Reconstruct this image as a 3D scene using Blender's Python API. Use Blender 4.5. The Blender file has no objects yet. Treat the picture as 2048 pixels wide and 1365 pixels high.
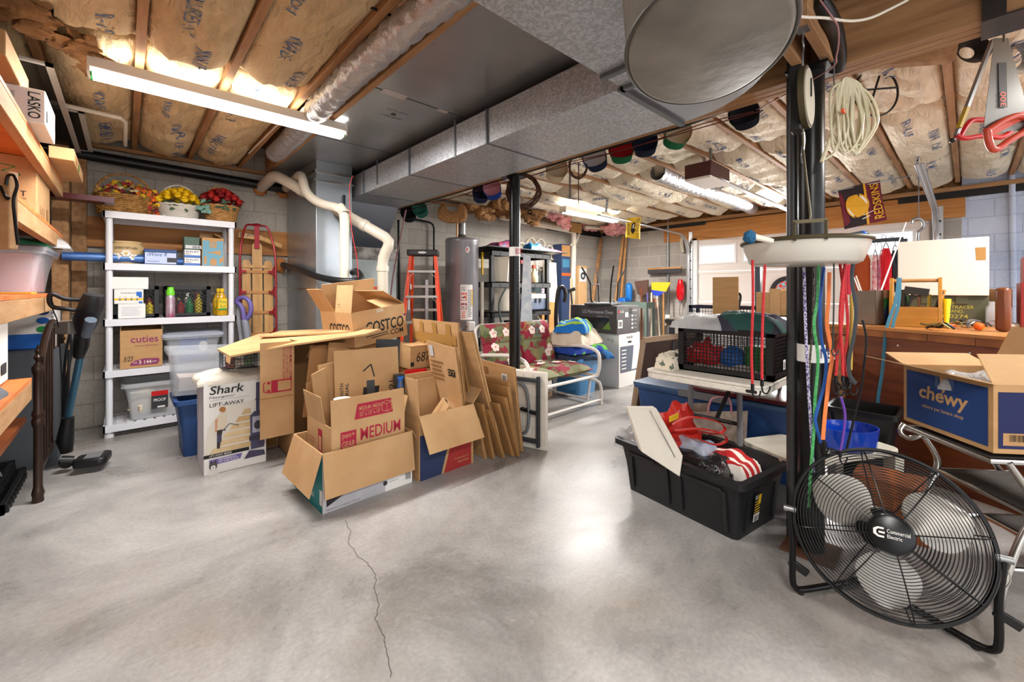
import bpy, math, random
from mathutils import Vector as V, Matrix, noise
S=bpy.context.scene; COL=S.collection; R=math.radians; PI=math.pi
# ---------------- camera, world, exposure ----------------
FPX=840.0; HOR=581.0; CH=1.19
cam=bpy.data.objects.new('camera',bpy.data.cameras.new('camera')); COL.objects.link(cam); S.camera=cam
cam.location=(0,0,CH); cam.rotation_euler=(PI/2,0,-math.atan2(.6775,.7355))
cam.data.sensor_width=36; cam.data.lens=36*FPX/2048; cam.data.shift_y=-(682.5-HOR)/2048; cam.data.clip_start=.02
w=bpy.data.worlds.new('world'); S.world=w; w.use_nodes=True
w.node_tree.nodes['Background'].inputs[0].default_value=(.93,.96,1,1); w.node_tree.nodes['Background'].inputs[1].default_value=2.0
S.view_settings.view_transform='Standard'; S.view_settings.look='None'; S.view_settings.gamma=1; S.view_settings.exposure=.5
S.view_settings.use_curve_mapping=False
sun=bpy.data.objects.new('sun',bpy.data.lights.new('sun','SUN')); COL.objects.link(sun)
sun.data.energy=9; sun.data.angle=R(.6); sun.data.color=(1,.95,.85)
sun.rotation_euler=V((-2.35,-.28,-1.75)).to_track_quat('-Z','Y').to_euler()
def lamp(n,loc,dirn,sx,sy,pw,col=(1,.97,.92)):
    l=bpy.data.objects.new(n,bpy.data.lights.new(n,'AREA')); COL.objects.link(l); l.data.shape='RECTANGLE'
    l.data.size=sx; l.data.size_y=sy; l.data.energy=pw; l.data.color=col; l.location=loc
    l.rotation_euler=V(dirn).to_track_quat('-Z','Y').to_euler(); return l
lamp('garage_window_daylight',(7.1,1.8,1.75),(-1,0,-.45),.5,2.6,190,(1,.97,.93)).data.spread=R(115)
# ---------------- pixel -> place helpers ----------------
_f=V((.6775,.7355,0)); _r=V((.7355,-.6775,0))
def dirp(px,py): return _f+_r*((px-1024)/FPX)+V((0,0,(HOR-py)/FPX))
C0=V((0,0,CH))
def W(px,py,D): return C0+dirp(px,py)*D
def F(px,py,z=0.): d=dirp(px,py); return C0+d*((z-CH)/d.z)
def PX(px,py,X): d=dirp(px,py); return C0+d*(X/d.x)
def PY(px,py,Y): d=dirp(px,py); return C0+d*(Y/d.y)
# ---------------- materials ----------------
def lin(c):
    if isinstance(c,str):
        c=c.lstrip('#'); c=[int(c[i:i+2],16)/255 for i in (0,2,4)]
        c=[x/12.92 if x<=.04045 else ((x+.055)/1.055)**2.4 for x in c]
    return (c[0],c[1],c[2],1)
MC={}
def mat(n,c,rough=.6,metal=0,c2=None,sc=8,bump=0,bsc=40,emit=0,alpha=1,trans=0,stretch=(1,1,1),detail=4,lo=.35,hi=.65,spec=.5,ior=1.45,coat=0):
    if n in MC: return MC[n]
    m=bpy.data.materials.new(n); m.use_nodes=True; nt=m.node_tree; b=nt.nodes['Principled BSDF']; N=nt.nodes.new; L=nt.links.new
    b.inputs['Base Color'].default_value=lin(c); b.inputs['Roughness'].default_value=rough; b.inputs['Metallic'].default_value=metal
    b.inputs['Specular IOR Level'].default_value=spec; b.inputs['IOR'].default_value=ior
    if coat: b.inputs['Coat Weight'].default_value=coat
    if trans: b.inputs['Transmission Weight'].default_value=trans
    if alpha<1: b.inputs['Alpha'].default_value=alpha
    if emit: b.inputs['Emission Color'].default_value=lin(c); b.inputs['Emission Strength'].default_value=emit
    if c2 or bump:
        tc=N('ShaderNodeTexCoord'); mp=N('ShaderNodeMapping'); mp.inputs['Scale'].default_value=stretch; L(tc.outputs['Object'],mp.inputs[0])
    if c2:
        ns=N('ShaderNodeTexNoise'); ns.inputs['Scale'].default_value=sc; ns.inputs['Detail'].default_value=detail; L(mp.outputs[0],ns.inputs[0])
        cr=N('ShaderNodeValToRGB'); cr.color_ramp.elements[0].position=lo; cr.color_ramp.elements[1].position=hi
        cr.color_ramp.elements[0].color=lin(c); cr.color_ramp.elements[1].color=lin(c2); L(ns.outputs[0],cr.inputs[0]); L(cr.outputs[0],b.inputs['Base Color'])
    if bump:
        n2=N('ShaderNodeTexNoise'); n2.inputs['Scale'].default_value=bsc; n2.inputs['Detail'].default_value=3; L(mp.outputs[0],n2.inputs[0])
        bp=N('ShaderNodeBump'); bp.inputs['Strength'].default_value=bump; bp.inputs['Distance'].default_value=.02; L(n2.outputs[0],bp.inputs['Height']); L(bp.outputs[0],b.inputs['Normal'])
    MC[n]=m; return m
# ---------------- mesh builder ----------------
def cat(pts,k=6,closed=False):
    pts=[V(p) for p in pts]; n=len(pts); out=[]
    if n<3: return pts
    for i in range(n if closed else n-1):
        if closed: a,b,c,d=pts[i-1],pts[i],pts[(i+1)%n],pts[(i+2)%n]
        else: a,b,c,d=pts[max(i-1,0)],pts[i],pts[i+1],pts[min(i+2,n-1)]
        for j in range(k):
            t=j/k; out.append(.5*((2*b)+(c-a)*t+(2*a-5*b+4*c-d)*t*t+(3*b-a-3*c+d)*t**3))
    if not closed: out.append(pts[-1])
    return out
class MB:
    def __init__(s): s.v=[]; s.f=[]; s.m=[]; s.c=0; s.T=None
    def add(s,vs,fs,m=None):
        o=len(s.v); T=s.T
        s.v+= [tuple(T@V(p)) if T else tuple(p) for p in vs]
        s.f+= [tuple(i+o for i in f) for f in fs]; s.m+=[s.c if m is None else m]*len(fs); return s
    def box(s,x0,y0,z0,x1,y1,z1,m=None):
        vs=[(x,y,z) for z in (z0,z1) for y in (y0,y1) for x in (x0,x1)]
        return s.add(vs,[(0,2,3,1),(4,5,7,6),(0,1,5,4),(2,6,7,3),(0,4,6,2),(1,3,7,5)],m)
    def cbox(s,c,sz,rot=None,m=None):
        c=V(c); q=(rot.to_3x3() if rot is not None else Matrix.Identity(3)); a,b,d=[x/2 for x in sz]
        vs=[c+q@V((x,y,z)) for z in (-d,d) for y in (-b,b) for x in (-a,a)]
        return s.add(vs,[(0,2,3,1),(4,5,7,6),(0,1,5,4),(2,6,7,3),(0,4,6,2),(1,3,7,5)],m)
    def bar(s,p,q,w,h,up=(0,0,1),m=None):
        p=V(p); q=V(q); d=(q-p); y=d.normalized(); x=y.cross(V(up))
        if x.length<1e-4: x=y.cross(V((1,0,0)))
        x.normalize(); z=x.cross(y)
        M=Matrix((x,y,z)).transposed(); return s.cbox((p+q)/2,(w,d.length,h),M,m)
    def cyl(s,p,q,r0,r1=None,n=16,m=None,cap=True):
        p=V(p); q=V(q); r1=r0 if r1 is None else r1; z=(q-p).normalized(); x=z.orthogonal().normalized(); y=z.cross(x); vs=[];fs=[]
        for i in range(n):
            a=2*PI*i/n; d=x*math.cos(a)+y*math.sin(a); vs+=[p+d*r0,q+d*r1]
        for i in range(n):
            j=(i+1)%n; fs.append((2*i,2*j,2*j+1,2*i+1))
        if cap: fs+=[tuple(range(0,2*n,2))[::-1],tuple(range(1,2*n,2))]
        return s.add(vs,fs,m)
    def tube(s,pts,r,n=8,m=None,closed=False,flat=None):
        pts=[V(p) for p in pts]; k=len(pts); up=None; rings=[]; rr=r if isinstance(r,(list,tuple)) else [r]*k
        for i,p in enumerate(pts):
            if closed: t=(pts[(i+1)%k]-pts[i-1])
            else: t=pts[min(i+1,k-1)]-pts[max(i-1,0)]
            if t.length<1e-9: t=V((0,0,1))
            t.normalize()
            if up is None: up=t.orthogonal().normalized() if flat is None else V(flat)
            up=(up-t*up.dot(t)); 
            if up.length<1e-6: up=t.orthogonal()
            up.normalize(); b=t.cross(up); a2=1 if flat is None else .18
            rings.append([p+(up*math.cos(2*PI*j/n)*a2+b*math.sin(2*PI*j/n))*rr[i] for j in range(n)])
        vs=[q for g in rings for q in g]; fs=[]
        for i in range(k if closed else k-1):
            i2=(i+1)%k
            for j in range(n):
                j2=(j+1)%n; fs.append((i*n+j,i*n+j2,i2*n+j2,i2*n+j))
        if not closed: fs+=[tuple(range(n))[::-1],tuple(range((k-1)*n,k*n))]
        return s.add(vs,fs,m)
    def lathe(s,prof,c=(0,0,0),n=24,m=None,cap0=True,cap1=True,sx=1,sy=1):
        vs=[];fs=[]
        for r,z in prof:
            for i in range(n):
                a=2*PI*i/n; vs.append((c[0]+r*sx*math.cos(a),c[1]+r*sy*math.sin(a),c[2]+z))
        for k in range(len(prof)-1):
            for i in range(n):
                j=(i+1)%n; fs.append((k*n+i,k*n+j,(k+1)*n+j,(k+1)*n+i))
        if cap0: fs.append(tuple(range(n))[::-1])
        if cap1: fs.append(tuple(range((len(prof)-1)*n,len(prof)*n)))
        return s.add(vs,fs,m)
    def ball(s,c,r,n=12,k=8,m=None,nz=0,seed=0):
        if not isinstance(r,(list,tuple)): r=(r,r,r)
        vs=[];fs=[]
        for j in range(1,k):
            b=PI*j/k-PI/2
            for i in range(n):
                a=2*PI*i/n; d=V((math.cos(a)*math.cos(b),math.sin(a)*math.cos(b),math.sin(b)))
                q=1+nz*noise.noise(d*2.2+V((seed,seed*.7,0))) if nz else 1
                vs.append((c[0]+r[0]*d.x*q,c[1]+r[1]*d.y*q,c[2]+r[2]*d.z*q))
        vs+=[(c[0],c[1],c[2]-r[2]),(c[0],c[1],c[2]+r[2])]; B=len(vs)-2
        for j in range(k-2):
            for i in range(n):
                i2=(i+1)%n; fs.append((j*n+i,j*n+i2,(j+1)*n+i2,(j+1)*n+i))
        for i in range(n):
            i2=(i+1)%n; fs.append((B,i2,i)); fs.append((B+1,(k-2)*n+i,(k-2)*n+i2))
        return s.add(vs,fs,m)
    def grid(s,fn,nu,nv,th=0,m=None):
        vs=[fn(i/nu,j/nv) for j in range(nv+1) for i in range(nu+1)]; fs=[]
        g=lambda i,j:j*(nu+1)+i
        for j in range(nv):
            for i in range(nu): fs.append((g(i,j),g(i+1,j),g(i+1,j+1),g(i,j+1)))
        if th:
            o=len(vs); t=V(th) if isinstance(th,(tuple,list)) else V((0,0,-th)); vs=[V(p) for p in vs]; vs+=[p+t for p in vs]
            fs+=[tuple(o+i for i in f[::-1]) for f in fs]
            ed=[(g(i,0),g(i+1,0)) for i in range(nu)]+[(g(nu,j),g(nu,j+1)) for j in range(nv)]+[(g(i+1,nv),g(i,nv)) for i in range(nu)]+[(g(0,j+1),g(0,j)) for j in range(nv)]
            fs+=[(a,a+o,b+o,b) for a,b in ed]
        return s.add(vs,fs,m)
    def prism(s,poly,t,M=None,m=None):
        # polygon in the frame's xy, thickness t along the frame's +z
        n=len(poly); vs=[V((p[0],p[1],0)) for p in poly]+[V((p[0],p[1],t)) for p in poly]
        if M is not None: vs=[M@p for p in vs]
        return s.add(vs,[tuple(range(n))[::-1],tuple(range(n,2*n))]+[(i,(i+1)%n,(i+1)%n+n,i+n) for i in range(n)],m)
    def build(s,name,mats,parent=None,bevel=0,ang=40,loc=None,flat=False,label=None,kind=None):
        me=bpy.data.meshes.new(name); me.from_pydata([tuple(p) for p in s.v],[],s.f)
        if not isinstance(mats,(list,tuple)): mats=[mats]
        for q in mats: me.materials.append(q)
        if len(mats)>1: me.polygons.foreach_set('material_index',s.m)
        if not flat:
            me.polygons.foreach_set('use_smooth',[True]*len(me.polygons)); me.set_sharp_from_angle(angle=R(ang))
        me.update()
        o=bpy.data.objects.new(name,me); COL.objects.link(o)
        if parent: o.parent=parent
        if loc is not None: o.location=loc
        if bevel:
            b=o.modifiers.new('bevel','BEVEL'); b.width=bevel; b.segments=2; b.limit_method='ANGLE'; b.angle_limit=R(40)
        if label: o['label']=label
        if kind: o['kind']=kind
        return o
def tag(o,label,c,group=None,kind=None):
    o['label']=label; o['category']=c
    if group: o['group']=group
    if kind: o['kind']=kind
    return o
def T(name,label,c,loc=(0,0,0),rz=0,group=None,rot=None):
    o=bpy.data.objects.new(name,None); COL.objects.link(o); o.location=loc; o.empty_display_size=.05
    o.rotation_euler=rot if rot else (0,0,rz); return tag(o,label,c,group)
def struct(o): o['kind']='structure'; return o
def dup(o,loc,rz=None,label=None,rot=None):
    r=o.copy(); COL.objects.link(r); r.location=loc
    if rz is not None: r.rotation_euler=(0,0,rz)
    if rot is not None: r.rotation_euler=rot
    if label: r['label']=label
    for ch in o.children:
        c=ch.copy(); COL.objects.link(c); c.parent=r
        for g in ch.children:
            d=g.copy(); COL.objects.link(d); d.parent=c
    return r
# one mesh of flat print on a face. frame maps (x,y,layer)
def fr(o,x,y):
    x=V(x).normalized(); y=V(y); y=(y-x*y.dot(x)).normalized(); z=x.cross(y); M=Matrix((x,y,z)).transposed().to_4x4(); M.translation=V(o); return M
def FF(y=0,x=0,z=0): return fr((x,y-.0012,z),(1,0,0),(0,0,1))       # faces -Y
def FL(d,x=0,z=0): return fr((x-.0012,d,z),(0,-1,0),(0,0,1))         # faces -X, x runs from y=d to y=0
def FT(z,x=0,y=0): return fr((x,y,z+.0012),(1,0,0),(0,1,0))
_tc={}
def text_geo(st,bold=0,it=0):
    k=(st,bold,it)
    if k not in _tc:
        cu=bpy.data.curves.new('t','FONT'); cu.body=st; cu.size=1; cu.offset=bold*.25; cu.shear=it; cu.resolution_u=3; cu.align_x='CENTER'
        cu.space_line=.95; o=bpy.data.objects.new('t',cu); COL.objects.link(o)
        me=o.to_mesh(); vs=[tuple(p.co) for p in me.vertices]; fs=[tuple(p.vertices) for p in me.polygons]; o.to_mesh_clear()
        bpy.data.objects.remove(o); bpy.data.curves.remove(cu)
        if vs:
            x0=min(p[0] for p in vs); x1=max(p[0] for p in vs); y0=min(p[1] for p in vs); y1=max(p[1] for p in vs)
        else: x0=y0=0; x1=y1=1
        _tc[k]=([(p[0]-x0,p[1]-y0) for p in vs],fs,x1-x0,y1-y0)
    return _tc[k]
def deco(parent,items,M,name='lettering',fn=None,layered=False):
    if parent is not None and parent.type=='EMPTY' and parent.children:
        k=[c for c in parent.children if c.name.split('.')[0].endswith('_body') or c.name.split('.')[0] in ('body','front_panel','cabinet','flag_cloth','badge_cap','tank')]
        k=k or [parent.children[0]]
        if k[0].location.length<1e-6: parent=k[0]
    mb=MB(); ms=[]; z=0
    for it in items:
        mt=it[-1]; 
        if mt not in ms: ms.append(mt)
        mi=ms.index(mt); z+=.00025; k=it[0]
        if k=='t':   # x0,y0,x1,y1 box the text is fitted to, string, [bold, italic, rotation]
            _,x0,y0,x1,y1,st=it[:6]; o=it[6] if len(it)>7 else {}
            vs,fs,w,h=text_geo(st,o.get('b',0),o.get('i',0)); r=o.get('r',0)
            if r==90: vs2=[(x1-p[1]/h*(x1-x0),y0+p[0]/w*(y1-y0)) for p in vs]
            elif r==-90: vs2=[(x0+p[1]/h*(x1-x0),y1-p[0]/w*(y1-y0)) for p in vs]
            elif r==180: vs2=[(x1-p[0]/w*(x1-x0),y1-p[1]/h*(y1-y0)) for p in vs]
            else: vs2=[(x0+p[0]/w*(x1-x0),y0+p[1]/h*(y1-y0)) for p in vs]
        elif k=='r': x0,y0,x1,y1=it[1:5]; vs2=[(x0,y0),(x1,y0),(x1,y1),(x0,y1)]; fs=[(0,1,2,3)]
        elif k=='e': cx,cy,rx,ry=it[1:5]; vs2=[(cx+rx*math.cos(a*PI/16),cy+ry*math.sin(a*PI/16)) for a in range(32)]; fs=[tuple(range(32))]
        elif k=='p': vs2=list(it[1]); fs=[tuple(range(len(vs2)))]
        elif k=='l': # polyline pts,width
            pts=it[1]; wd=it[2]/2; vs2=[]; fs=[]
            for a,b in zip(pts,pts[1:]):
                d=V((b[0]-a[0],b[1]-a[1])).normalized(); n=V((-d.y,d.x))*wd; q=len(vs2)
                vs2+=[(a[0]-n.x,a[1]-n.y),(b[0]-n.x,b[1]-n.y),(b[0]+n.x,b[1]+n.y),(a[0]+n.x,a[1]+n.y)]; fs.append((q,q+1,q+2,q+3))
        if fn: mb.add([fn(p[0],p[1],z) if layered else fn(p[0],p[1]) for p in vs2],fs,mi)
        else: mb.add([M@V((p[0],p[1],z)) for p in vs2],fs,mi)
    return mb.build(name,ms,parent,flat=True)
def lines(x0,y0,x1,y1,n,m,jag=.25,seed=1):
    rd=random.Random(seed); out=[]; h=(y1-y0)/n
    for i in range(n): out.append(('r',x0,y1-(i+.7)*h,x1-(x1-x0)*rd.random()*jag,y1-(i+.3)*h,m))
    return out
def bars(x0,y0,x1,y1,n,m,seed=3):
    rd=random.Random(seed); out=[]; w=(x1-x0)/n
    for i in range(n): out.append(('r',x0+i*w,y0,x0+i*w+w*(.25+.5*rd.random()),y1,m))
    return out
# ---------------- shared materials ----------------
CARD=mat('cardboard','#b38a5c',.85,c2='#bd9566',sc=3,bump=.08,bsc=60,stretch=(1,1,8)); CARD2=mat('cardboard_pale','#c59f72',.85,c2='#b99062',sc=4,bump=.08,bsc=50)
CARD3=mat('cardboard_brown','#9a7040',.85,c2='#a87d4c',sc=4,bump=.1,bsc=50); CARDIN=mat('cardboard_inside','#a97d4f',.9,c2='#b0855a',sc=5)
EDGE=mat('cardboard_edge','#8d6538',.9)
WHITE=mat('white_plastic','#e4e4e2',.4); WPAPER=mat('white_paper','#e6e4e0',.75); BLACK=mat('black_plastic','#151516',.42); BLK=mat('black_ink','#151413',.7)
GREYP=mat('grey_plastic','#6b6d70',.5); DGREY=mat('dark_grey','#34363a',.55); CHROME=mat('chrome','#c9c6c0',.22,1); STEEL=mat('steel','#9a9b9c',.38,.9,c2='#86888a',sc=12)
BLKMET=mat('black_metal','#0d0d0e',.32,.3); RED=mat('red_plastic','#c3161b',.4); REDI=mat('red_ink','#a9213a',.75); BLUEP=mat('blue_plastic','#1c3f73',.45,c2='#24497d',sc=3)
GREEN=mat('green_plastic','#1f8b3c',.5); YEL=mat('yellow_plastic','#e5b91c',.5); ORG=mat('orange_plastic','#e2501a',.45); BLUE=mat('bright_blue','#1560b8',.45)
PURP=mat('purple_plastic','#6f63a5',.35); CLEAR=mat('clear_plastic','#dfe4ea',.18,alpha=.28,spec=.6); MILK=mat('frosted_plastic','#c9ccd2',.3,alpha=.38,spec=.6)
SILV=mat('silver_print','#c9c9cb',.4); PINK=mat('pink','#c98a90',.6); NAVY=mat('navy_print','#1d3b72',.75); CREAM=mat('cream','#e3dac8',.6)
WOODL=mat('wood_light','#c08a50',.6,c2='#a8743e',sc=6,stretch=(1,1,1),bump=.05); WOODR=mat('wood_red','#8f4d20',.5,c2='#703814',sc=5,stretch=(.6,.6,9),bump=.05)
PINE=mat('pine_lumber','#a97f55',.75,c2='#8c6440',sc=5,stretch=(6,.5,6),bump=.08,bsc=20); PINEX=mat('pine_lumber_x','#ad835a',.75,c2='#906844',sc=5,stretch=(.5,6,6),bump=.08,bsc=20)
def metal_spangle():
    m=mat('galvanized_steel','#8f9396',.34,.6); nt=m.node_tree; N=nt.nodes.new; L=nt.links.new; b=nt.nodes['Principled BSDF']
    tc=N('ShaderNodeTexCoord'); v=N('ShaderNodeTexVoronoi'); v.inputs['Scale'].default_value=95; v.inputs['Randomness'].default_value=1; L(tc.outputs['Object'],v.inputs[0])
    cr=N('ShaderNodeValToRGB'); cr.color_ramp.elements[0].color=lin('#a6a9ae'); cr.color_ramp.elements[1].color=lin('#c6c9ce'); cr.color_ramp.elements[0].position=.3; cr.color_ramp.elements[1].position=.8
    L(v.outputs['Color'],cr.inputs[0]); L(cr.outputs[0],b.inputs['Base Color'])
    n=N('ShaderNodeTexNoise'); n.inputs['Scale'].default_value=3; L(tc.outputs['Object'],n.inputs[0]); mr=N('ShaderNodeMapRange'); mr.inputs[3].default_value=.32; mr.inputs[4].default_value=.5
    L(n.outputs[0],mr.inputs[0]); L(mr.outputs[0],b.inputs['Roughness']); return m
GALV=metal_spangle(); GALVS=mat('sheet_steel','#94989b',.33,.7,c2='#a2a6a9',sc=2,detail=2); GALVL=mat('plenum_steel','#9aa2a8',.3,.75,c2='#b2b9bf',sc=2)
def floor_mat():
    m=mat('concrete_floor','#a09b94',.38); nt=m.node_tree; N=nt.nodes.new; L=nt.links.new; b=nt.nodes['Principled BSDF']
    tc=N('ShaderNodeTexCoord')
    def ns(sc,det,ro=.6,dist=0):
        n=N('ShaderNodeTexNoise'); n.inputs['Scale'].default_value=sc; n.inputs['Detail'].default_value=det; n.inputs['Roughness'].default_value=ro; n.inputs['Distortion'].default_value=dist; L(tc.outputs['Object'],n.inputs[0]); return n
    a=ns(1.1,8,.65,.4); cr=N('ShaderNodeValToRGB'); e=cr.color_ramp.elements; e[0].position=.3; e[0].color=lin('#716e6b'); e[1].position=.68; e[1].color=lin('#bebbb8'); L(a.outputs[0],cr.inputs[0])
    s2=ns(.8,4,.5); c2=N('ShaderNodeValToRGB'); q=c2.color_ramp.elements; q[0].position=.52; q[0].color=(0,0,0,1); q[1].position=.72; q[1].color=(.75,.75,.75,1); L(s2.outputs[0],c2.inputs[0])
    mx=N('ShaderNodeMix'); mx.data_type='RGBA'; L(c2.outputs[0],mx.inputs[0]); L(cr.outputs[0],mx.inputs[6]); mx.inputs[7].default_value=lin('#8d8070')
    f=ns(60,3); m2=N('ShaderNodeMix'); m2.data_type='RGBA'; m2.blend_type='OVERLAY'; m2.inputs[0].default_value=.28; L(mx.outputs[2],m2.inputs[6]); L(f.outputs[0],m2.inputs[7])
    L(m2.outputs[2],b.inputs['Base Color'])
    mr=N('ShaderNodeMapRange'); mr.inputs[1].default_value=.3; mr.inputs[2].default_value=.7; mr.inputs[3].default_value=.2; mr.inputs[4].default_value=.45; L(a.outputs[0],mr.inputs[0]); L(mr.outputs[0],b.inputs['Roughness'])
    bp=N('ShaderNodeBump'); bp.inputs['Strength'].default_value=.12; bp.inputs['Distance'].default_value=.01; L(a.outputs[0],bp.inputs['Height']); L(bp.outputs[0],b.inputs['Normal']); return m
FLOORM=floor_mat()
def block_mat(name,c1,c2,cm,axis,bw=.406,bh=.203):
    m=mat(name,c1,.9); nt=m.node_tree; N=nt.nodes.new; L=nt.links.new; b=nt.nodes['Principled BSDF']
    tc=N('ShaderNodeTexCoord'); sp=N('ShaderNodeSeparateXYZ'); L(tc.outputs['Object'],sp.inputs[0]); cb=N('ShaderNodeCombineXYZ')
    L(sp.outputs[axis],cb.inputs[0]); L(sp.outputs[2],cb.inputs[1])
    br=N('ShaderNodeTexBrick'); L(cb.outputs[0],br.inputs[0]); br.inputs['Color1'].default_value=lin(c1); br.inputs['Color2'].default_value=lin(c2); br.inputs['Mortar'].default_value=lin(cm)
    br.inputs['Scale'].default_value=1; br.inputs['Brick Width'].default_value=bw; br.inputs['Row Height'].default_value=bh; br.inputs['Mortar Size'].default_value=.006; br.inputs['Mortar Smooth'].default_value=.3
    n=N('ShaderNodeTexNoise'); n.inputs['Scale'].default_value=90; n.inputs['Detail'].default_value=4; L(tc.outputs['Object'],n.inputs[0])
    n3=N('ShaderNodeTexNoise'); n3.inputs['Scale'].default_value=1.5; n3.inputs['Detail'].default_value=5; L(tc.outputs['Object'],n3.inputs[0])
    mx=N('ShaderNodeMix'); mx.data_type='RGBA'; mx.blend_type='OVERLAY'; mx.inputs[0].default_value=.35; L(br.outputs[0],mx.inputs[6]); L(n.outputs[0],mx.inputs[7])
    m2=N('ShaderNodeMix'); m2.data_type='RGBA'; m2.blend_type='OVERLAY'; m2.inputs[0].default_value=.4; L(mx.outputs[2],m2.inputs[6]); L(n3.outputs[0],m2.inputs[7]); L(m2.outputs[2],b.inputs['Base Color'])
    bp=N('ShaderNodeBump'); bp.inputs['Strength'].default_value=.5; bp.inputs['Distance'].default_value=.01; 
    ma=N('ShaderNodeMath'); ma.operation='MULTIPLY_ADD'; ma.inputs[1].default_value=-1.; L(br.outputs['Fac'],ma.inputs[0]); L(n.outputs[0],ma.inputs[2]); L(ma.outputs[0],bp.inputs['Height']); L(bp.outputs[0],b.inputs['Normal']); return m
BLOCKX=block_mat('grey_block_x','#a29d94','#aea89e','#968f85',0); BLOCKY=block_mat('grey_block_y','#a8a29a','#98928c','#b5afa6',1); BLOCKB=block_mat('pale_blue_block','#bcc6da','#c3cce0','#a9b4ca',1)
def paper_mat(n,c,c2,stretch):
    m=mat(n,c,.75,c2=c2,sc=2.2,detail=6); nt=m.node_tree; N=nt.nodes.new; L=nt.links.new; b=nt.nodes['Principled BSDF']
    tc=N('ShaderNodeTexCoord'); mp=N('ShaderNodeMapping'); mp.inputs['Scale'].default_value=stretch; L(tc.outputs['Object'],mp.inputs[0])
    n1=N('ShaderNodeTexNoise'); n1.inputs['Scale'].default_value=5; n1.inputs['Detail'].default_value=6; n1.inputs['Distortion'].default_value=1.2; n1.inputs['Roughness'].default_value=.55; L(mp.outputs[0],n1.inputs[0])
    bp=N('ShaderNodeBump'); bp.inputs['Strength'].default_value=.9; bp.inputs['Distance'].default_value=.05; L(n1.outputs[0],bp.inputs['Height']); L(bp.outputs[0],b.inputs['Normal']); return m
PAPL=paper_mat('kraft_facing','#c6ab80','#dac39b',(3.2,1,1)); PAPR=paper_mat('kraft_facing_pale','#d6c6aa','#e6dac2',(1,3.2,1)); INKB=mat('facing_blue_ink','#5d6f92',.8); FIB=mat('brown_fibre','#7b5531',.95,c2='#a77c4e',sc=9,bump=1,bsc=30)
PINKF=mat('pink_fibre','#d98f90',.95,c2='#e6aaa5',sc=12,bump=.8,bsc=40); FOIL=mat('foil_sleeve','#b4b4b8',.42,.75,bump=.8,bsc=22)
# ---------------- room shell ----------------
YB=5.16; XG=7.23; ZJ=2.46
def slab(n,x0,y0,z0,x1,y1,z1,m): return struct(MB().box(x0,y0,z0,x1,y1,z1).build(n,m))
slab('floor',-3.2,-4.5,-.12,7.6,5.5,0,FLOORM)
slab('wall_back',-1.4,YB,0,XG,YB+.2,2.72,BLOCKX)
slab('wall_left',-1.5,-1.2,0,-1.3,YB,2.75,BLOCKY)
slab('wall_right',XG,-4.5,0,XG+.2,.05,2.72,BLOCKB); slab('trim_8',XG+.05,.05,2.2,XG+.2,5.2,2.72,FIB); slab('trim_9',XG+.02,3.2,1.9,XG+.19,5.15,2.35,BLOCKY)
mb=MB(); mb.box(XG,3.21,0,XG+.2,YB,2.3); mb.box(XG,.05,0,XG+.2,.32,2.06); struct(mb.build('wall_garage',BLOCKY))
slab('ceiling',-1.5,-4.5,2.72,XG+.4,5.5,2.78,mat('subfloor_board','#7a5a38',.9,c2='#5f4328'))
slab('trim_1',XG-.02,.02,2.05,XG+.18,3.75,2.34,mat('header_lumber','#c08547',.65,c2='#a96f35',sc=3,stretch=(1,.6,9),detail=7))
slab('trim_2',XG-.06,-4.5,2.36,XG+.22,5.1,2.41,PINE); slab('trim_3',-1.3,YB-.06,2.43,XG,YB+.1,2.46,PINEX)
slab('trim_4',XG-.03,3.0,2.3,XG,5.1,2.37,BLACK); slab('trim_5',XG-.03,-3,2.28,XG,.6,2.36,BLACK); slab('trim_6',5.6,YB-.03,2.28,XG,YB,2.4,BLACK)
# joists
jz0,jz1=ZJ,2.70
for i,x in enumerate([-1.16,-.76,-.35,.06,.46,.87]):
    struct(MB().box(x-.02,-2.5,jz0,x+.02,YB,jz1).build('ceiling_joist',PINE,bevel=.003))
struct(MB().box(1.06,-2.5,ZJ-.06,1.1,4.9,jz1).build('ceiling_joist',PINE,bevel=.003))
JY=[-1.95+.406*i for i in range(18)]
for y in JY: struct(MB().box(2.52,y-.02,jz0,XG+.1,y+.02,jz1).build('ceiling_joist',PINEX,bevel=.003))
# carrying beam over the posts
struct(MB().box(2.36,-3,2.2,2.41,5.1,2.5).box(2.415,-3,2.2,2.46,5.1,2.5).box(2.465,-3,2.2,2.51,5.1,2.5).build('ceiling_beam',PINE,bevel=.003))
struct(MB().box(1.85,.40,2.2,2.36,.44,2.46).box(1.85,.50,2.2,2.36,.54,2.46).build('ceiling_beam',PINEX,bevel=.003))
# concrete crack
ck=[(692,1040),(700,1062),(698,1085),(712,1110),(735,1128),(752,1150),(748,1180),(758,1210),(752,1240),(768,1275),(775,1310),(784,1365)]
rd=random.Random(4); pts=[]
for a,b in zip(ck,ck[1:]):
    for j in range(6):
        t=j/6; pts.append(F(a[0]+(b[0]-a[0])*t+rd.uniform(-2.5,2.5),a[1]+(b[1]-a[1])*t,.0006))
o=MB(); 
for a,b in zip(pts,pts[1:]): o.bar(a,b,.0022,.0004)
struct(o.build('floor_crack',mat('crack','#4d453d',.9)))
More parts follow.
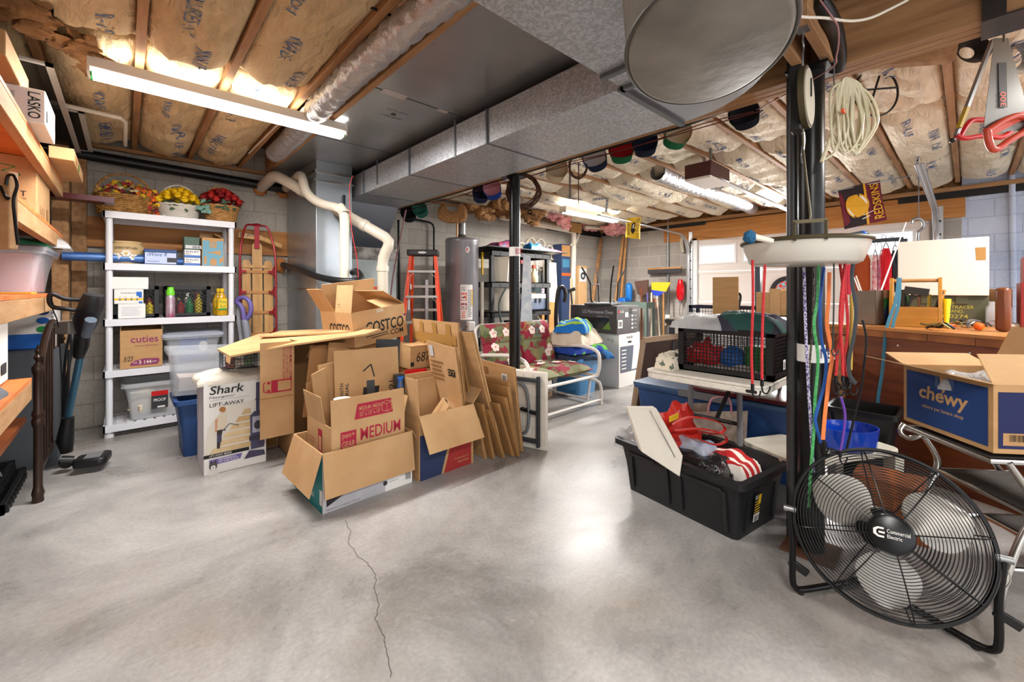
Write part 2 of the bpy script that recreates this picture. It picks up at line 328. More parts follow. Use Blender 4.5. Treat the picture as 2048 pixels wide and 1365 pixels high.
# fibreglass batts with kraft facing between the joists
def batt(name,a0,a1,b0,b1,alongY,z,sag,seed,m,lab,grp,prints=()):
    rd=random.Random(seed); o1,o2=rd.uniform(0,50),rd.uniform(0,50)
    def h(s,t):
        L_=(b1-b0)*t; e=min(1,min(t,1-t)*(b1-b0)/.12)
        q=math.sin(PI*min(max(s,0),1))**.55
        n=noise.noise(V((s*1.6+o1,L_*1.3+o2,seed))); w=noise.noise(V((s*3+L_*2.2+o1,L_*9+s*5,seed+3)))
        w2=noise.noise(V((s*5+o1,L_*21+s*9,seed+8)))
        return z-q*(sag+.012+.055*n)*(.25+.75*e)-w*.03*q-w2*.011*q+(1-e)*.03
    def P(s,t):
        a=a0+(a1-a0)*s; b=b0+(b1-b0)*t
        return (a,b,h(s,t)) if alongY else (b,a,h(s,t))
    nv=max(12,int((b1-b0)*34)); mb=MB(); mb.grid(P,12,nv,th=(0,0,.04)); ob=mb.build(name,m,ang=80)
    if not alongY: pass
    its=[]
    for kk,(st,tpos,s0,s1,size) in enumerate(prints):
        tt=tpos; L_=b1-b0; dt=size/L_
        it=('t',0,0,1,1,st,INKB)
        def fn(u,v,tt=tt,dt=dt,s0=s0,s1=s1):
            s=s0+(s1-s0)*v if alongY else s1+(s0-s1)*v; t=tt+dt*u; p=P(s,t); return (p[0],p[1],p[2]-.004)
        c=deco(ob,[it],None,'facing_print',fn)
        # drape the print on the paper
        me=c.data
    return tag(ob,lab,'insulation',grp)
PR=['KNAUF','R-19','INSULATION','KNAUF','MEASURES 19 4','R-VALUE']
def prints(L_,seed,dens=1.0):
    rd=random.Random(seed); out=[]; t=.06
    while t<.9:
        st=rd.choice(PR); sz=.1+.035*len(st)*rd.uniform(.6,1.); lo=rd.choice([.14,.3,.5,.62])
        if (t+sz/L_)<.95: out.append((st,t,lo,lo+rd.uniform(.12,.2),sz))
        t+=(sz+rd.uniform(.1,.4)/dens)/L_
    return out
lx=[-1.16,-.76,-.35,.06,.46,.87]
grpL='kraft faced insulation batts over the shelves and tube light'; k=0
for i in range(5):
    for b0,b1 in ((-.6,1.55),(1.57,2.95),(2.98,4.35),(4.3,5.02)):
        k+=1
        if i==1 and b0==2.98: b0=3.2
        batt('insulation_batt',lx[i]+.02,lx[i+1]-.02,b0,b1,True,2.50,.055+.015*((k*7)%3),k,PAPL,'tan paper faced insulation batt between pine joists on the duct\'s tube light side',grpL,prints(b1-b0,k+5,1.3))
batt('insulation_batt',.89,1.05,-.6,3.1,True,2.50,.04,99,PAPL,'narrow tan paper faced batt squeezed beside the foil sleeved duct',None)
grpR='pale faced insulation batts over the garage bay'
for i,(ya,yb) in enumerate(zip(JY[:-1],JY[1:])):
    for b0,b1 in ((2.54,4.1),(4.12,5.7),(5.72,7.15)):
        k+=1
        if yb<-1 : continue
        batt('insulation_batt',ya+.02,yb-.02,b0,b1,False,2.50,.05+.02*((k*5)%3),k,PAPR,'cream paper faced insulation batt between pine joists on the garage door side of the beam',grpR,prints(b1-b0,k+5,.9))
# loose brown fibre above the heater box, and pink tufts at the far corner
mb=MB()
rd=random.Random(8)
for i in range(26):
    t=i/25; p=V((-.50+.42*t+rd.uniform(-.07,.07),2.62+.62*t+rd.uniform(-.12,.12),2.42+rd.uniform(-.03,.02)))
    mb.ball(p,(rd.uniform(.04,.09),rd.uniform(.05,.1),rd.uniform(.015,.035)),10,7,nz=.9,seed=i)
tag(mb.build('torn_insulation',FIB,ang=80),'torn brown fibre insulation sagging from the ceiling above the shelves',"insulation")
def tuft(px,py,D,s,n,m,lab,seed):
    rd=random.Random(seed); mb=MB(); c=W(px,py,D)
    for i in range(n): mb.ball(c+V((rd.uniform(-1,1)*s,rd.uniform(-.4,.4)*s,rd.uniform(-.35,.35)*s)),(s*rd.uniform(.3,.6),s*rd.uniform(.3,.5),s*rd.uniform(.2,.4)),9,6,nz=1.1,seed=i)
    return tag(mb.build('insulation_tuft',m,ang=80),lab,'insulation')
tuft(1176,452,8.0,.16,9,PINKF,'drooping pink fibreglass tuft beside the white pipe at the far corner',1)
tuft(1120,430,6.9,.3,10,PINKF,'pink fibreglass tuft above the black shelving',2)
tuft(995,418,5.6,.22,10,FIB,'brown fibreglass clump above the black post',3)
tuft(960,425,5.4,.18,8,FIB,'brown fibreglass clump beside the straw bag',5)
tuft(1060,432,6.3,.22,9,FIB,'brown fibreglass clump above the end of the horizontal white pipe',6)
tuft(1230,450,7.9,.3,9,PINKF,'pink fibreglass tuft behind the yellow flag',7)
tuft(565,325,4.6,.13,9,FIB,'brown fibre clump above the white elbow pipe',9)
# ---------------- garage door ----------------
DW=mat('door_panel','#dfd6cf',.5); GLW=mat('window_glass','#ffffff',.05,alpha=.12)
d=bpy.data.objects.new('door_1',None); COL.objects.link(d); d.location=(XG+.03,.32,0); struct(d)
zs=[0,.5,1.0,1.51,2.06]; wins=[(.12,.62),(.82,1.32),(1.52,2.02),(2.22,2.72)]
for i in range(4):
    z0,z1=zs[i]+.004,zs[i+1]-.004; mb=MB()
    if i<3: mb.box(0,0,z0,.045,2.89,z1); mb.box(-.012,0,z0,0,2.89,z0+.035); mb.box(-.012,0,z1-.035,0,2.89,z1)
    else:
        wz0,wz1=1.66,1.93; wins=[(.22,.80),(1.02,1.6),(1.78,2.36),(2.30,2.72)]; wins=[(.15,.67),(.86,1.38),(1.57,2.09),(2.24,2.78)]
        mb.box(0,0,z0,.045,2.89,wz0); mb.box(0,0,wz1,.045,2.89,z1); ys=[0]+[q for a in wins for q in a]+[2.89]
        for a,b in zip(ys[::2],ys[1::2]): mb.box(0,a,wz0,.045,b,wz1)
        mb.box(-.012,0,z0,0,2.89,z0+.035); mb.box(-.012,0,z1-.035,0,2.89,z1)
        for a,b in wins:
            f=MB(); 
            for q in ((a-.03,wz0-.03,b+.03,wz0),(a-.03,wz1,b+.03,wz1+.03),(a-.03,wz0,a,wz1),(b,wz0,b+.03,wz1)): f.box(-.016,q[0],q[1],0,q[2],q[3])
            fo=f.build('window_frame',WHITE,d); MB().box(.02,a,wz0,.024,b,wz1).build('pane',GLW,fo)
    mb.build('door_panel',DW,d)
struct(MB().box(XG-.02,3.15,0,XG+.03,3.23,2.08).build('trim_7',WHITE)); 
# tracks
def thing(mb,name,m,lab,c,grp=None,**k): return tag(mb.build(name,m,**k),lab,c,grp)
TRM=mat('galvanised_track','#b9babd',.35,.8)
def track(y,lab,sgn):
    t=T('door_track',lab,'track',(XG-.06,y,0)); mb=MB()
    pts=[(0,0,.05),(0,0,1.78)]+[(-.34+.34*math.cos(a),0,1.78+.36*math.sin(a)) for a in [PI/2*i/10 for i in range(1,11)]]+[(-2.6,0,2.18)]
    pts=[V(p) for p in pts]
    for off in (-.022,.022): mb.tube([p+V((0,off,0)) for p in pts],.007,6)
    mb.tube(pts,.028,8,flat=(0,1,0) and (1,0,0)); mb.build('rail',TRM,t)
    a=MB(); a.box(.02,sgn*.03-.03,.1,.035,sgn*.03+.03,2.2); a.build('punched_angle',mat('zinc','#c3c5c8',.4,.7),t)
    h=MB()
    for i in range(12): h.box(.012,sgn*.03-.012,.25+i*.16,.02,sgn*.03+.008,.272+i*.16)
    h.build('slots',BLK,t); return t
track(3.28,'galvanized garage door track curving up beside the grey block wall',-1)
track(.26,'galvanized garage door track curving up beside the pale blue block wall',-1)
# ---------------- duct work ----------------
g=T('supply_duct','spangled galvanized trunk duct running along the beam and turning through a curved elbow','duct',(1.7,1.1,2.14))
z1=.22
MB().box(.02,0,0,.62,3.35,z1).build('trunk',GALV,g,bevel=.002)
arc=[(.02+.6*math.cos(-PI/2*i/14),.6*math.sin(-PI/2*i/14)) for i in range(15)]
MB().prism([(.02,0)]+arc[::-1],z1).build('elbow',mat('elbow_sheet','#a3a8b0',.25,.75),g)
MB().box(-2.2,-.6,0,.02,0,z1).build('cross_trunk',GALV,g,bevel=.002)
mb=MB(); mb.box(0,-.015,-.018,.63,.015,.0); mb.box(.0,-.62,-.018,.03,0,0); mb.box(-.16,-.6,-.018,-.13,0,0)
mb.build('seam_strip',mat('seam_steel','#6e7276',.4,.8),g)
for y in (1.0,2.0,2.9): MB().box(.008,y-.008,-.004,.632,y+.008,z1).build('seam_strip',mat('seam_steel','#6e7276',.4,.8),g)
mb=MB()
mb.box(.016,1.35,-.006,.021,1.37,z1+.04); mb.box(.016,2.6,.03,.021,2.62,z1+.04); mb.build('seam_strip',mat('seam_steel','#6e7276',.4,.8),g)
# transition down to the furnace
mb=MB(); mb.add([(.02,3.35,0),(.62,3.35,0),(.62,3.35,.22),(.02,3.35,.22),(.05,3.6,-.5),(.55,3.6,-.5),(.62,4.0,.22),(.02,4.0,.22),(.55,4.0,-.5),(.05,4.0,-.5)],[(0,1,5,4),(0,4,9,7,3),(1,2,6,8,5),(4,5,8,9),(3,7,6,2),(7,9,8,6),(0,3,2,1)]); mb.build('furnace_transition',mat('transition_sheet','#6b7078',.35,.8),g)
p=T('panned_joist_sheet','smooth grey sheet metal pan screwed under the joists beside the trunk duct','duct',(1.1,1.1,2.42))
for a,b in ((0,1.33),(1.34,2.4),(2.41,3.6)): MB().box(0,a,0,.75,b-.004,.012).build('sheet',GALVS,p)
mb=MB(); rd=random.Random(2)
for i in range(46): x=rd.choice([.03,.2,.36,.55,rd.uniform(.03,.6)]); y=rd.uniform(.1,3.5); mb.cyl((x,y,0),(x,y,-.003),.004,n=8)
mb.build('screw',CHROME,p,kind='stuff'); MB().box(.06,1.30,-.002,.22,1.37,0).box(.46,1.32,-.002,.54,1.36,0).build('tape_patch',mat('foil_tape','#b9b4b4',.4,.4),p)
deco(p,[('e',.28,1.62,.018,.018,DGREY),('t',.2,1.66,.36,1.675,'BASIC DUCT',DGREY),('t',.2,1.55,.36,1.565,'MADE IN USA',DGREY)],fr((0,0,-.001),(-1,0,0),(0,1,0))).location=(.56,0,0)
r=T('return_drop','tall light grey sheet metal return duct dropping to the floor','duct',(1.32,4.15,0))
MB().box(0,0,.0,.34,.95,2.42).build('duct_body',GALVL,r,bevel=.002)
MB().box(-.012,-.012,2.22,.352,.4,2.24).box(-.012,-.012,2.3,.352,.4,2.33).box(-.006,-.006,1.2,.346,.96,1.215).build('seam_strip',CHROME,r)
MB().tube([(.25,-.02,1.72),(.235,-.03,1.8),(.25,-.03,1.95),(.255,-.02,2.12)],.012,6).build('damper_lever',BLKMET,r)
fu=T('furnace','pale green-grey gas furnace cabinet behind the white drain pipes','furnace',(1.74,4.46,0))
MB().box(0,0,.02,.56,.62,1.53).build('cabinet',mat('furnace_paint','#b3bfc0',.4),fu,bevel=.006)
MB().box(-.01,-.01,1.53,.57,.63,1.66).build('coil_case',mat('coil_case','#5a4a42',.6,c2='#b9b9b5',sc=9),fu)
deco(fu,[('r',.24,.98,.46,1.3,mat('label_grey','#b9b7b4',.7)),('r',.25,1.2,.45,1.23,ORG),('r',.25,1.0,.45,1.16,DGREY)]+lines(.26,1.01,.44,1.15,6,WPAPER),FF())
fl=T('flex_duct','crinkled silver foil sleeved round duct tucked against the sheet metal pan','duct',(.965,0,2.40))
mb=MB()
def fx(u,v):
    a=2*PI*u; y=-.4+4.6*v; rr=.075+.007*noise.noise(V((math.cos(a)*2,math.sin(a)*2,y*14)))+.004*math.sin(y*55)
    return (rr*math.cos(a)+.02*math.sin(y*2),y,rr*math.sin(a)+.01)
mb.grid(fx,20,170); mb.build('foil_sleeve',FOIL,fl,ang=80)
mb=MB(); mb.grid(lambda u,v:(2.9*v,.085*math.cos(2*PI*u)+.03*math.sin(v*7),.085*math.sin(2*PI*u)*(1+.05*math.sin(v*160))),14,90)
f2=mb.build('flex_duct',FOIL,ang=80); f2.location=(4.1,2.2,2.43); tag(f2,'silver foil sleeved duct along the garage ceiling behind the door opener','duct')
# tub
tb=T('galvanized_tub','stained oval galvanized washtub hung bottom down from the ceiling','tub',(1.29,.54,1.9),rz=0)
al=math.atan2(.7355*.4-.6775*.15,.6775*.4+.7355*.15); tb.rotation_euler=(0,0,al)
TUBM=mat('stained_zinc','#969085',.62,.12,c2='#77726a',sc=4,detail=8,bump=.1,bsc=15)
MB().lathe([(.93,.0),(.97,.004),(1,.016),(1.01,.03),(1.06,.19),(1.04,.19),(.98,.03)],sx=.36,sy=.225,n=64).build('tub_body',TUBM,tb,ang=50)
MB().tube([(.363*math.cos(2*PI*i/64),.228*math.sin(2*PI*i/64),.012) for i in range(64)],.006,8,closed=True).build('rim_bead',mat('bead_zinc','#5e5c57',.45,.6),tb)
# posts
def post(n,x,y,r,z,lab):
    t=T(n,lab,'post',(x,y,0)); MB().cyl((0,0,.012),(0,0,z),r,n=24).build('column_tube',mat('painted_black_steel','#131313',.3,.4,c2='#1d1c1b',sc=20),t)
    MB().box(-.1,-.1,0,.1,.1,.012).build('base_plate',mat('rust_plate','#5b3a26',.8),t); MB().box(-.09,-.08,z-.012,.09,.08,z).build('cap_plate',BLKMET,t); return t
a=post('support_post',2.31,.487,.052,2.19,'black steel support post beside the floor fan with a sports band at waist height')
MB().cyl((0,0,.865),(0,0,.945),.0535,n=24,cap=False).build('team_band',WPAPER,a,label='white band with red and blue marks')
b=post('support_post',2.51,2.69,.048,2.19,'black steel support post in front of the floral glider cushions')
MB().cyl((0,0,1.487),(0,0,1.567),.0495,n=24,cap=False).build('team_band',WPAPER,b)
M=fr((-.035,-.0495,1.492),(.74,-.67,0),(0,0,1))
deco(b,[('t',0,.012,.055,.06,'BOSS',{'b':.03},REDI)],M)
deco(a,[('t',-.0,.015,.05,.06,'NB',{'b':.03},NAVY),('t',.055,.02,.075,.05,'B',{'b':.03},REDI)],fr((-.045,-.045,.872),(.74,-.67,0),(0,0,1)))
thing(MB().cyl((2.365,.57,.0),(2.365,.57,2.4),.028,n=16),'drain_pipe',mat('grey_conduit','#4c4d4e',.4,.5),'grey steel pipe rising close behind the black post by the fan','pipe')
# wood block nailed at the beam by the post
M=fr(W(1703,142,2.02),(W(1876,130,1.97)-W(1703,142,2.02)),(0,0,1))
thing(MB().prism([(0,0),(.41,.0),(.43,.125),(-.03,.1)],.04,M),'wood_block',PINEX,'short pine block nailed under the beam beside the black post','board')
# ---------------- tube lights ----------------
def tube_light(name,x0,y,z,L_,lab,pw,lamps=2,rz=0):
    t=T(name,lab,'light fixture',(x0,y,z)); MB().box(0,-.06,.03,L_,.06,.085).box(0,-.06,0,.012,.06,.03).box(L_-.012,-.06,0,L_,.06,.03).build('housing',mat('fixture_enamel','#d9d2c8',.4),t,bevel=.004)
    for yy in (-.032,.032): MB().cyl((.02,yy,.008),(L_-.02,yy,.008),.016,n=12).build('tube',mat('lit_tube','#fff6ea',.5,emit=5),t)
    MB().box(.012,-.045,-.008,.02,-.02,.01).box(.012,.02,-.008,.02,.045,.01).box(L_-.02,-.045,-.008,L_-.012,-.02,.01).build('socket',GREEN,t)
    l=lamp('tube_glow',(L_/2,0,-.02),(0,0,-1),L_,.1,pw,(1,.975,.95)); l.parent=t; 
    l2=lamp('tube_glow_up',(L_/2,0,.1),(0,0,1),L_,.16,pw*.11,(1,.95,.86)); l2.parent=t; l2.data.spread=PI
    for xx in (.12,L_-.12): MB().cyl((xx,0,.085),(xx,0,2.47-z),.004,n=6).build('chain',STEEL,t)
    return t
tube_light('tube_light',-.145,3.1,2.31,1.33,'bright two tube shop light hanging above the cardboard boxes',50)
tube_light('tube_light',4.45,3.8,2.27,1.3,'lit shop light near the far corner beyond the black post',85)
tube_light('tube_light',-.6,-.6,2.31,1.3,'shop light hung past the end of the timber shelving',50)  # fixture added behind the camera, unseen, to fill the room with light
tube_light('tube_light',3.0,-.9,2.31,1.3,'shop light hung above the far end of the workbench',60)  # second added fixture, out of view, there only to lift the room light
# ---------------- simple box makers ----------------
def solid(name,c0,c1,m,lab,c,grp=None,bevel=.004,rz=0):
    x0,y0,z0=c0; x1,y1,z1=c1; t=T(name,lab,c,(x0,y0,z0),rz,grp); MB().box(0,0,0,x1-x0,y1-y0,z1-z0).build('box_body' if 'box' in name else 'body',m,t,bevel=bevel); return t,(x1-x0,y1-y0,z1-z0)
def flap(t,side,w,d,h,ang,ln,m,a=0,b=1,name='flap',th=.004,taper=0):
    ln_=ln; A=R(ang); mb=MB(); up=V((0,0,1))
    O,e,out={'F':((0,0,h),(1,0,0),(0,-1,0)),'B':((0,d,h),(1,0,0),(0,1,0)),'L':((0,0,h),(0,1,0),(-1,0,0)),'R':((w,0,h),(0,1,0),(1,0,0))}[side]
    L_=w if side in 'FB' else d; O=V(O);e=V(e);out=V(out); dr=up*math.cos(A)+out*math.sin(A); n=out*math.cos(A)-up*math.sin(A)
    p=[O+e*(a*L_),O+e*(b*L_),O+e*(b*L_-taper)+dr*ln,O+e*(a*L_+taper)+dr*ln]
    vs=p+[q-n*th for q in p]; mb.add(vs,[(0,1,2,3),(7,6,5,4),(0,4,5,1),(1,5,6,2),(2,6,7,3),(3,7,4,0)]); return mb.build(name,m,t)
def carton(name,lab,loc,w,d,h,rz=0,m=None,flaps=(),rot=None,grp=None,mi=None):
    m=m or CARD; t=T(name,lab,'box',loc,rz,grp,rot); q=.005; mb=MB()
    mb.box(0,0,0,w,d,q); mb.box(0,0,q,w,q,h); mb.box(0,d-q,q,w,d,h); mb.box(0,q,q,q,d-q,h); mb.box(w-q,q,q,w,d-q,h); mb.build('box_body',m,t)
    for f in flaps: flap(t,f[0],w,d,h,f[1],f[2],mi or CARD2,*f[3:])
    return t
def tote(name,lab,loc,w,d,h,m,lid=None,rz=0,taper=.04,rim=.02,c='storage bin',grp=None,handles=True,inset=.004):
    t=T(name,lab,c,loc,rz,grp); mb=MB(); k=taper; r=.03
    def ring(x0,y0,x1,y1,z,rr=r,n=4):
        out=[]
        for cx,cy,a0 in ((x1-rr,y1-rr,0),(x0+rr,y1-rr,90),(x0+rr,y0+rr,180),(x1-rr,y0+rr,270)):
            for i in range(n+1): a=R(a0+90*i/n); out.append((cx+rr*math.cos(a),cy+rr*math.sin(a),z))
        return out
    R1=[ring(k,k,w-k,d-k,0),ring(k*.6,k*.6,w-k*.6,d-k*.6,h*.5),ring(0,0,w,d,h-.03),ring(-rim,-rim,w+rim,d+rim,h-.03),ring(-rim,-rim,w+rim,d+rim,h),ring(inset,inset,w-inset,d-inset,h),ring(inset*2,inset*2,w-inset*2,d-inset*2,h-.04),ring(k+inset,k+inset,w-k-inset,d-k-inset,inset)]
    n=len(R1[0]); vs=[p for g in R1 for p in g]; fs=[]
    for a in range(len(R1)-1):
        for i in range(n): j=(i+1)%n; fs.append((a*n+i,a*n+j,(a+1)*n+j,(a+1)*n+i))
    fs+=[tuple(range(n))[::-1],tuple(range((len(R1)-1)*n,len(R1)*n))]; mb.add(vs,fs); mb.build('bin_body',m,t)
    if lid:
        mb=MB(); a=ring(-rim-.005,-rim-.005,w+rim+.005,d+rim+.005,h-.012); b=ring(-rim-.005,-rim-.005,w+rim+.005,d+rim+.005,h+.012); c2=ring(.02,.02,w-.02,d-.02,h+.025)
        mb.add(a+b+c2,[(i,(i+1)%n,(i+1)%n+n,i+n) for i in range(n)]+[(i+n,(i+1)%n+n,(i+1)%n+2*n,i+2*n) for i in range(n)]+[tuple(range(2*n,3*n))]); mb.build('lid',lid,t)
    return t
def rag(name,lab,c,loc,w,d,h,m,seed=1,n=26,rz=0,rough=.5,amp=None,th=.012,c_='cloth'):
    mb=MB(); a=amp or h*.5
    def fn(u,v):
        x=(u-.5)*w; y=(v-.5)*d; e=min(1,6*min(u,1-u,v,1-v)); z=h*e**.5*(.75+.5*noise.noise(V((x*7+seed,y*7,seed))))+a*.25*noise.noise(V((x*22,y*22+seed,0)))*e
        return (x*(1+.1*noise.noise(V((y*9,seed,0)))),y*(1+.1*noise.noise(V((x*9,seed,1)))),max(z,.004))
    mb.grid(fn,n,n,th=(0,0,-th)); o=mb.build(name,m,ang=80); o.location=loc; o.rotation_euler=(0,0,rz); return tag(o,lab,c_)
# ---------------- wall mounted timber shelving on the left ----------------
PLY=mat('plywood_edge','#b5622c',.6,c2='#cf7d3f',sc=6); FASC=mat('rough_two_by_four','#b08a62',.75,c2='#9f764c',sc=5,stretch=(4,.7,4),bump=.1,bsc=30)
sv=T('storage_shelving','rough timber shelving with orange plywood shelves along the left wall','shelving',(-1.28,1.2,0))
for z,ye in ((.77,3.05),(1.17,4.3),(1.585,4.42),(1.965,4.42)):
    MB().box(0,0,z-.018,.95,ye-1.2,z).build('shelf_board',PLY,sv); MB().box(.912,0,z-.105,.95,ye-1.2,z-.019).build('fascia',FASC,sv,bevel=.003)
MB().box(.91,3.7,0,.95,3.79,.0+2.44).build('upright',FASC,sv); MB().box(.86,3.62,1.06,.95,3.70,2.4).build('upright',PINE,sv)
MB().box(0,.0,0,.04,.09,2.44).box(0,3.1,0,.04,3.19,2.44).build('wall_upright',FASC,sv)
bb=thing(MB().box(-.29,YB-.04,1.57,.0,YB-.001,1.83).box(0,YB-.04,1.57,1.33,YB-.001,1.83),'backing_board',mat('knotty_board','#b37a3c',.6,c2='#9c6430',sc=4,stretch=(.6,1,6)),'knotty brown board screwed to the block wall behind the flower baskets','board')
thing(MB().box(-.33,YB-.09,1.0,-.24,YB-.002,2.43),'wall_stud',PINE,'upright pine stud against the block wall left of the white shelving','board')
# boxes on it
t,_=solid('shipping_box',(-.95,3.6,1.59),(-.37,4.15,1.945),CARD2,'tan carton with green marker scrawl on the third shelf of the timber shelving','box')
deco(t,[('t',.44,.13,.54,.16,'A N T',{'b':.01},BLK),('t',.47,.112,.54,.122,'PRODUCTS',BLK),('l',[(.42,.3),(.5,.29),(.45,.26),(.52,.25),(.48,.22)],.004,GREEN)],FF())
M_R=lambda w:fr((w+.0012,0,0),(0,1,0),(0,0,1))
deco(t,[('t',.1,.04,.3,.1,'FRAGILE',{'r':0},CARD3),('r',.4,.03,.48,.12,CARD3)],M_R(.58))
t,s=solid('heater_box',(-.75,2.93,1.967),(-.275,3.3,2.125),WPAPER,'white heater carton with bold black name overhanging the top timber shelf','box')
deco(t,[('t',.42,.02,.46,.14,'LASKO',{'b':.04,'r':-90},BLK),('t',.31,.015,.35,.14,'HEATER',{'r':-90},DGREY),('t',.37,.02,.38,.13,'DIGITAL CERAMIC TOWER',{'r':-90},DGREY),('t',.285,.03,.295,.13,'WITH REMOTE CONTROL',{'r':-90},DGREY)],FF())
deco(t,[('t',.08,.03,.3,.07,'HEATER',{},BLK),('t',.08,.08,.3,.12,'LASKO',{'b':.03},BLK),('r',.03,.02,.06,.08,BLK)],M_R(.475))
solid('plus_box',(-.6,3.32,1.967),(-.36,3.62,2.02),WPAPER,'small white box lying below the heater carton','box'); t=bpy.data.objects.get('plus_box')
deco(t,[('t',.1,.012,.2,.04,'Plus',{'b':.02},DGREY)],FF())
t,s=solid('long_flat_box',(-.33,3.64,1.967),(-.225,4.36,2.04),CARD2,'long flat tan carton poking out past the top timber shelf','box')
deco(t,[('r',.3,.0,.36,.05,GREEN),('r',.1,.01,.2,.04,CARD3)],M_R(.105))
solid('flat_carton',(-.95,2.6,2.127),(-.35,3.14,2.23),CARD,'flat brown carton wedged above the heater carton under the ceiling','box')
thing(MB().box(-.75,4.43,1.86,-.06,4.58,1.9),'maroon_board',mat('maroon_laminate','#4a1019',.3),'glossy maroon board sticking out from the timber shelving over the flower basket','board')
def screen(x0,y0,x1,y1,z,lab):
    t=T('window_screen',lab,'window screen',(x0,y0,z)); w,d=x1-x0,y1-y0; mb=MB(); f=.028
    for q in ((0,0,w,f),(0,d-f,w,d),(0,0,f,d),(w-f,0,w,d)): mb.box(q[0],q[1],0,q[2],q[3],.012)
    mb.build('frame',mat('screen_frame','#c9c2b8',.5),t); MB().box(f,f,.004,w-f,d-f,.006).build('mesh_panel',mat('screen_mesh','#15130f',.7,alpha=.55),t)
screen(-.85,3.15,-.27,5.02,2.33,'white framed window screen tucked under the joists nearest the heater carton')
screen(-.75,3.95,-.2,5.05,2.36,'smaller white framed window screen overlapping the other under the joists')
t=tote('pink_tote','translucent tote full of pink cloth with grey lid on the timber shelving',(-.93,3.8,1.172),.56,.62,.27,CLEAR,lid=mat('smoke_lid','#8f9196',.35,alpha=.7))
MB().box(.045,.045,.01,.515,.575,.24).build('folded_contents',mat('pink_cloth','#cf949b',.8),t)
rag('plastic_bag','crumpled clear plastic bag spilling over the tote lid beside the studs','',(-.45,4.25,1.475),.35,.4,.08,mat('bag_film','#c9ccd0',.15,alpha=.4),3,c_='bag')
rag('green_bag','crumpled green plastic bag on the pink tote','',(-.43,4.0,1.475),.14,.14,.045,mat('green_film','#3aa67c',.3),5,c_='bag')
rag('blue_bag','crumpled blue bag on the pink tote beside the green one','',(-.62,3.95,1.475),.2,.2,.04,mat('blue_film','#3f6fae',.4),6,c_='bag')
t=T('hanging_hook','rough wooden slab carrying black iron hooks near the left edge','hook board',W(8,498,1.45)); p=t.location.copy()
mb=MB(); mb.T=Matrix.Rotation(R(-40),4,'Z'); mb.box(-.05,0,0,.016,.03,.27); mb.build('wooden_slab',FASC,t,bevel=.004)
for q in ([(12,370),(16,352),(28,352),(34,372),(27,400),(30,440),(36,490)],[(0,372),(6,385),(14,398),(18,394)]): MB().tube(cat([W(a,b,1.44)-p for a,b in q]),.0045,8).build('iron_hook',BLKMET,t)
thing(MB().box(-.62,3.3,1.172,-.36,3.5,1.18),'orange_sheet',mat('orange_sheet','#e8a52a',.6),'thin yellow-orange folder lying on the timber shelf below the pink tote','folder')
t,s=solid('wine_box',(-.85,3.35,.775),(-.4,3.75,1.075),WPAPER,'white wine carton with a black label at the end of the low timber shelf','box')
t.location=(-.85,2.62,.775)
deco(t,[('r',.2,.12,.41,.24,BLK),('t',.29,.19,.395,.215,'CANYON',{},WPAPER),('t',.31,.145,.395,.17,'OAKS',{},WPAPER),('l',[(.43,.04),(.43,.25),(.42,.2)],.003,DGREY)],FF())
deco(t,bars(.1,.12,.2,.25,9,BLK)+[('r',.24,.04,.34,.09,DGREY)],M_R(.45))
t,s=solid('sports_box',(-.62,0,0),(-.36,.3,.3),WPAPER,'white and blue carton with round sport pictures behind the headboard','box')
t.location=(-.62,4.35,.79); MB().box(-.66,4.2,.0,-.34,4.7,.785).build('x',BLK); o=bpy.data.objects['x']; o.name='storage_chest'; o.data.materials[0]=mat('chest_grey','#474b50',.7); tag(o,'dark grey chest standing behind the headboard under the white and blue carton','trunk')
deco(t,[('r',0,0,.26,.1,BLUE),('e',.2,.25,.03,.022,NAVY),('e',.2,.19,.03,.022,BLUE),('e',.2,.13,.03,.022,GREEN),('t',.235,.1,.255,.28,'Sports',{'r':90},NAVY)],FF())
rag('grey_cushion','crumpled grey cushion lying on the low timber shelf','',(-.6,2.3,.775),.5,.75,.07,mat('grey_cloth','#5d6067',.9,bump=.3,bsc=60),8,c_='cushion')
rag('patterned_cloth','white cloth with orange leaf print bundled on the grey cushion','',(-.58,2.45,.84),.34,.3,.13,mat('leaf_cloth','#e6dcc0',.85,c2='#d8622f',sc=14,lo=.6,hi=.64),9,c_='cloth')
thing(MB().box(-.75,1.6,.85,-.5,2.05,.93),'blue_tray',BLUE,'bright blue tray at the left edge above the patterned cloth','tray',bevel=.01)
thing(MB().box(-1.25,2.6,.41,-.43,3.78,.44),'lower_plank',WOODR,'reddish plank lying below the low timber shelf','board')
for i,(x0,y0,z0,x1,y1,z1) in enumerate([(-1.15,3.45,0,-.47,4.12,.05),(-1.15,3.5,.05,-.52,4.15,.10)]):
    tt=T('black_tray',['black moulded tray flat on the floor by the bed post','black moulded tray stacked on the other tray by the bed post'][i],'tray',(x0,y0,z0)); mb=MB(); w,d,h=x1-x0,y1-y0,z1-z0; mb.box(0,0,0,w,d,.01)
    for q in ((0,0,w,.02),(0,d-.02,w,d),(0,0,.02,d),(w-.02,0,w,d)): mb.box(q[0],q[1],0,q[2],q[3],h)
    for k in range(9): mb.box(w,.03+k*(d-.06)/9,0,w+.012,.03+k*(d-.06)/9+.03,h*.7)
    mb.build('tray_body',BLACK,tt)
M=fr((-.98,3.75,.11),(1,.1,.0),(0,.55,.8)); thing(MB().prism([(0,0),(.46,0),(.4,.18),(.2,.24)],.006,M),'carpet_offcut',mat('grey_felt','#77787a',.95),'folded grey offcut with a yellow edge standing on the black trays','offcut')
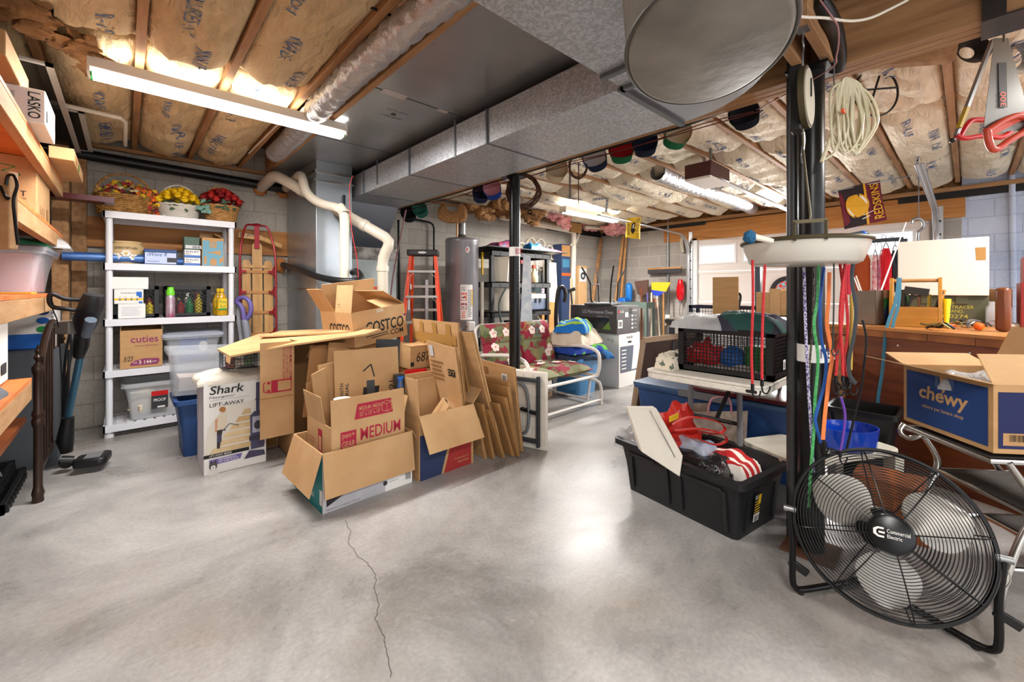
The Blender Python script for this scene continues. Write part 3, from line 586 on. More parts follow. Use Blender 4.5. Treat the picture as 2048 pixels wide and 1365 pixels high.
# ---------------- headboard ----------------
BRZ=mat('bronze_paint','#3b2a22',.35,.4); h=T('headboard','dark bronze spindle headboard standing on edge by the timber shelving','headboard',(-.36,3.54,0))
_s=.62; mb=MB(); mb.lathe([(a_*_s,b_) for a_,b_ in [(.036,0),(.04,.012),(.036,.03),(.043,.05),(.036,.07),(.03,.09),(.03,.42),(.041,.435),(.043,.46),(.033,.475),(.042,.49),(.04,.505),(.03,.52),(.03,.715),(.04,.735),(.042,.76),(.024,.775),(.013,.79),(.032,.815),(.013,.83),(.022,.85),(.008,.865),(.012,.875),(.0,.886)]],n=20); mb.build('post',BRZ,h)
o=mb.build('post',BRZ,h); o.location=(0,1.25,0)
arch=[(0,.03+1.19*i/20,.70+.28*math.sin(PI*i/20)**.8) for i in range(21)]
MB().tube(cat(arch,3),.017,8).build('arch_rail',BRZ,h); MB().tube([(0,.03,.16),(0,1.22,.16)],.014,8).build('lower_rail',BRZ,h)
for i in range(1,10):
    z=.70+.28*math.sin(PI*i/10)**.8; y=.03+1.19*i/10; mb=MB(); mb.cyl((0,y,.16),(0,y,z),.0055,n=8); mb.ball((0,y,z-.04),.011,8,6); mb.build('spindle',BRZ,h)
# ---------------- stick vacuum ----------------
v=T('stick_vacuum','cordless stick vacuum with a blue wand propped against the headboard','vacuum cleaner',tuple(F(165,925)))
def vp(px,py,D=None): 
    d=v.location; DD=D
    return W(px,py,DD)-d
D0=2.82
MB().tube([vp(137,832,2.8),vp(162,708,2.6)],.019,12).build('wand',mat('blue_wand','#4f7f9a',.3,.6),v)
mb=MB(); mb.tube([vp(134,905,2.82),vp(130,880,2.81),vp(136,836,2.8)],[.03,.045,.032],12); mb.ball(vp(133,925,2.75),(.04,.04,.04),12,8); mb.tube([vp(120,922,2.72),vp(146,922,2.76)],.03,10); mb.build('joint',BLACK,v)
mb=MB(); fw=(vp(212,905,2.8)-vp(150,922,2.72)); M=fr(vp(150,934,2.74)*1.0,(fw.x,fw.y,0),(-fw.y,fw.x,0)); mb.prism([(0,-.07),(.14,-.085),(.165,-.06),(.165,.08),(.14,.1),(0,.06)],.055,M); mb.build('floor_head',BLACK,v,bevel=.015)
MB().prism([(.05,-.05),(.13,-.06),(.13,.07),(.05,.05)],.06,M).build('head_window',mat('smoked_window','#8d8f92',.1,.3),v)
MB().tube([vp(158,712,2.6),vp(163,690,2.56),vp(166,655,2.5)],[.028,.038,.036],14).build('neck',BLACK,v)
mb=MB(); mb.tube([vp(166,672,2.5),vp(173,640,2.46),vp(184,606,2.42),vp(188,590,2.42)],[.034,.058,.056,.046],16); mb.build('motor_body',mat('dark_graphite','#26282c',.35,.3),v,bevel=.0)
MB().tube([vp(172,672,2.42),vp(182,640,2.38)],[.022,.026],12).build('dust_cup',mat('cup_tint','#5d6a78',.1,alpha=.7),v)
MB().tube(cat([vp(160,600,2.42),vp(130,598,2.38),vp(104,588,2.34),vp(99,600,2.34),vp(106,614,2.36),vp(130,618,2.38),vp(160,622,2.42)]),.012,10).build('handle',BLACK,v)
MB().bar(vp(120,655,2.44),vp(150,655,2.44),.07,.075).build('battery',mat('battery_grey','#77716d',.4),v,bevel=.008)
MB().tube(cat([vp(100,592,2.34),vp(104,615,2.36),vp(116,650,2.4),vp(121,720,2.5),vp(126,800,2.6)]),.003,6).build('charging_cord',BLACK,v)
cc=thing(MB().tube(cat([W(a,b,3.05) for a,b in [(140,665),(133,700),(127,760),(122,840),(127,842),(134,760),(143,700),(140,665)]],5,True),.009,6,closed=True).tube(cat([W(a,b,3.02) for a,b in [(118,655),(116,760),(121,835),(133,830),(138,700)]]),.008,6),'hanging_hose',BLACK,'black cables hanging behind the stick vacuum','cable')
# ---------------- white plastic shelving ----------------
SHZ=[.10,.54,.955,1.41,1.83]; sx0,sx1,sy0,sy1=-.13,.77,4.67,5.1
ws=T('plastic_shelving','white five tier plastic shelving unit against the block wall','shelving',(sx0,sy0,0)); W_,D_=sx1-sx0,sy1-sy0
SHW=mat('shelf_white','#dcdde2',.45)
for z in SHZ:
    mb=MB(); mb.box(0,0,z-.055,W_,.012,z); mb.box(0,D_-.012,z-.055,W_,D_,z); mb.box(0,0,z-.055,.012,D_,z); mb.box(W_-.012,0,z-.055,W_,D_,z)
    for k in range(14): mb.box(.012+k*(W_-.024)/14,.012,z-.012,.012+k*(W_-.024)/14+.045,D_-.012,z-.002)
    for k in range(6): mb.box(.012,.02+k*.07,z-.02,W_-.012,.03+k*.07,z-.008)
    mb.build('shelf',SHW,ws); MB().box(-.006,-.002,z-.056,.0,.05,z+.001).build('end_cap',DGREY,ws)
for x in (.035,W_-.035):
    for y in (.035,D_-.035):
        mb=MB(); mb.cyl((x,y,.012),(x,y,1.8),.022,n=16); mb.cyl((x,y,0),(x,y,.03),.03,n=16); mb.build('leg',SHW,ws)
def sX(px,Y): return PY(px,581,Y).x
# ---- level 2: diapers carton, clear bin
z=SHZ[1]+.002
t=carton('diaper_carton','tan diaper carton with purple lettering and open top on the white shelving',(sX(240,4.72),4.72,z),.268,.3,.315,flaps=(('L',-8,.1),('R',-5,.1),('B',-70,.1)))
PU=mat('purple_ink','#8a3a63',.8); t.location.y=4.70
deco(t,[('t',.065,.21,.24,.265,'cuties',{'b':.05},PU),('t',.09,.175,.24,.19,'Premium Baby Diapers',PU),('p',[(.06,.02),(.235,.02),(.25,.05),(.24,.07),(.15,.075),(.09,.06),(.065,.04)],PU),('t',.115,.03,.13,.06,'3',{'b':.04},CREAM),('t',.15,.03,.195,.06,'144',{'b':.04},CREAM),('t',.08,.038,.105,.05,'SIZE',CREAM),('t',.2,.038,.23,.05,'COUNT',CREAM),('t',.02,.06,.08,.1,'5/23',{'i':.4},BLK)],FF())
rag('bubble_wrap','bubble wrap crumpled inside the diaper carton','',(t.location.x+.13,4.86,z+.17),.22,.22,.07,mat('bubble_film','#d5d8da',.15,alpha=.5),4,c_='wrap')
t=tote('clear_bin','clear lidded bin holding a blue product box on the white shelving',(sX(330,4.7),4.69,z),.40,.37,.25,CLEAR,lid=mat('clear_lid','#c9cfe0',.2,alpha=.6)); MB().box(.1,.03,.02,.3,.1,.22).build('product_box',BLUE,t); MB().ball((.27,.028,.14),(.035,.004,.05),12,8).build('product_picture',WPAPER,t)
# level 1
z=SHZ[0]+.002
t=tote('cloth_bin','clear open bin stuffed with cream cloth on the bottom shelf',(sX(248,4.7),4.69,z),.42,.38,.31,mat('clear_bin_film','#d9dcdf',.2,alpha=.4)); 
for i,(x,y,zz,r) in enumerate([(.12,.1,.1,.09),(.3,.12,.09,.1),(.2,.2,.15,.12),(.12,.15,.2,.08),(.3,.22,.2,.08)]): MB().ball((x,y,zz),(r,r*.8,r*.7),14,9,nz=.5,seed=i).build('folded_contents',mat('cream_cloth','#ddceb4',.9,bump=.3),t)
deco(t,[('r',.15,.08,.26,.23,DGREY),('r',.15,.19,.26,.23,RED),('t',.165,.14,.245,.165,'PROOF',{'b':.03},WPAPER),('r',.19,.085,.24,.1,WPAPER)],fr((.02,.005,.0),(1,0,0),(0,-.06,1)))
# level 3
z=SHZ[2]+.002
def wb(px0,px1,h,z,Y,lab,name='bulb_box',d=.1,m=WPAPER):
    x0=sX(px0,Y); x1=sX(px1,Y); t,s=solid(name,(x0,Y,z),(x1,Y+d,z+h),m,lab,'box'); return t,x1-x0
t,w_=wb(236,291,.12,z,4.69,'lowest white box of the stack on the middle white shelf'); deco(t,lines(.02,.02,w_-.02,.1,6,mat('pale_ink','#c6cad4',.8)),FF())
t,w_=wb(228,287,.12,z+.121,4.69,'white light bulb box in the middle of the stack on the middle white shelf'); 
deco(t,[('r',0,.03,w_,.045,YEL),('r',w_-.045,.05,w_-.01,.1,BLUE),('r',w_-.03,.004,w_-.006,.02,BLUE)]+[('e',.035+.035*k,.055,.011,.011,mat('pale_bulb','#d8d4c4',.6)) for k in range(4)]+[('r',.03+.035*k,.028,.04+.035*k,.045,GREYP) for k in range(4)]+[('t',.04,.085,.13,.095,'STANDARD A19',DGREY)],FF())
wb(222,297,.10,z+.242,4.69,'plain white box topping the stack on the middle white shelf')
def crate(name,lab,x0,y0,z0,w,d,h,m,cell=.02,grp=None,slits=True,diag=False,rz=0):
    t=T(name,lab,'crate',(x0,y0,z0),rz,grp); mb=MB(); q=.008
    for zz in (0,h-.03): 
        for a in ((0,0,w,q),(0,d-q,w,d),(0,0,q,d),(w-q,0,w,d)): mb.box(a[0],a[1],zz,a[2],a[3],zz+.03)
    for x,y in ((0,0),(w-.03,0),(0,d-.03),(w-.03,d-.03)): mb.box(x,y,0,x+.03,y+.03,h)
    mb.box(0,0,0,w,d,.006); mb.build('rim_frame',m,t)
    for fc in 'FBLR':
        L_=w if fc in 'FB' else d; mb=MB(); n=int((L_-.06)/cell); nz=int((h-.06)/cell)
        M={'F':fr((0,.004,0),(1,0,0),(0,0,1)),'B':fr((0,d-.004,0),(1,0,0),(0,0,1)),'L':fr((.004,d,0),(0,-1,0),(0,0,1)),'R':fr((w-.004,0,0),(0,1,0),(0,0,1))}[fc]; mb.T=M
        if diag:
            for k in range(-nz,n): 
                a=(.03+max(k,0)*cell,.03+max(-k,0)*cell); l=min(n-max(k,0),nz-max(-k,0))*cell
                if l>0: mb.bar((a[0],a[1],0),(a[0]+l,a[1]+l,0),.004,.004); mb.bar((L_-a[0],a[1],0),(L_-a[0]-l,a[1]+l,0),.004,.004)
        else:
            for k in range(n+1): mb.box(.03+k*(L_-.06)/n-.002,.03,-.002,.03+k*(L_-.06)/n+.002,h-.03,.002)
            for k in range(nz+1): mb.box(.03,.03+k*(h-.06)/nz-.002,-.002,L_-.03,.03+k*(h-.06)/nz+.002,.002)
        mb.build('lattice_side',m,t,kind='stuff')
    return t
ca=crate('milk_crate','black milk crate behind the stacked white boxes on the white shelving',sX(216,4.74)+.02,4.8,z,.30,.28,.27,BLACK,.035,diag=True)
cb=crate('milk_crate','black milk crate of cans in the middle of the white shelving',sX(330,4.74),4.74,z,.325,.3,.27,BLACK,.03,diag=True)
rd=random.Random(7)
for cr,n,lab in ((ca,10,'small bottle in the milk crate behind the stacked white boxes'),(cb,16,'small can inside the middle milk crate')):
    for i in range(n):
        cx=cr.location.x+.045+.065*(i%4); cy=cr.location.y+.05+.08*(i//4); mb=MB(); hh=rd.uniform(.12,.2); mb.lathe([(.026,0),(.028,.01),(.028,hh*.7),(.012,hh*.82),(.012,hh)],n=12)
        o=mb.build('aerosol_can',mat('can%d'%(i%6),['#b7bcc4','#b03a3a','#2f8f52','#d8c23a','#e8e6e0','#2e4f9b'][i%6],.3)); o.location=(cx,cy,z+.008); tag(o,lab,'can','bottles and cans in the milk crates')
t=T('spray_can','silver and magenta spray can with a lime green cap on the middle white shelf','spray can',(sX(341,4.71),4.71,z)); MB().lathe([(.033,0),(.034,.01),(.034,.17),(.026,.19)],n=20).build('can_body',mat('can_print','#b8b4bb',.25,.4,c2='#a33a66',sc=7),t); MB().lathe([(.03,.19),(.03,.225),(.024,.235),(.022,.26)],n=16).build('cap',mat('lime','#6fce2c',.4),t)
for i,(px,yy) in enumerate(((437,4.85),(444,4.74))):
    t=T('cleaner_bottle',['yellow pine cleaner bottle at the back beside the shelf leg','yellow pine cleaner bottle with labelled front beside the shelf leg'][i],'bottle',(sX(px,yy),yy,z)); MB().lathe([(.042,0),(.045,.01),(.045,.14),(.025,.19),(.014,.205),(.014,.22)],n=20,sy=.7).build('bottle_body',mat('amber_liquid','#c79a1c',.15,alpha=.9),t); MB().cyl((0,0,.22),(0,0,.25),.018,n=14).build('cap',YEL,t)
    deco(t,[('r',-.033,.05,.033,.155,YEL),('r',-.033,.05,.033,.065,GREEN),('t',-.028,.11,.028,.145,'Pine',{'b':.03},GREEN),('t',-.022,.07,.022,.1,'Sol',{'b':.03},GREEN)],FF(-.034))
# level 4
z=SHZ[3]+.002
t=T('kitchen_crock','cream stoneware crock with a daisy band on the upper white shelf','crock',(sX(252,4.86),4.86,z)); MB().lathe([(.095,0),(.12,.03),(.132,.09),(.125,.14),(.105,.165),(.1,.17),(.108,.18),(.108,.19),(.095,.19),(.09,.15)],n=36,cap1=True).build('crock_body',mat('stoneware','#cdb384',.45,c2='#c2a676',sc=4),t)
def cyl_fn(cx,cy,r): return lambda u,v:(cx+r*math.sin(u/r),cy-r*math.cos(u/r),v)
its=[('r',-.15,.03,.15,.085,mat('daisy_band','#5f8aa0',.5,c2='#8fa26c',sc=18))]
for k,(u,vv) in enumerate([(-.06,.06),(.05,.055),(.0,.085)]):
    its+=[('e',u+.022*math.cos(a*PI/3),vv+.018*math.sin(a*PI/3),.011,.009,WPAPER) for a in range(6)]+[('e',u,vv,.009,.007,YEL)]
f_=[]; 
o=deco(t,its,None,'painted_band',cyl_fn(0,0,.1345)); 
for k in range(1): deco(t,[('t',-.075,.12,.075,.142,"GWEN'S KITCHEN",{'b':.01},BLK)],None,'lettering',cyl_fn(0,0,.133))
t,w_=solid('paper_box',(sX(288,4.70),4.70,z),(sX(354,4.70),4.82,z+.13),BLUEP,'blue and white boxed gadget on the upper white shelf','box'); w_=w_[0]; deco(t,[('r',.006,.006,w_-.006,.1,mat('pale_blue_print','#b9c6e8',.5)),('t',.02,.07,.15,.1,'iWave R',{'i':.3},NAVY),('r',.15,.02,.22,.06,DGREY),('t',.02,.02,.1,.03,'PAPER SHREDDER',NAVY)],FF())
for i,(x0,x1,yy,zz,lab) in enumerate([(-.36,.25,4.78,z+.045,'long blue wrapped roll poking out left of the white shelving'),(.1,.55,4.86,z+.035,'blue wrapped roll behind the boxed gadget')]):
    mb=MB(); mb.cyl((x0,yy-.01,zz+.002),(x1,yy-.01,zz+.002),.036,n=20); o=thing(mb,'wrapped_roll',mat('roll_blue','#274f93',.3,.3,c2='#5f87c2',sc=4,stretch=(1,8,8)),lab,'roll')
t,w_=solid('green_box',(sX(368,4.75),4.75,z+.145),(sX(399,4.75),4.9,z+.26),mat('green_grey','#4c6457',.6),'dull green box on top of the bulb cartons','box'); deco(t,[('r',.01,.01,.13,.04,SILV)]+bars(.06,.012,.12,.035,10,BLK),FF())
for i in range(2):
    t,w_=solid('bulb_carton',(sX(369,4.73),4.73,z+.072*i),(sX(401,4.73),4.88,z+.072*i+.071),WPAPER,['lower blue and white bulb carton under the green box','upper blue and white bulb carton under the green box'][i],'box'); deco(t,[('r',0,.0,w_[0],.022,mat('mid_blue','#4a72b4',.6)),('t',.01,.045,.1,.06,'PHILIPS',{'b':.02},NAVY),('t',.01,.028,.05,.04,'85w',DGREY)],FF())
t=carton('blue_tan_carton','blue and tan patterned carton with open top at the right of the upper shelf',(sX(404,4.72),4.72,z),.165,.2,.26,m=CARD,flaps=(('B',-50,.08),('R',-60,.08)))
BT=mat('pale_teal','#6e9fb3',.8); deco(t,[('r',.004,.004,.161,.235,BT),('r',.055,.17,.11,.235,CARD),('t',.062,.18,.1,.225,'UP',{},BT),('p',[(.02,.12),(.14,.15),(.14,.1),(.08,.12)],CARD),('r',.015,.02,.035,.09,CARD),('p',[(.06,.01),(.11,.01),(.11,.06),(.085,.075),(.06,.06)],CARD),('p',[(.13,.02),(.161,.05),(.161,.09),(.13,.07)],CARD)],FF())
# ---- flower baskets
WIC=mat('wicker','#b98b4c',.6,c2='#8e6128',sc=30,bump=.6,bsc=60)
def basket(name,lab,loc,rx,ry,h,m,handle=None,flare=1.15):
    t=T(name,lab,'flower basket',loc); mb=MB(); n=72
    for k in range(11):
        zz=.008+h*k/10.5; f=(1/flare+(1-1/flare)*k/10)
        pts=[((rx*f+.003*math.sin(i*PI/2+(k%2)*PI))*math.cos(2*PI*i/n),(ry*f+.003*math.sin(i*PI/2+(k%2)*PI))*math.sin(2*PI*i/n),zz) for i in range(n)]
        mb.tube(pts,h*.048,6,closed=True)
    mb.lathe([(rx/flare*.97,0),(rx*.97,h)],n=30,sy=ry/rx); mb.build('woven_body',m,t)
    mb=MB(); mb.tube([(rx*1.02*math.cos(2*PI*i/n),ry*1.02*math.sin(2*PI*i/n),h+.004+.003*math.sin(i*1.4)) for i in range(n)],.009,6,closed=True); mb.build('rim_braid',m,t)
    if handle:
        mb=MB()
        for ph in (0,2.1,4.2): mb.tube([(rx*.95*math.cos(a)+.006*math.cos(a*9+ph),.006*math.sin(a*9+ph)+handle[1],h+handle[0]*math.sin(a)) for a in [PI*i/40 for i in range(41)]],.006,6)
        mb.build('handle',m,t)
    return t
def mum(p,r,seed,n=26,k=3):
    mb=MB(); rd=random.Random(seed)
    for j in range(k):
        for i in range(n//k+3*(k-j)):
            a=rd.uniform(0,2*PI); el=R(15+25*j+rd.uniform(-8,8)); d=V((math.cos(a)*math.cos(el),math.sin(a)*math.cos(el),math.sin(el))); s=d.cross(V((0,0,1))).normalized(); L_=r*(1-.18*j)
            q=p+d*L_; mid=p+d*L_*.6; u=s.cross(d)*r*.06
            mb.add([p,mid+s*r*.27,q+u*0.5,mid-s*r*.27,mid+u],[(0,1,4),(1,2,4),(2,3,4),(3,0,4)])
    mb.ball(p+V((0,-r*.1,r*.2)),r*.55,8,6); return mb
def leaf(mb,p,d,s,seed,maple=True,m=None):
    rd=random.Random(seed); d=V(d).normalized(); x=d.orthogonal().normalized(); x=(Matrix.Rotation(rd.uniform(0,6),3,d)@x); y=d.cross(x)
    if maple: out=[(0,-.35),(.3,-.45),(.28,-.2),(.75,-.1),(.5,.1),(.6,.45),(.25,.35),(0,1),(-.25,.35),(-.6,.45),(-.5,.1),(-.75,-.1),(-.28,-.2),(-.3,-.45)]
    else: out=[(0,-.6),(.35,-.3),(.42,.1),(.2,.6),(0,.85),(-.2,.6),(-.42,.1),(-.35,-.3)]
    vs=[p+(x*a+y*b)*s+d*(-.25*s*(a*a+b*b)) for a,b in out]; n=len(vs); mb.add([p+d*s*.06]+vs,[(0,1+i,1+(i+1)%n) for i in range(n)],m)
zt=SHZ[4]+.002
b1=basket('autumn_basket','brown wicker basket with handle full of autumn leaves on the white shelving',(sX(250,4.88)+.0,4.88,zt),.19,.13,.15,WIC,(.20,.0))
LM=[mat('leaf_cream','#dcc08d',.7),mat('leaf_orange','#d8631e',.7),mat('leaf_red','#a92830',.7),mat('leaf_gold','#e0b021',.7),mat('leaf_rust','#8d4a1f',.7),mat('leaf_olive','#6d7a2a',.7),mat('leaf_crimson','#7c1b2a',.7)]
rd=random.Random(5); mbs=[MB() for _ in LM]
for i in range(150):
    a=rd.uniform(0,2*PI); rr=rd.uniform(0,1)**.5; x=.21*rr*math.cos(a)+.02; y=.13*rr*math.sin(a); z_=.14+.13*(1-rr**2)+rd.uniform(-.02,.03); leaf(mbs[rd.randrange(len(LM))],V((x,y,z_)),(x*2+rd.uniform(-.4,.4),y*2-.7,.6+rd.uniform(-.3,.3)),rd.uniform(.02,.042),i)
for i in range(30): leaf(mbs[rd.choice([1,3,4,2])],V((.19+rd.uniform(-.04,.05),-.05+rd.uniform(-.05,.05),.02+rd.uniform(0,.2))),(.3,-1,.3),rd.uniform(.02,.035),i+200)
for m_,lm in zip(mbs,LM): m_.build('leaf_spray',lm,b1,flat=True,kind='stuff')
b2=basket('yellow_flower_basket','white wicker basket of yellow chrysanthemums on the white shelving',(sX(358,4.86),4.86,zt),.15,.11,.12,mat('white_wicker','#dcd6cc',.6,bump=.4,bsc=60),(.19,0))
b3=basket('red_flower_basket','tan wicker basket of red chrysanthemums at the right end of the white shelving',(sX(440,4.84)+.01,4.84,zt),.14,.11,.15,mat('tan_wicker','#c89a5e',.6,c2='#a87840',sc=40,bump=.5,bsc=60),(.2,.03),1.3)
GL=mat('flower_leaf','#2f5038',.7,c2='#476b50',sc=20)
for bk,cols,cx,n,R_,zz in ((b2,[mat('yellow_petal','#efc60c',.6)],0,26,.15,.13),(b3,[mat('red_petal','#b3221c',.6),mat('deep_red_petal','#8d1318',.6)],0,30,.16,.17)):
    rd=random.Random(n)
    for i in range(n):
        a=i*2.399; rr=((i+.5)/n)**.5; p=V((R_*rr*math.cos(a),R_*.75*rr*math.sin(a)-.02,zz+.11*(1-rr*rr)+.02)); mum(p,rd.uniform(.042,.054),i,34).build('flower',cols[i%len(cols)],bk,flat=True)
    mb=MB()
    for i in range(46): a=rd.uniform(0,2*PI); p=V((R_*1.0*math.cos(a)*rd.uniform(.7,1.05),R_*.8*math.sin(a),zz+rd.uniform(-.05,.06))); leaf(mb,p,(p.x*3,p.y*3-.4,.5),rd.uniform(.025,.04),i,False)
    mb.build('foliage',GL,bk,flat=True,kind='stuff')
mb=MB(); rd=random.Random(9)
for i in range(14): leaf(mb,V((-.15+rd.uniform(-.05,.05),-.1,.13+rd.uniform(-.05,.06))),(-.3,-1,.3),rd.uniform(.03,.045),i,False)
mb.build('foliage',mat('grey_green_leaf','#6f9a8c',.7),b3,flat=True,kind='stuff')
# ---------------- carton pile in the middle ----------------
TEAL=mat('teal_print','#1d8385',.6); GREYPR=mat('grey_photo_print','#9b9aa0',.6,c2='#c7c6ca',sc=2)
# white base carton of an appliance, flaps folded down
t=carton('griddle_carton','open appliance carton with teal end and tan flaps folded down',(.77,2.32,0),.54,.447,.318,R(2),m=CARD2,flaps=(('F',172,.235,0,1,'flap'),('L',163,.225,.0,1),('B',165,.2),('R',150,.2)))
deco(t,[('r',0,0,.54,.318,GREYPR),('r',.36,.0,.54,.318,WPAPER),('p',[(.02,.03),(.33,.16),(.33,.2),(.02,.12)],mat('griddle_print','#1c1c1e',.4)),('p',[(.05,.1),(.30,.2),(.29,.22),(.03,.13)],SILV),('e',.36,.085,.014,.014,DGREY),('e',.36,.05,.014,.014,DGREY),('t',.385,.08,.47,.088,'REMOVABLE GRIDDLE',DGREY),('t',.385,.045,.45,.053,'ADJUSTABLE HEAT',DGREY),('r',.49,.03,.53,.06,WPAPER)]+bars(.492,.03,.528,.07,12,BLK)+[('t',.02,.012,.2,.02,'Electric Indoor Grill',GREYP)],FF())
deco(t,[('r',0,0,.447,.318,TEAL),('r',.41,.04,.447,.12,WPAPER),('t',.13,.05,.33,.085,'Hamilton Beach',{'b':.02},WPAPER),('t',.2,.095,.3,.105,'searing grill',WPAPER),('r',.02,.01,.09,.06,WPAPER)]+bars(.025,.015,.085,.055,8,BLK)+[('e',.04,.2,.03,.06,BLK),('r',.0,.25,.04,.318,WPAPER)],FL(.447))
# medium moving carton standing in it
t=carton('moving_carton','tan medium moving carton with maroon lettering standing inside the appliance carton',(.83,2.36,.012),.45,.37,.42,R(2),m=CARD2,flaps=(('F',-4,.15),('L',9,.16,.25,1),('B',5,.19),('R',14,.1)))
deco(t,[('t',.165,.315,.42,.385,'MEDIUM',{'b':.04},REDI),('p',[(.05,.285),(.14,.285),(.14,.385),(.05,.385)],REDI),('t',.06,.34,.13,.375,'pen+',{},CARD2),('t',.058,.295,.132,.33,'GEAR',{'b':.03},CARD2)],FF())
deco(t,[('p',[(.13,.02),(.37,.02),(.36,.105),(.15,.105)],REDI),('t',.16,.068,.30,.088,'MEDIUM / MEDIO',{'b':.015},CARD2),('t',.16,.033,.29,.053,'22" x 13" x 15"',{'b':.015},CARD2),('r',.16,.0585,.29,.06,CARD2)]+[('l',q,.0025,CARD2) for q in ([(.30,.04),(.30,.085),(.33,.095),(.36,.085),(.36,.04),(.33,.03),(.30,.04)],[(.30,.085),(.33,.075),(.36,.085)],[(.33,.075),(.33,.03)])],fr((0,-.0015,.42),(1,0,0),(0,-math.sin(R(-4)),math.cos(R(-4)))))
deco(t,[('t',.02,.3,.14,.31,'NEED MORE BOXES?',REDI),('t',.02,.28,.14,.29,'WALMART.COM/MOVING',REDI),('r',.18,.24,.24,.38,REDI),('r',.19,.26,.23,.34,CARD2)],FL(.37))
t=thing(MB().cyl((0,0,0),(0,0,.55),.047,n=28),'paper_roll',mat('roll_paper','#dcd6c8',.6),'upright cream paper roll at the corner of the medium moving carton','roll'); t.location=(.915,2.43,.02)
def leanb(x,y,w,h,tz,lean,rz,lab,items=(),m=CARD2,z=.02,name='flattened_carton',grp=None,th=.010,ply=2,c='cardboard'):
    t=T(name,lab,c,(x,y,z),0,grp,(R(lean),R(tz),R(rz))); 
    for k in range(ply): MB().box(.004*k,k*th,0,w-.006*k,k*th+th*.75,h-.008*k).build('cardboard_layer',m if k==0 else CARD3,t)
    if items: deco(t,items,FF())
    return t
leanb(.93,2.55,.40,.80,0,-6,-8,'brown flattened carton with black smile arrow and stamped numbers standing in the medium moving carton',[('l',[(.17,.66),(.22,.70),(.24,.62)],.008,BLK),('p',[(.16,.48),(.26,.48),(.27,.56),(.17,.56)],BLK),('r',.19,.45,.24,.6,DGREY),('t',.33,.5,.36,.58,'160',{'r':-90},BLK),('t',.03,.42,.05,.6,'MADE WITH',{'r':90,'b':.02},BLK),('t',.06,.42,.08,.6,'MATERIAL',{'r':90,'b':.02},BLK),('t',.22,.38,.26,.43,'70',{'r':90},BLK),('p',[(.09,.35),(.24,.36),(.24,.42),(.09,.41)],BLUE),('t',.12,.375,.23,.39,'prime video',WPAPER)])
leanb(.90,2.62,.30,.72,-3,-3,14,'brown flattened carton behind the paper roll in the moving carton')
leanb(.89,2.58,.16,.69,-7,-4,40,'narrow brown flattened carton edge on behind the paper roll')
leanb(1.10,2.52,.22,.53,12,-12,-2,'small flattened carton tucked at the right inside the moving carton',m=CARD3)
t,_=solid('shaver_box',(0,0,0),(.062,.05,.21),BLACK,'slim black box with blue shaver picture at the right rim of the moving carton','box'); t.location=(1.262,2.46,.44); t.rotation_euler=(0,0,R(-8))
thing(MB().box(1.255,2.44,.02,1.268,2.52,.438),'packing_divider',CARD,'upright cardboard divider under the slim black box','cardboard')
deco(t,[('p',[(.01,.13),(.05,.13),(.04,.17),(.055,.2),(.01,.2),(.02,.17)],BLUE),('r',.025,.08,.037,.17,GREYP),('r',.005,.02,.057,.055,BLUE),('t',.01,.026,.052,.034,'SHAVER',WPAPER)],FF())
t=leanb(1.23,2.78,.17,.83,4,-3,-12,'glossy black carton panel rising behind the slim shaver box',m=BLACK,ply=1)
# right hand carton, navy and red
t=carton('truck_carton','open tan carton with navy and red panels right of the appliance carton',(1.34,2.305,0),.43,.41,.405,R(1.5),m=CARD,flaps=(('F',150,.235),('L',4,.23),('R',40,.16),('B',8,.2)))
REDB=mat('brick_red_print','#9c2b28',.75); deco(t,[('p',[(.006,.0),(.165,.0),(.24,.245),(.006,.285)],mat('slate_navy','#263356',.75)),('p',[(.185,.0),(.41,.0),(.41,.22),(.26,.24)],REDB),('t',.27,.06,.39,.075,'uhaulstorage.com',CARD),('t',.30,.035,.39,.05,'800-GO-UHAUL',CARD)],FF())
t=carton('small_carton','small plain tan carton tipped on its corner inside the navy and red carton',(1.45,2.42,.20),.22,.17,.27,m=CARD2,rot=(R(8),R(35),R(-15)),flaps=(('F',-80,.1),('B',-80,.08)))
thing(MB().box(1.36,2.66,.02,1.72,2.675,.60).box(1.38,2.63,.02,1.70,2.64,.56),'flattened_carton',CARD2,'pair of flattened cartons standing at the back of the navy and red carton','cardboard')
thing(MB().prism([(0,0),(.22,0),(.2,.1),(.03,.12)],.01,fr((1.45,2.73,.50),(1,0,.05),(0,0,1))).prism([(0,0),(.12,0),(.12,.05),(0,.05)],.012,fr((1.5,2.712,.55),(1,0,0),(0,0,1))),'red_printed_flap',RED,'red printed carton flap behind the tipped small carton','cardboard')
# big carton on its side facing the camera
m=CARD; t=T('side_opening_carton','large moving carton lying on its side with its opening toward the camera','box',(.86,3.17,0)); mb=MB(); w,d,h=.40,.42,.84
mb.box(0,0,0,.005,d,h); mb.box(w-.005,0,0,w,d,h); mb.box(0,d-.005,0,w,d,h); mb.box(0,0,h-.005,w,d,h); mb.box(0,0,0,w,d,.005); mb.build('box_body',CARDIN,t)
fl_=MB().box(-.205,-.005,.2,0,0,.84).build('flap',CARD2,t); MB().box(-.2,-.0065,.465,0,-.005,.469).build('fold_line',EDGE,fl_)
WM=REDI; deco(t,[('t',-.07,.58,-.055,.82,'NEED MORE BOXES?',{'r':90},WM),('t',-.05,.55,-.035,.82,'SCAN HERE OR VISIT US AT',{'r':90},WM),('t',-.03,.52,-.012,.83,'WALMART.COM/MOVING',{'r':90,'b':.03},WM),('r',-.14,.5,-.015,.585,WM),('r',-.1,.51,-.02,.575,CARD2),('e',-.155,.515,.01,.01,WM),('e',-.155,.57,.01,.01,WM),('l',[(-.14,.5),(-.185,.515),(-.185,.57),(-.175,.575)],.006,WM)],FF(-.005))
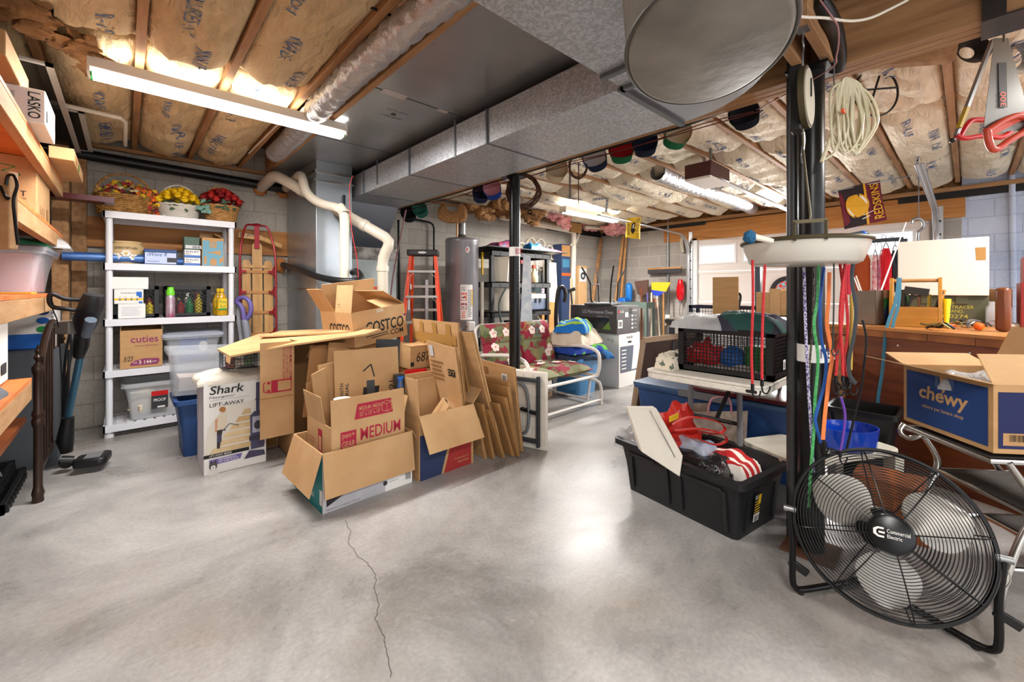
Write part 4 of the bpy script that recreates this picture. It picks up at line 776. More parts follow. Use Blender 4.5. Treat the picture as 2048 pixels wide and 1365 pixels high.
MB().add([(.05,-.02,.3),(.38,-.02,.3),(.38,-.05,.78),(.1,-.03,.8)],[(0,1,2,3)]).build('flap',CARDIN,t)
mb=MB(); mb.tube(cat([(.08,-.032,.72),(.12,-.035,.79),(.27,-.045,.79),(.36,-.05,.72),(.37,-.05,.6)]),.003,6); mb.build('perforation',EDGE,t)
leanb(1.0,3.08,.36,.80,5,-1,-3,'tan panel with rounded handle cut standing before the side opening carton')
def poly(nm,pts,th,m,lab,grp=None,c='cardboard'):
    pts=[V(p) for p in pts]; mb=MB(); n=len(pts); mb.add(pts+[p-V((0,0,th)) for p in pts],[tuple(range(n)),tuple(range(n,2*n))[::-1]]+[(i,i+n,(i+1)%n+n,(i+1)%n) for i in range(n)]); return tag(mb.build(nm,m,flat=True),lab,c,grp)
poly('flattened_carton',[W(435,698,2.75),W(518,668,3.3),W(690,664,3.3),W(760,658,2.98),W(731,668,2.85),W(583,689,2.85),W(460,712,2.72)],.012,CARD2,'long flattened carton lying across the top of the side opening carton')
poly('flattened_carton',[W(520,673,3.1),W(560,662,3.5),W(640,660,3.4),W(742,655,3.04),W(690,664,2.98)],.01,CARD,'second flattened carton stacked on the one topping the pile')
poly('flattened_carton',[W(452,709,2.73),W(462,712,2.72),W(460,728,2.71),W(452,722,2.72)],.006,CARD2,'torn cardboard tongue hanging over the wire basket')
for n_,a in (('support',(1.29,3.03,0,1.80,3.5,.735)),('support2',(1.56,2.78,0,1.76,3.0,.6))):
    t,_=solid('closed_carton',a[:3],a[3:],CARD3,{'support':'closed brown carton underneath the wholesale club box','support2':'closed brown carton under the box numbered in marker'}[n_],'box')
t=carton('numbered_carton','tan box marked with black handwritten numbers behind the navy and red carton',(1.55,2.79,.605),.22,.19,.17,m=CARD,flaps=(('F',-88,.09),('B',-88,.09))); deco(t,[('t',.05,.05,.17,.12,'687',{'i':.2},BLK),('r',.0,.02,.03,.05,BLK)],FF())
t=carton('wholesale_box','open tan shipping box with heavy black lettering and raised flaps topping the pile',(1.21,2.965,.775),.455,.45,.255,m=CARD2,rot=(0,R(-7.5),R(8)),flaps=(('L',-12,.2,.0,.5),('L',25,.2,.5,1),('B',-20,.22),('R',-55,.22),('F',-86,.0)))
flap(t,'F',.455,.45,.255,-75,.2,CARD2,.55,1)
DG=mat('box_ink','#26221f',.8); deco(t,[('t',.10,.08,.43,.165,'COSTCO',{'b':.07,'i':.12},DG),('t',.29,.035,.42,.075,'.COM',{'b':.05,'i':.1},DG),('l',[(.09,.06),(.28,.066)],.006,DG),('l',[(.14,.045),(.28,.05)],.006,DG),('r',.2,.225,.26,.25,mat('tape_clear','#cdb9a0',.3)),('r',.44,.16,.455,.175,NAVY)],FF())
deco(t,[('t',.12,.08,.40,.17,'COSTCO',{'b':.07,'i':.12},DG)],FL(.45))
deco(t,[('t',.03,.02,.08,.03,'CS 21',BLK),('t',.03,.04,.08,.05,'cut',BLK)],fr((-.006,.2,.27),(0,-1,0),(0,0,1)))
# leaning flattened cartons
def lb(x0,x1,y0,y1,h,lab,m=CARD,grp=None,items=(),ply=2,dz=.0,z0=.004):
    t=T('flattened_carton',lab,'cardboard',(x0,y1,z0),0,grp); k=(x1-x0)
    for j in range(ply):
        o=j*.012; mb=MB(); e=.012*j; mb.add([(o,e,0),(o+k,e,h-e),(o+k,y0-y1,h-dz),(o,y0-y1,0),(o+.009,e,0),(o+k+.009,e,h-e),(o+k+.009,y0-y1,h-dz),(o+.009,y0-y1,0)],[(0,1,2,3),(7,6,5,4),(0,4,5,1),(1,5,6,2),(2,6,7,3),(3,7,4,0)]); mb.build('cardboard_layer',[m,CARD3,CARD2][j%3],t)
    if items:
        M=fr((o+.0095,y0-y1,0),(0,1,0),(k,0,h)); deco(t,items,M)
    return t
TAPE=mat('brown_tape','#a97f45',.35)
# faces toward the camera are the -X faces: print there
def pr(t,x0,x1,y0,y1,h,items): deco(t,items,fr((-.0045,0,0),(0,-1,0),(x1-x0,0,h)))
t=lb(1.80,1.69,2.40,3.02,.96,'tall flattened carton striped with brown tape leaning behind the box numbered in marker'); pr(t,1.8,1.69,2.4,3.02,.96,[('r',.0,.80,.6,.87,TAPE),('r',.12,.62,.17,.95,TAPE),('r',.3,.62,.36,.95,TAPE),('r',.48,.62,.54,.95,TAPE)])
t=lb(1.74,1.62,2.33,2.68,.82,'flattened carton stamped with two black squares standing in the navy and red carton',CARD2,dz=.02); pr(t,1.74,1.62,2.3,2.68,.82,[('r',.24,.6,.28,.65,BLK),('r',.285,.6,.325,.65,BLK),('t',.245,.61,.275,.64,'D',CARD2),('t',.29,.61,.32,.64,'T',CARD2),('r',.03,.72,.08,.8,SILV)]+lines(.03,.55,.2,.7,5,EDGE))
lb(1.985,1.72,2.28,2.75,.90,'long flattened carton with a silver taped edge leaning steeply left of the folded table',ply=3)
lb(1.90,1.72,2.42,2.9,.84,'flattened carton between the tape striped one and the silver edged one',CARD3)
lb(2.03,1.84,2.42,2.95,.78,'wide flattened carton just right of the silver edged one',CARD2)
t=lb(2.14,2.06,2.22,2.86,.655,'wide flattened carton with a bar code label nearest the folded table',dz=.03,ply=2); pr(t,2.14,2.06,2.22,2.86,.655,[('r',.5,.5,.56,.57,WPAPER)]+bars(.505,.51,.555,.56,9,BLK)+[('r',.3,.55,.34,.6,EDGE)])
g_='small flattened cartons at the foot of the leaning stack'; l_='small brown flattened carton standing at the foot of the leaning stack before the folded table'
for x0,x1,y0,y1,h in ((2.08,1.98,2.20,2.5,.50),(2.055,1.93,2.17,2.45,.44),(2.03,1.89,2.2,2.42,.40),(2.11,2.02,2.24,2.6,.53),(1.96,1.83,2.22,2.4,.36),(1.90,1.80,2.26,2.45,.40),(1.86,1.79,2.30,2.5,.3)): lb(x0,x1,y0,y1,h,l_,[CARD,CARD3,CARD2][int(x0*100)%3],g_)
# folded banquet table standing on edge
A=_f*3.42+_r*-.30; B=_f*3.085+_r*.255; e=(B-A); t=T('folded_table','white plastic folding table folded in half and standing on edge beside the flattened cartons','table',(A.x,A.y,0),math.atan2(e.y,e.x)); L_=e.length
MB().box(0,.0,.0,L_,.03,.585).build('table_top',mat('table_white','#ddd6c9',.5,bump=.1,bsc=30),t,bevel=.012)
mb=MB(); 
for k in range(7): mb.box(L_-.04-.08*k,-.004,.03,L_-.036-.08*k,0,.56)
for k in range(6): mb.box(.02,-.004,.08*k+.08,L_-.02,0,.084+.08*k)
mb.build('rib_lattice',mat('rib_white','#d0c8ba',.5),t)
mb=MB(); mb.bar((.1,-.02,.52),(L_-.06,-.02,.52),.035,.025); mb.bar((.1,-.02,.07),(L_-.06,-.02,.07),.035,.025); mb.bar((L_-.06,-.02,.03),(L_-.06,-.02,.55),.03,.02); mb.build('steel_rail',DGREY,t)
MB().tube(cat([(L_-.25,-.03,.5),(L_-.16,-.035,.46),(L_-.13,-.035,.3),(L_-.15,-.035,.14),(L_-.25,-.03,.1)]),.012,8).build('leg',GREYP,t); MB().bar((L_-.2,-.03,.3),(L_-.07,-.03,.28),.03,.02).build('latch',BLACK,t)
# shark vacuum box, cloth and wire basket
t,s=solid('vacuum_box',(.368,3.305,0),(.722,3.62,.597),WPAPER,'tall white vacuum cleaner box with a picture of a woman on stairs','box')
SK=mat('print_skin','#c99a78',.7); BEIGE=mat('print_stairs','#c2a06c',.75,c2='#e2cfa8',sc=5); VP=mat('print_vacuum','#43405c',.6); w_=.354
its=[('p',[(.0,.13),(.35,.13),(.35,.44),(.12,.44),(.02,.3)],mat('print_wall','#dcd7cb',.8))]
for k in range(6): its.append(('p',[(.03+.035*k,.13+.045*k),(.26,.13+.045*k),(.26,.165+.045*k),(.05+.035*k,.165+.045*k)],BEIGE))
its+=[('l',[(.01,.25),(.07,.3),(.13,.42)],.005,CREAM),('p',[(.07,.16),(.085,.16),(.10,.27),(.115,.27),(.12,.27),(.10,.30),(.07,.29)],mat('print_trousers','#3a322e',.8)),('p',[(.055,.28),(.12,.28),(.125,.36),(.1,.385),(.07,.36)],mat('print_blouse','#d7cbb2',.8)),('e',.105,.405,.014,.017,SK),('e',.1,.412,.018,.017,mat('print_hair','#a87540',.8)),('p',[(.06,.35),(.075,.36),(.07,.27),(.06,.27)],SK),('r',.07,.2,.095,.25,VP),('l',[(.1,.27),(.14,.31),(.19,.29)],.006,GREYP)]
its+=[('r',0,.108,.25,.13,BLK),('t',.03,.113,.15,.126,'LIFT-AWAY MODE',{'b':.02},WPAPER),('p',[(.03,.06),(.2,.065),(.21,.10),(.03,.095)],PURP),('t',.08,.082,.18,.094,'POWERFUL',{'b':.03},WPAPER),('t',.08,.068,.19,.079,'PET HAIR PICKUP',{'b':.02},WPAPER),('e',.05,.055,.022,.028,mat('dog_grey','#54504c',.8)),('e',.05,.045,.013,.016,WPAPER),('p',[(.03,.07),(.04,.095),(.045,.075)],DGREY),('p',[(.055,.075),(.062,.095),(.07,.07)],DGREY),('e',.045,.06,.003,.003,BLK),('e',.056,.06,.003,.003,BLK),('e',.05,.045,.004,.003,BLK),('p',[(.02,.0),(.08,.0),(.07,.035),(.03,.035)],mat('dog_chest','#d9d4cc',.8))]
its+=[('r',.29,.3,.31,.56,VP),('r',.285,.44,.32,.45,VP),('p',[(.26,.11),(.34,.11),(.345,.34),(.32,.365),(.28,.365),(.255,.34)],VP),('p',[(.268,.22),(.335,.22),(.335,.33),(.268,.33)],mat('print_canister','#a9a9b8',.3)),('e',.3,.27,.022,.03,DGREY),('p',[(.22,.055),(.345,.055),(.34,.09),(.25,.105)],VP),('r',.25,.17,.35,.2,mat('print_purple','#2c2a40',.6))]
its+=[('t',.03,.515,.22,.57,'Shark',{'b':.04,'i':.15},BLK),('t',.03,.485,.17,.505,'Navigator',DGREY),('r',.03,.477,.25,.4785,GREYP),('t',.03,.435,.22,.46,'LIFT-AWAY',{},BLK)]
deco(t,its,FF(),'box_print'); deco(t,[('r',0,0,.315,.597,mat('side_tint','#cfcdd6',.7)),('r',.0,.02,.03,.3,PURP)],FL(.315))
rag('folded_cloth','folded thick white cloth lying on the vacuum cleaner box','',(.56,3.47,.60),.44,.34,.05,mat('terry_cloth','#cfc8ba',.95,bump=.4,bsc=80),12,c_='cloth',th=.03,amp=.01)
t=T('wire_basket','black wire basket of small toys standing on the white cloth','basket',(.48,3.36,.655)); mb=MB(); w_,d_,h_=.2,.15,.11
for k in range(11): x=w_*k/10; mb.tube([(x,0,h_),(x,0,0),(x,d_,0),(x,d_,h_)],.0016,4)
for k in range(8): y=d_*k/7; mb.tube([(0,y,h_),(0,y,0),(w_,y,0),(w_,y,h_)],.0016,4)
for k in range(6): z_=h_*k/5; mb.tube([(0,0,z_),(w_,0,z_),(w_,d_,z_),(0,d_,z_)],.0018,4,closed=True)
mb.build('wire_body',BLKMET,t)
for k,(c_,lab) in enumerate((('#a35a3c','rust coloured toy card in the wire basket'),('#d6c9b0','pale toy card in the wire basket'),('#6a8a58','green toy card in the wire basket'))): thing(MB().box(.5+.055*k,3.40,.66,.55+.055*k,3.43,.74),'toy_card',mat('toy%d'%k,c_,.6,c2='#5a4a5a',sc=40),lab,'toy')
# blue bin, grey bin with clear bins
t=tote('blue_bin','tall dark blue bin behind the vacuum cleaner box',(.27,3.74,0),.33,.40,.41,BLUEP,taper=.035)
t=tote('clear_bin','clear plastic bin tilted on top of the dark blue bin',(.22,3.80,.505),.42,.34,.33,mat('frost','#b9bec5',.25,alpha=.36),taper=.03); t.rotation_euler=(0,R(3),0); t.location.z=.435
MB().box(.06,.05,.03,.36,.3,.12).build('folded_contents',mat('peach_cloth','#dcc9bf',.9),t)
thing(MB().box(.79,3.6,0,.86,3.66,.40),'rolled_paper',CARD3,'brown paper bundle on the floor behind the vacuum cleaner box','paper')
# upright vacuum and sled at the wall
v=T('upright_vacuum','purple handled upright vacuum standing beside the white shelving','vacuum cleaner',(PY(487,600,4.5).x,4.5,0)); p=v.location.copy()
q=lambda a,b,D=4.1:W(a,b,D)-p
MB().tube(cat([q(497,694),q(492,655),q(489,640)]),.032,14).build('wand',mat('vac_grey','#8a8c98',.35),v)
MB().tube(cat([q(489,650),q(486,622),q(480,610),q(473,605),q(478,597),q(490,596),q(499,604),q(502,620),q(497,634),q(491,640)]),.021,12).build('handle',PURP,v)
MB().tube(cat([q(476,610,4.15),q(477,640,4.15),q(484,690,4.15),q(490,740,4.15)]),.02,10).build('hose',mat('hose_grey','#a7a9ad',.4),v)
mb=MB(); mb.lathe([(.11,0),(.13,.05),(.12,.3),(.08,.45),(.04,.62)],n=20); mb.build('vacuum_body',PURP,v)
sl=T('wooden_sled','wooden runner sled with red steel frame leaning against the block wall','sled',(sX(510,4.98),4.95,0),rot=(R(-2.5),0,0)); x0=sX(477,4.98)-sl.location.x; x1=sX(548,4.98)-sl.location.x; cx=(x0+x1)/2; H=1.86
SLW=mat('sled_wood','#c99e66',.45,c2='#b3834a',sc=5,stretch=(5,5,.5)); SR=mat('sled_red','#8d1220',.35,.3)
for a,b,zt_ in ((-.13,-.055,1.5),(-.04,.05,1.68),(.065,.145,1.5)): 
    n=8; MB().prism([(cx+a,.62),(cx+b,.62),(cx+b,zt_-.03),(cx+b-.015,zt_),(cx+a+.015,zt_),(cx+a,zt_-.03)],.014,fr((0,-.02,0),(1,0,0),(0,0,1))).build('slat',SLW,sl)
for z_ in (1.38,1.17,.96,.74): MB().box(x0+.03,-.045,z_-.014,x1-.03,-.034,z_+.014).build('cross_rail',WOODL,sl)
MB().box(cx-.12,-.048,1.42,cx+.11,-.036,1.45).build('cross_rail',SLW,sl)
for s_,x in ((1,x0),(-1,x1)):
    MB().tube(cat([(x,-.10,.3),(x,-.1,.9),(x,-.1,1.45),(x+s_*.015,-.09,1.65),(x+s_*.06,-.06,H-.02),(x+s_*.12,-.06,H)]),.010,6).build('runner',SR,sl)
    for z_ in (1.38,1.17,.96,.74): MB().prism([(0,.07),(s_*.03,.012),(s_*.06,.012),(s_*.06,-.012),(s_*.03,-.012),(0,-.07),(s_*.006,0)][::s_],.01,fr((x,-.06,z_),(1,0,0),(0,0,1))).build('bracket',SR,sl)
MB().tube([(x0+.12,-.06,H),(cx,-.06,H+.01),(x1-.12,-.06,H)],.012,8).build('runner',SR,sl); MB().box(cx-.022,-.055,1.62,cx+.022,-.045,H).build('centre_bracket',SR,sl)
sb=MB().tube(cat([(x0-.02,-.05,1.75),(cx-.1,-.05,1.755),(cx,-.05,1.72),(cx+.13,-.05,1.73),(x1+.05,-.05,1.69),(x1+.1,-.05,1.67)]),[.03]*30+[.012],8,flat=(0,1,0)); 
MB().bar((x0,-.04,1.75),(cx+.05,-.04,1.735),.012,.055).bar((cx+.04,-.04,1.735),(x1+.08,-.04,1.66),.012,.045).build('steering_bar',SLW,sl,bevel=.01)
deco(sl,[('t',x0+.01,1.735,cx-.03,1.77,'877-3979',{'b':.02},DGREY)],FF(-.048))
# ---------------- white drain pipes ----------------
PVC=mat('pvc_pipe','#d3cab9',.35)
def pipe(name,pts,r,lab,m=PVC,k=6,n=14,c='pipe',smooth=True,rings=()):
    p=[V(q) for q in pts]; mb=MB(); mb.tube(cat(p,k) if smooth else p,r,n)
    for i,j,t_ in rings:
        a=p[i].lerp(p[j],t_); d=(p[j]-p[i]).normalized(); mb.cyl(a-d*.025,a+d*.025,r*1.14,n=n)
    return tag(mb.build(name,m,ang=50),lab,c)
def L2(*P):
    out=[]
    for i,p in enumerate(P):
        p=V(p)
        if 0<i<len(P)-1:
            a=V(P[i-1]); b=V(P[i+1]); out+=[p+(a-p).normalized()*.07,p+(a-p).normalized()*.02+(b-p).normalized()*.02,p+(b-p).normalized()*.07]
        else: out.append(p)
    return out
E1=[PY(522,377,5.16),W(548,350,4.15),W(690,420,3.78),W(772,470,4.2),W(776,500,4.22),W(732,523,4.3)]
pipe('drain_pipe',L2(PY(520,377,5.15),W(550,350,4.1),W(783,482,4.05),W(765,515,4.08),W(768,800,4.08)),.052,'thick white drain pipe running from the block wall across the return duct',smooth=False,rings=((3,4,.2),(3,4,.62),(3,4,.8),(9,10,.03)))
pipe('drain_pipe',L2(PY(568,380,5.15),W(603,348,4.0),W(612,388,3.95),W(640,408,3.9),W(684,418,3.85),W(689,425,3.83),W(689,640,3.83)),.042,'white trap pipe looping from the wall and dropping in front of the return duct',smooth=False)
for px,py in ((520,378),(566,383)): o=thing(MB().ball(PY(px,py,5.13),(.07,.035,.07),12,8,nz=.6,seed=px),'foam_seal',mat('foam','#b0703c',.9,bump=.6),'orange foam seal around the %s pipe hole'%('left' if px==520 else 'right'),'foam')
pipe('insulated_hose',[W(566,530,4.55),W(600,541,4.1),W(640,555,3.82),W(680,562,3.7),W(712,562,3.72),W(722,556,3.8),W(714,544,3.85),W(705,545,3.9)],.03,'black foam insulated hose looping from the wall to the furnace',BLACK)
thing(MB().ball(PY(561,531,5.13),(.06,.04,.08),12,8,nz=.7,seed=4),'foam_seal',mat('foam','#b0703c',.9),'orange foam seal where the black insulated hose leaves the wall','foam')
pipe('drain_pipe',[(-.9,YB-.08,2.36),(1.3,YB-.08,2.30)],.045,'long black drain pipe along the top of the wall above the white shelving',BLACK,smooth=False)
pipe('drain_pipe',L2(PY(1000,433,4.95),PY(1148,463,4.95),PY(1140,800,4.95)),.05,'thick white drain pipe dropping to the floor in the far corner',smooth=False,rings=((1,4,.5),))
pipe('drain_pipe',L2(PY(1162,455,4.95),PY(1152,487,4.95),PY(1143,490,4.9)),.025,'thin white pipe elbow beside the thick white drain pipe',smooth=False)
pipe('drain_pipe',L2(PY(1170,455,4.8),PX(1245,458,7.1),PX(1252,470,7.1)),.03,'white pipe under the sill in the far corner',smooth=False)
thing(MB().box(PY(1138,440,4.9).x,4.86,2.25,PY(1160,440,4.9).x,4.9,2.42),'cardboard_patch',CARD3,'brown cardboard patch around the white pipe at the far corner','cardboard')
pipe('gas_pipe',L2(PY(822,437,5.1),PY(868,447,5.1),PY(868,800,5.1)),.014,'black gas pipe beside the orange stepladder',BLKMET,smooth=False)
pipe('gas_pipe',[PY(797,440,5.08),PY(800,812,5.08)],.016,'black pipe on the wall left of the orange stepladder',BLKMET,smooth=False)
pipe('wire_bundle',[W(812,420,4.4),W(800,480,4.45),W(785,560,4.5),W(778,640,4.5)],.008,'black and pink wires hanging beside the furnace',mat('pinkwire','#6b4a4d',.5))
pipe('red_wire',[W(705,352,3.75),W(699,380,3.75),W(702,450,3.75),W(714,520,3.72),W(717,568,3.72)],.003,'thin red wire dangling from the duct past the drain pipe',RED)
# ---------------- water heater ----------------
hp=W(924,600,5.45); wh=T('water_heater','tall grey water heater on a raised block','water heater',(hp.x,hp.y,.40)); r=.215
MB().lathe([(r*.96,0),(r,.02),(r,1.4),(r*1.02,1.41),(r*1.02,1.43),(r*.95,1.455),(0.02,1.47)],n=48).build('tank',mat('tank_grey','#8d8c90',.28,.35),wh)
mb=MB(); mb.cyl((0,0,1.46),(0,0,1.66),.045,n=16); mb.lathe([(.07,1.47),(.05,1.51)],n=16); mb.build('flue',STEEL,wh); 
for x,y in ((-.1,-.03),(.08,.06)): MB().cyl((x,y,1.45),(x,y,1.75),.011,n=10).build('water_line',mat('copper','#a67c52',.35,.6),wh)
d_=(V((0,0,0))-V((hp.x,hp.y,0))).normalized(); an=math.atan2(d_.y,d_.x)
cf=lambda a0:(lambda u,v:((r+.0015)*math.cos(a0+u/r),(r+.0015)*math.sin(a0+u/r),v))
def wl(a0,items,n='label'): return deco(wh,items,None,n,cf(a0))
LB=[]
for (x0,y0,x1,y1,c) in [(-.02,.42,.14,.86,WPAPER)]:
    n=6
    for k in range(n): LB.append(('r',x0+(x1-x0)*k/n,y0,x0+(x1-x0)*(k+1)/n,y1,c))
for k in range(4): LB+=[('r',-.012+.018*k,.66,.005+.018*k,.76,ORG),('r',-.012+.018*k,.55,.005+.018*k,.63,REDI)]
LB2=[('r',-.006,.672,.054,.735,WPAPER),('r',-.006,.558,.054,.60,WPAPER)]
o=wl(an,LB,'warning_label'); 
wl2=deco(wh,[('r',-.006,.67,.05,.735,WPAPER),('r',.005,.69,.02,.71,BLK),('r',.025,.69,.045,.72,RED),('r',-.006,.56,.05,.605,WPAPER),('r',.0,.575,.03,.585,BLK)]+lines(.07,.45,.13,.8,16,GREYP)+lines(-.01,.78,.05,.84,5,GREYP)+lines(-.01,.44,.05,.53,4,ORG)+[('r',.125,.6,.139,.8,YEL)],None,'warning_print',lambda u,v:((r+.0035)*math.cos(an+u/r),(r+.0035)*math.sin(an+u/r),v))
wl(an,[('e',.07,1.30,.028,.04,WPAPER)],'badge'); deco(wh,[('t',.055,1.275,.085,1.325,'R',{'b':.05},RED)],None,'badge_letter',lambda u,v:((r+.003)*math.cos(an+u/r),(r+.003)*math.sin(an+u/r),v))
u_=V((math.cos(an+.45),math.sin(an+.45),0)); MB().cbox(tuple(u_*(r+.03)+V((0,0,.34))),(.08,.09,.12),Matrix.Rotation(an+.45,3,'Z').to_4x4()).build('gas_valve',mat('valve_white','#d8d4cf',.4),wh,bevel=.012)
MB().tube(L2(tuple(u_*(r+.03)+V((0,0,.34))),tuple(V((math.cos(an-.1),math.sin(an-.1),0))*(r+.05)+V((0,0,.34))),tuple(V((math.cos(an-.1),math.sin(an-.1),0))*(r+.05)+V((0,0,.0)))),.009,8).build('gas_line',STEEL,wh)
solid('heater_stand',(hp.x-.27,hp.y-.27,0),(hp.x+.27,hp.y+.27,.40),mat('stand_block','#a39c92',.9,bump=.4,c2='#8f897f'),'grey concrete block stand under the water heater','stand')
thing(MB().ball((0,0,0),(.045,.045,.05),14,10).box(-.03,-.03,-.2,.03,.03,-.02),'orange_lantern',ORG,'small orange topped object beside the base of the water heater','lantern').location=W(906,686,4.6)
thing(MB().box(0,0,0,.3,.3,.4),'closed_carton',CARD3,'closed carton under the small orange topped object','box').location=(W(906,690,4.6).x-.15,W(906,690,4.6).y-.1,.0)
# ---------------- stepladder ----------------
OR=mat('ladder_orange','#e8481b',.45); lp=W(846,600,4.75); al=-R(42)*0+math.atan2(-.6775,.7355)+R(4)
ld=T('stepladder','orange fibreglass stepladder with black top cap standing left of the water heater','ladder',(lp.x,lp.y,0),al); H=1.6
for s_ in (-1,1):
    MB().bar((s_*.26,-.28,0),(s_*.135,0,H),.028,.07,up=(0,1,0)).build('front_rail',OR,ld); MB().bar((s_*.23,.55,0),(s_*.13,.08,H),.028,.05,up=(0,1,0)).build('rear_rail',OR,ld)
for k in range(1,6):
    z_=.28*k; f=z_/H; x=.26-.125*f; y=-.28+.28*f; mb=MB(); mb.box(-x,y-.045,z_-.012,x,y+.035,z_+.012)
    for s_ in (-1,1): mb.bar((s_*(x-.005),y-.03,z_-.07),(s_*(x-.06),y-.03,z_-.01),.012,.004)
    mb.build('step',mat('aluminium','#bdbcbb',.35,.7),ld)
    if k<5: MB().box(-x+.03,.5-.4*f-.01,z_+.1,x-.03,.5-.4*f+.02,z_+.13).build('rear_brace',mat('aluminium','#bdbcbb',.35,.7),ld)
MB().box(-.17,-.07,H-.02,.17,.12,H+.045).build('top_cap',BLACK,ld,bevel=.008); deco(ld,[('e',0,H+.012,.045,.012,WPAPER),('t',-.03,H+.006,.03,H+.018,'LADDER',DGREY)],FF(-.07))
deco(ld,[('r',-.17,1.22,-.15,1.45,WPAPER),('r',-.185,.98,-.165,1.1,WPAPER)],fr((0,-.065,0),(1,0,0),(0,.175,1)))
thing(MB().bar(W(818,650,4.9),W(815,570,4.9),.05,.04).bar(W(805,640,4.9),W(812,570,4.9),.02,.02),'metal_clamps',STEEL,'steel bar clamps hanging behind the orange stepladder','tool')
thing(MB().bar(W(851,680,5.05),W(851,560,5.05),.06,.04),'spirit_level',mat('level_silver','#b6b6b8',.3,.7),'silver level standing behind the orange stepladder steps','tool')
# ---------------- black shelving ----------------
bx0,bx1,by0,by1=3.50,4.65,4.2,4.82; bs=T('black_shelving','black plastic shelving unit behind the floral glider','shelving',(bx0,by0,0)); BZ=[.10,.50,.90,1.30,1.72]; w_,d_=bx1-bx0,by1-by0
BKP=mat('shelf_black','#222325',.4)
for z_ in BZ:
    mb=MB(); mb.box(0,0,z_-.07,w_,.014,z_); mb.box(0,d_-.014,z_-.07,w_,d_,z_); mb.box(0,0,z_-.07,.014,d_,z_); mb.box(w_-.014,0,z_-.07,w_,d_,z_); mb.box(0,0,z_-.012,w_,d_,z_)
    for k in range(1,7): mb.box(k*w_/7-.004,-.003,z_-.07,k*w_/7+.004,0,z_)
    mb.build('shelf',BKP,bs)
for x in (.04,w_-.04):
    for y in (.04,d_-.04): MB().box(x-.025,y-.025,0,x+.025,y+.025,1.70).build('leg',BKP,bs)
def bX(px,Y=4.3): return PY(px,581,Y).x
thing(MB().prism([(0,0),(1.55,0),(1.5,.62),(.12,.66)],.012,fr((3.36,4.08,1.745),(1,0,.0),(0,1,0))),'black_board',BLACK,'black sheet board laid over the top of the black shelving','board')
CL=[('#2c5fa8','blue'),('#1e2430','black'),('#b8394c','red'),('#3d4f9a','indigo')]
for i,(px,w,d,h,c,lab) in enumerate([(1000,.3,.3,.12,'#35407c','patterned swim fins heaped at the left end on the black shelving'),(1010,.34,.2,.07,'#2a2b30','black flipper lying over the patterned ones'),(1065,.25,.2,.13,'#2178b8','blue bag heaped on top of the black shelving'),(1082,.28,.22,.09,'#2c2e34','black bag between blue and striped items atop the black shelving'),(1103,.3,.22,.07,'#4b4a8c','striped indigo raft folded at the right end of the black shelving')]):
    o=rag('swim_gear',lab,'',(bX(px,4.35),4.35,1.76),w,d,h,mat('swim%d'%i,c,.45,c2=('#c2485c' if i in(0,4) else c),sc=14),i+30,c_='swim gear')
# white wire trellis behind
mb=MB(); xa,xb=bX(1035,5.1),bX(1125,5.1)
for k in range(5):
    xc=xa+(xb-xa)*(k+.5)/5; zc=2.02-.10*abs(k-1.5)
    mb.tube(cat([(xc-.11,5.1,zc-.1),(xc-.12,5.1,zc+.04),(xc,5.1,zc+.13),(xc+.1,5.1,zc+.05),(xc+.04,5.1,zc-.03),(xc-.02,5.1,zc+.03)]),.009,6); mb.tube([(xc-.11,5.1,zc-.1),(xc-.05,5.1,.1)],.009,6)
for k in range(5): mb.tube([(xa+.1,5.1,.5+.3*k),(xb-.1,5.1,.8+.3*k)],.006,6); mb.tube([(xb-.1,5.1,.5+.3*k),(xa+.1,5.1,.8+.3*k)],.006,6)
thing(mb,'wire_trellis',mat('trellis_cream','#e0d8c8',.5),'cream scrolled wire trellis against the wall behind the black shelving','trellis')
# shelf contents
t=T('white_bucket','white square bucket on the second black shelf left of the black post','bucket',(bX(1005),4.32,1.305)); MB().lathe([(.12,0),(.15,.3),(.165,.31),(.165,.34),(.14,.34)],n=4).build('bucket_body',CREAM,t,bevel=.02)
for i,(px,r_,h,c,lab) in enumerate([(1044,.045,.26,'#262629','black bottle with red cap on the black shelving beside the post'),(1068,.06,.2,'#e2d5a8','cream bottle with orange nozzle on the black shelving'),(1078,.02,.2,'#3b3f44','thin grey tube on the black shelving'),(1085,.02,.18,'#32353a','second thin grey tube on the black shelving')]):
    t=T('bottle',lab,'bottle',(bX(px,4.25),4.25,1.305)); MB().lathe([(r_*.9,0),(r_,.02),(r_,h*.5),(r_*.5,h*.75),(r_*.35,h)],n=14).build('bottle_body',mat('bt%d'%i,c,.4),t)
    if i<2: MB().box(-.03,-.015,h,.03,.015,h+.05).build('cap',[RED,ORG][i],t)
t,_=solid('drill_case',(bX(1050,4.26),4.26,1.305),(bX(1063,4.26),4.36,1.40),RED,'small red tool beside the cream bottle on the black shelving','tool')
t=T('tool_case','white and grey latched case on the third black shelf','tool case',(bX(1057,4.24),4.24,.905)); w2=bX(1097,4.24)-bX(1057,4.24); MB().box(0,0,0,w2,.3,.15).build('case_base',mat('case_grey','#5f6a80',.4),t,bevel=.015); MB().box(-.004,-.004,.15,w2+.004,.3,.24).build('case_lid',WHITE,t,bevel=.02)
for x in (.13,.22): MB().box(x,-.012,.11,x+.035,-.001,.17).build('latch',BLACK,t)
mb=MB(); 
for k in range(7): mb.box(k*.045,0,0,k*.045+.03,.04,.08)
o=thing(mb,'driver_set',mat('driver_teal','#2f4a4c',.4),'rack of dark screwdriver handles above the latched case','tool'); o.location=(bX(1056,4.5),4.5,1.15+.0); o.location.z=.912+.24
thing(MB().lathe([(.16,0),(.17,.02),(.17,.3)],n=24),'cream_drum',CREAM,'cream drum on the third black shelf left of the black post','drum').location=(bX(1002,4.45),4.45,.905)
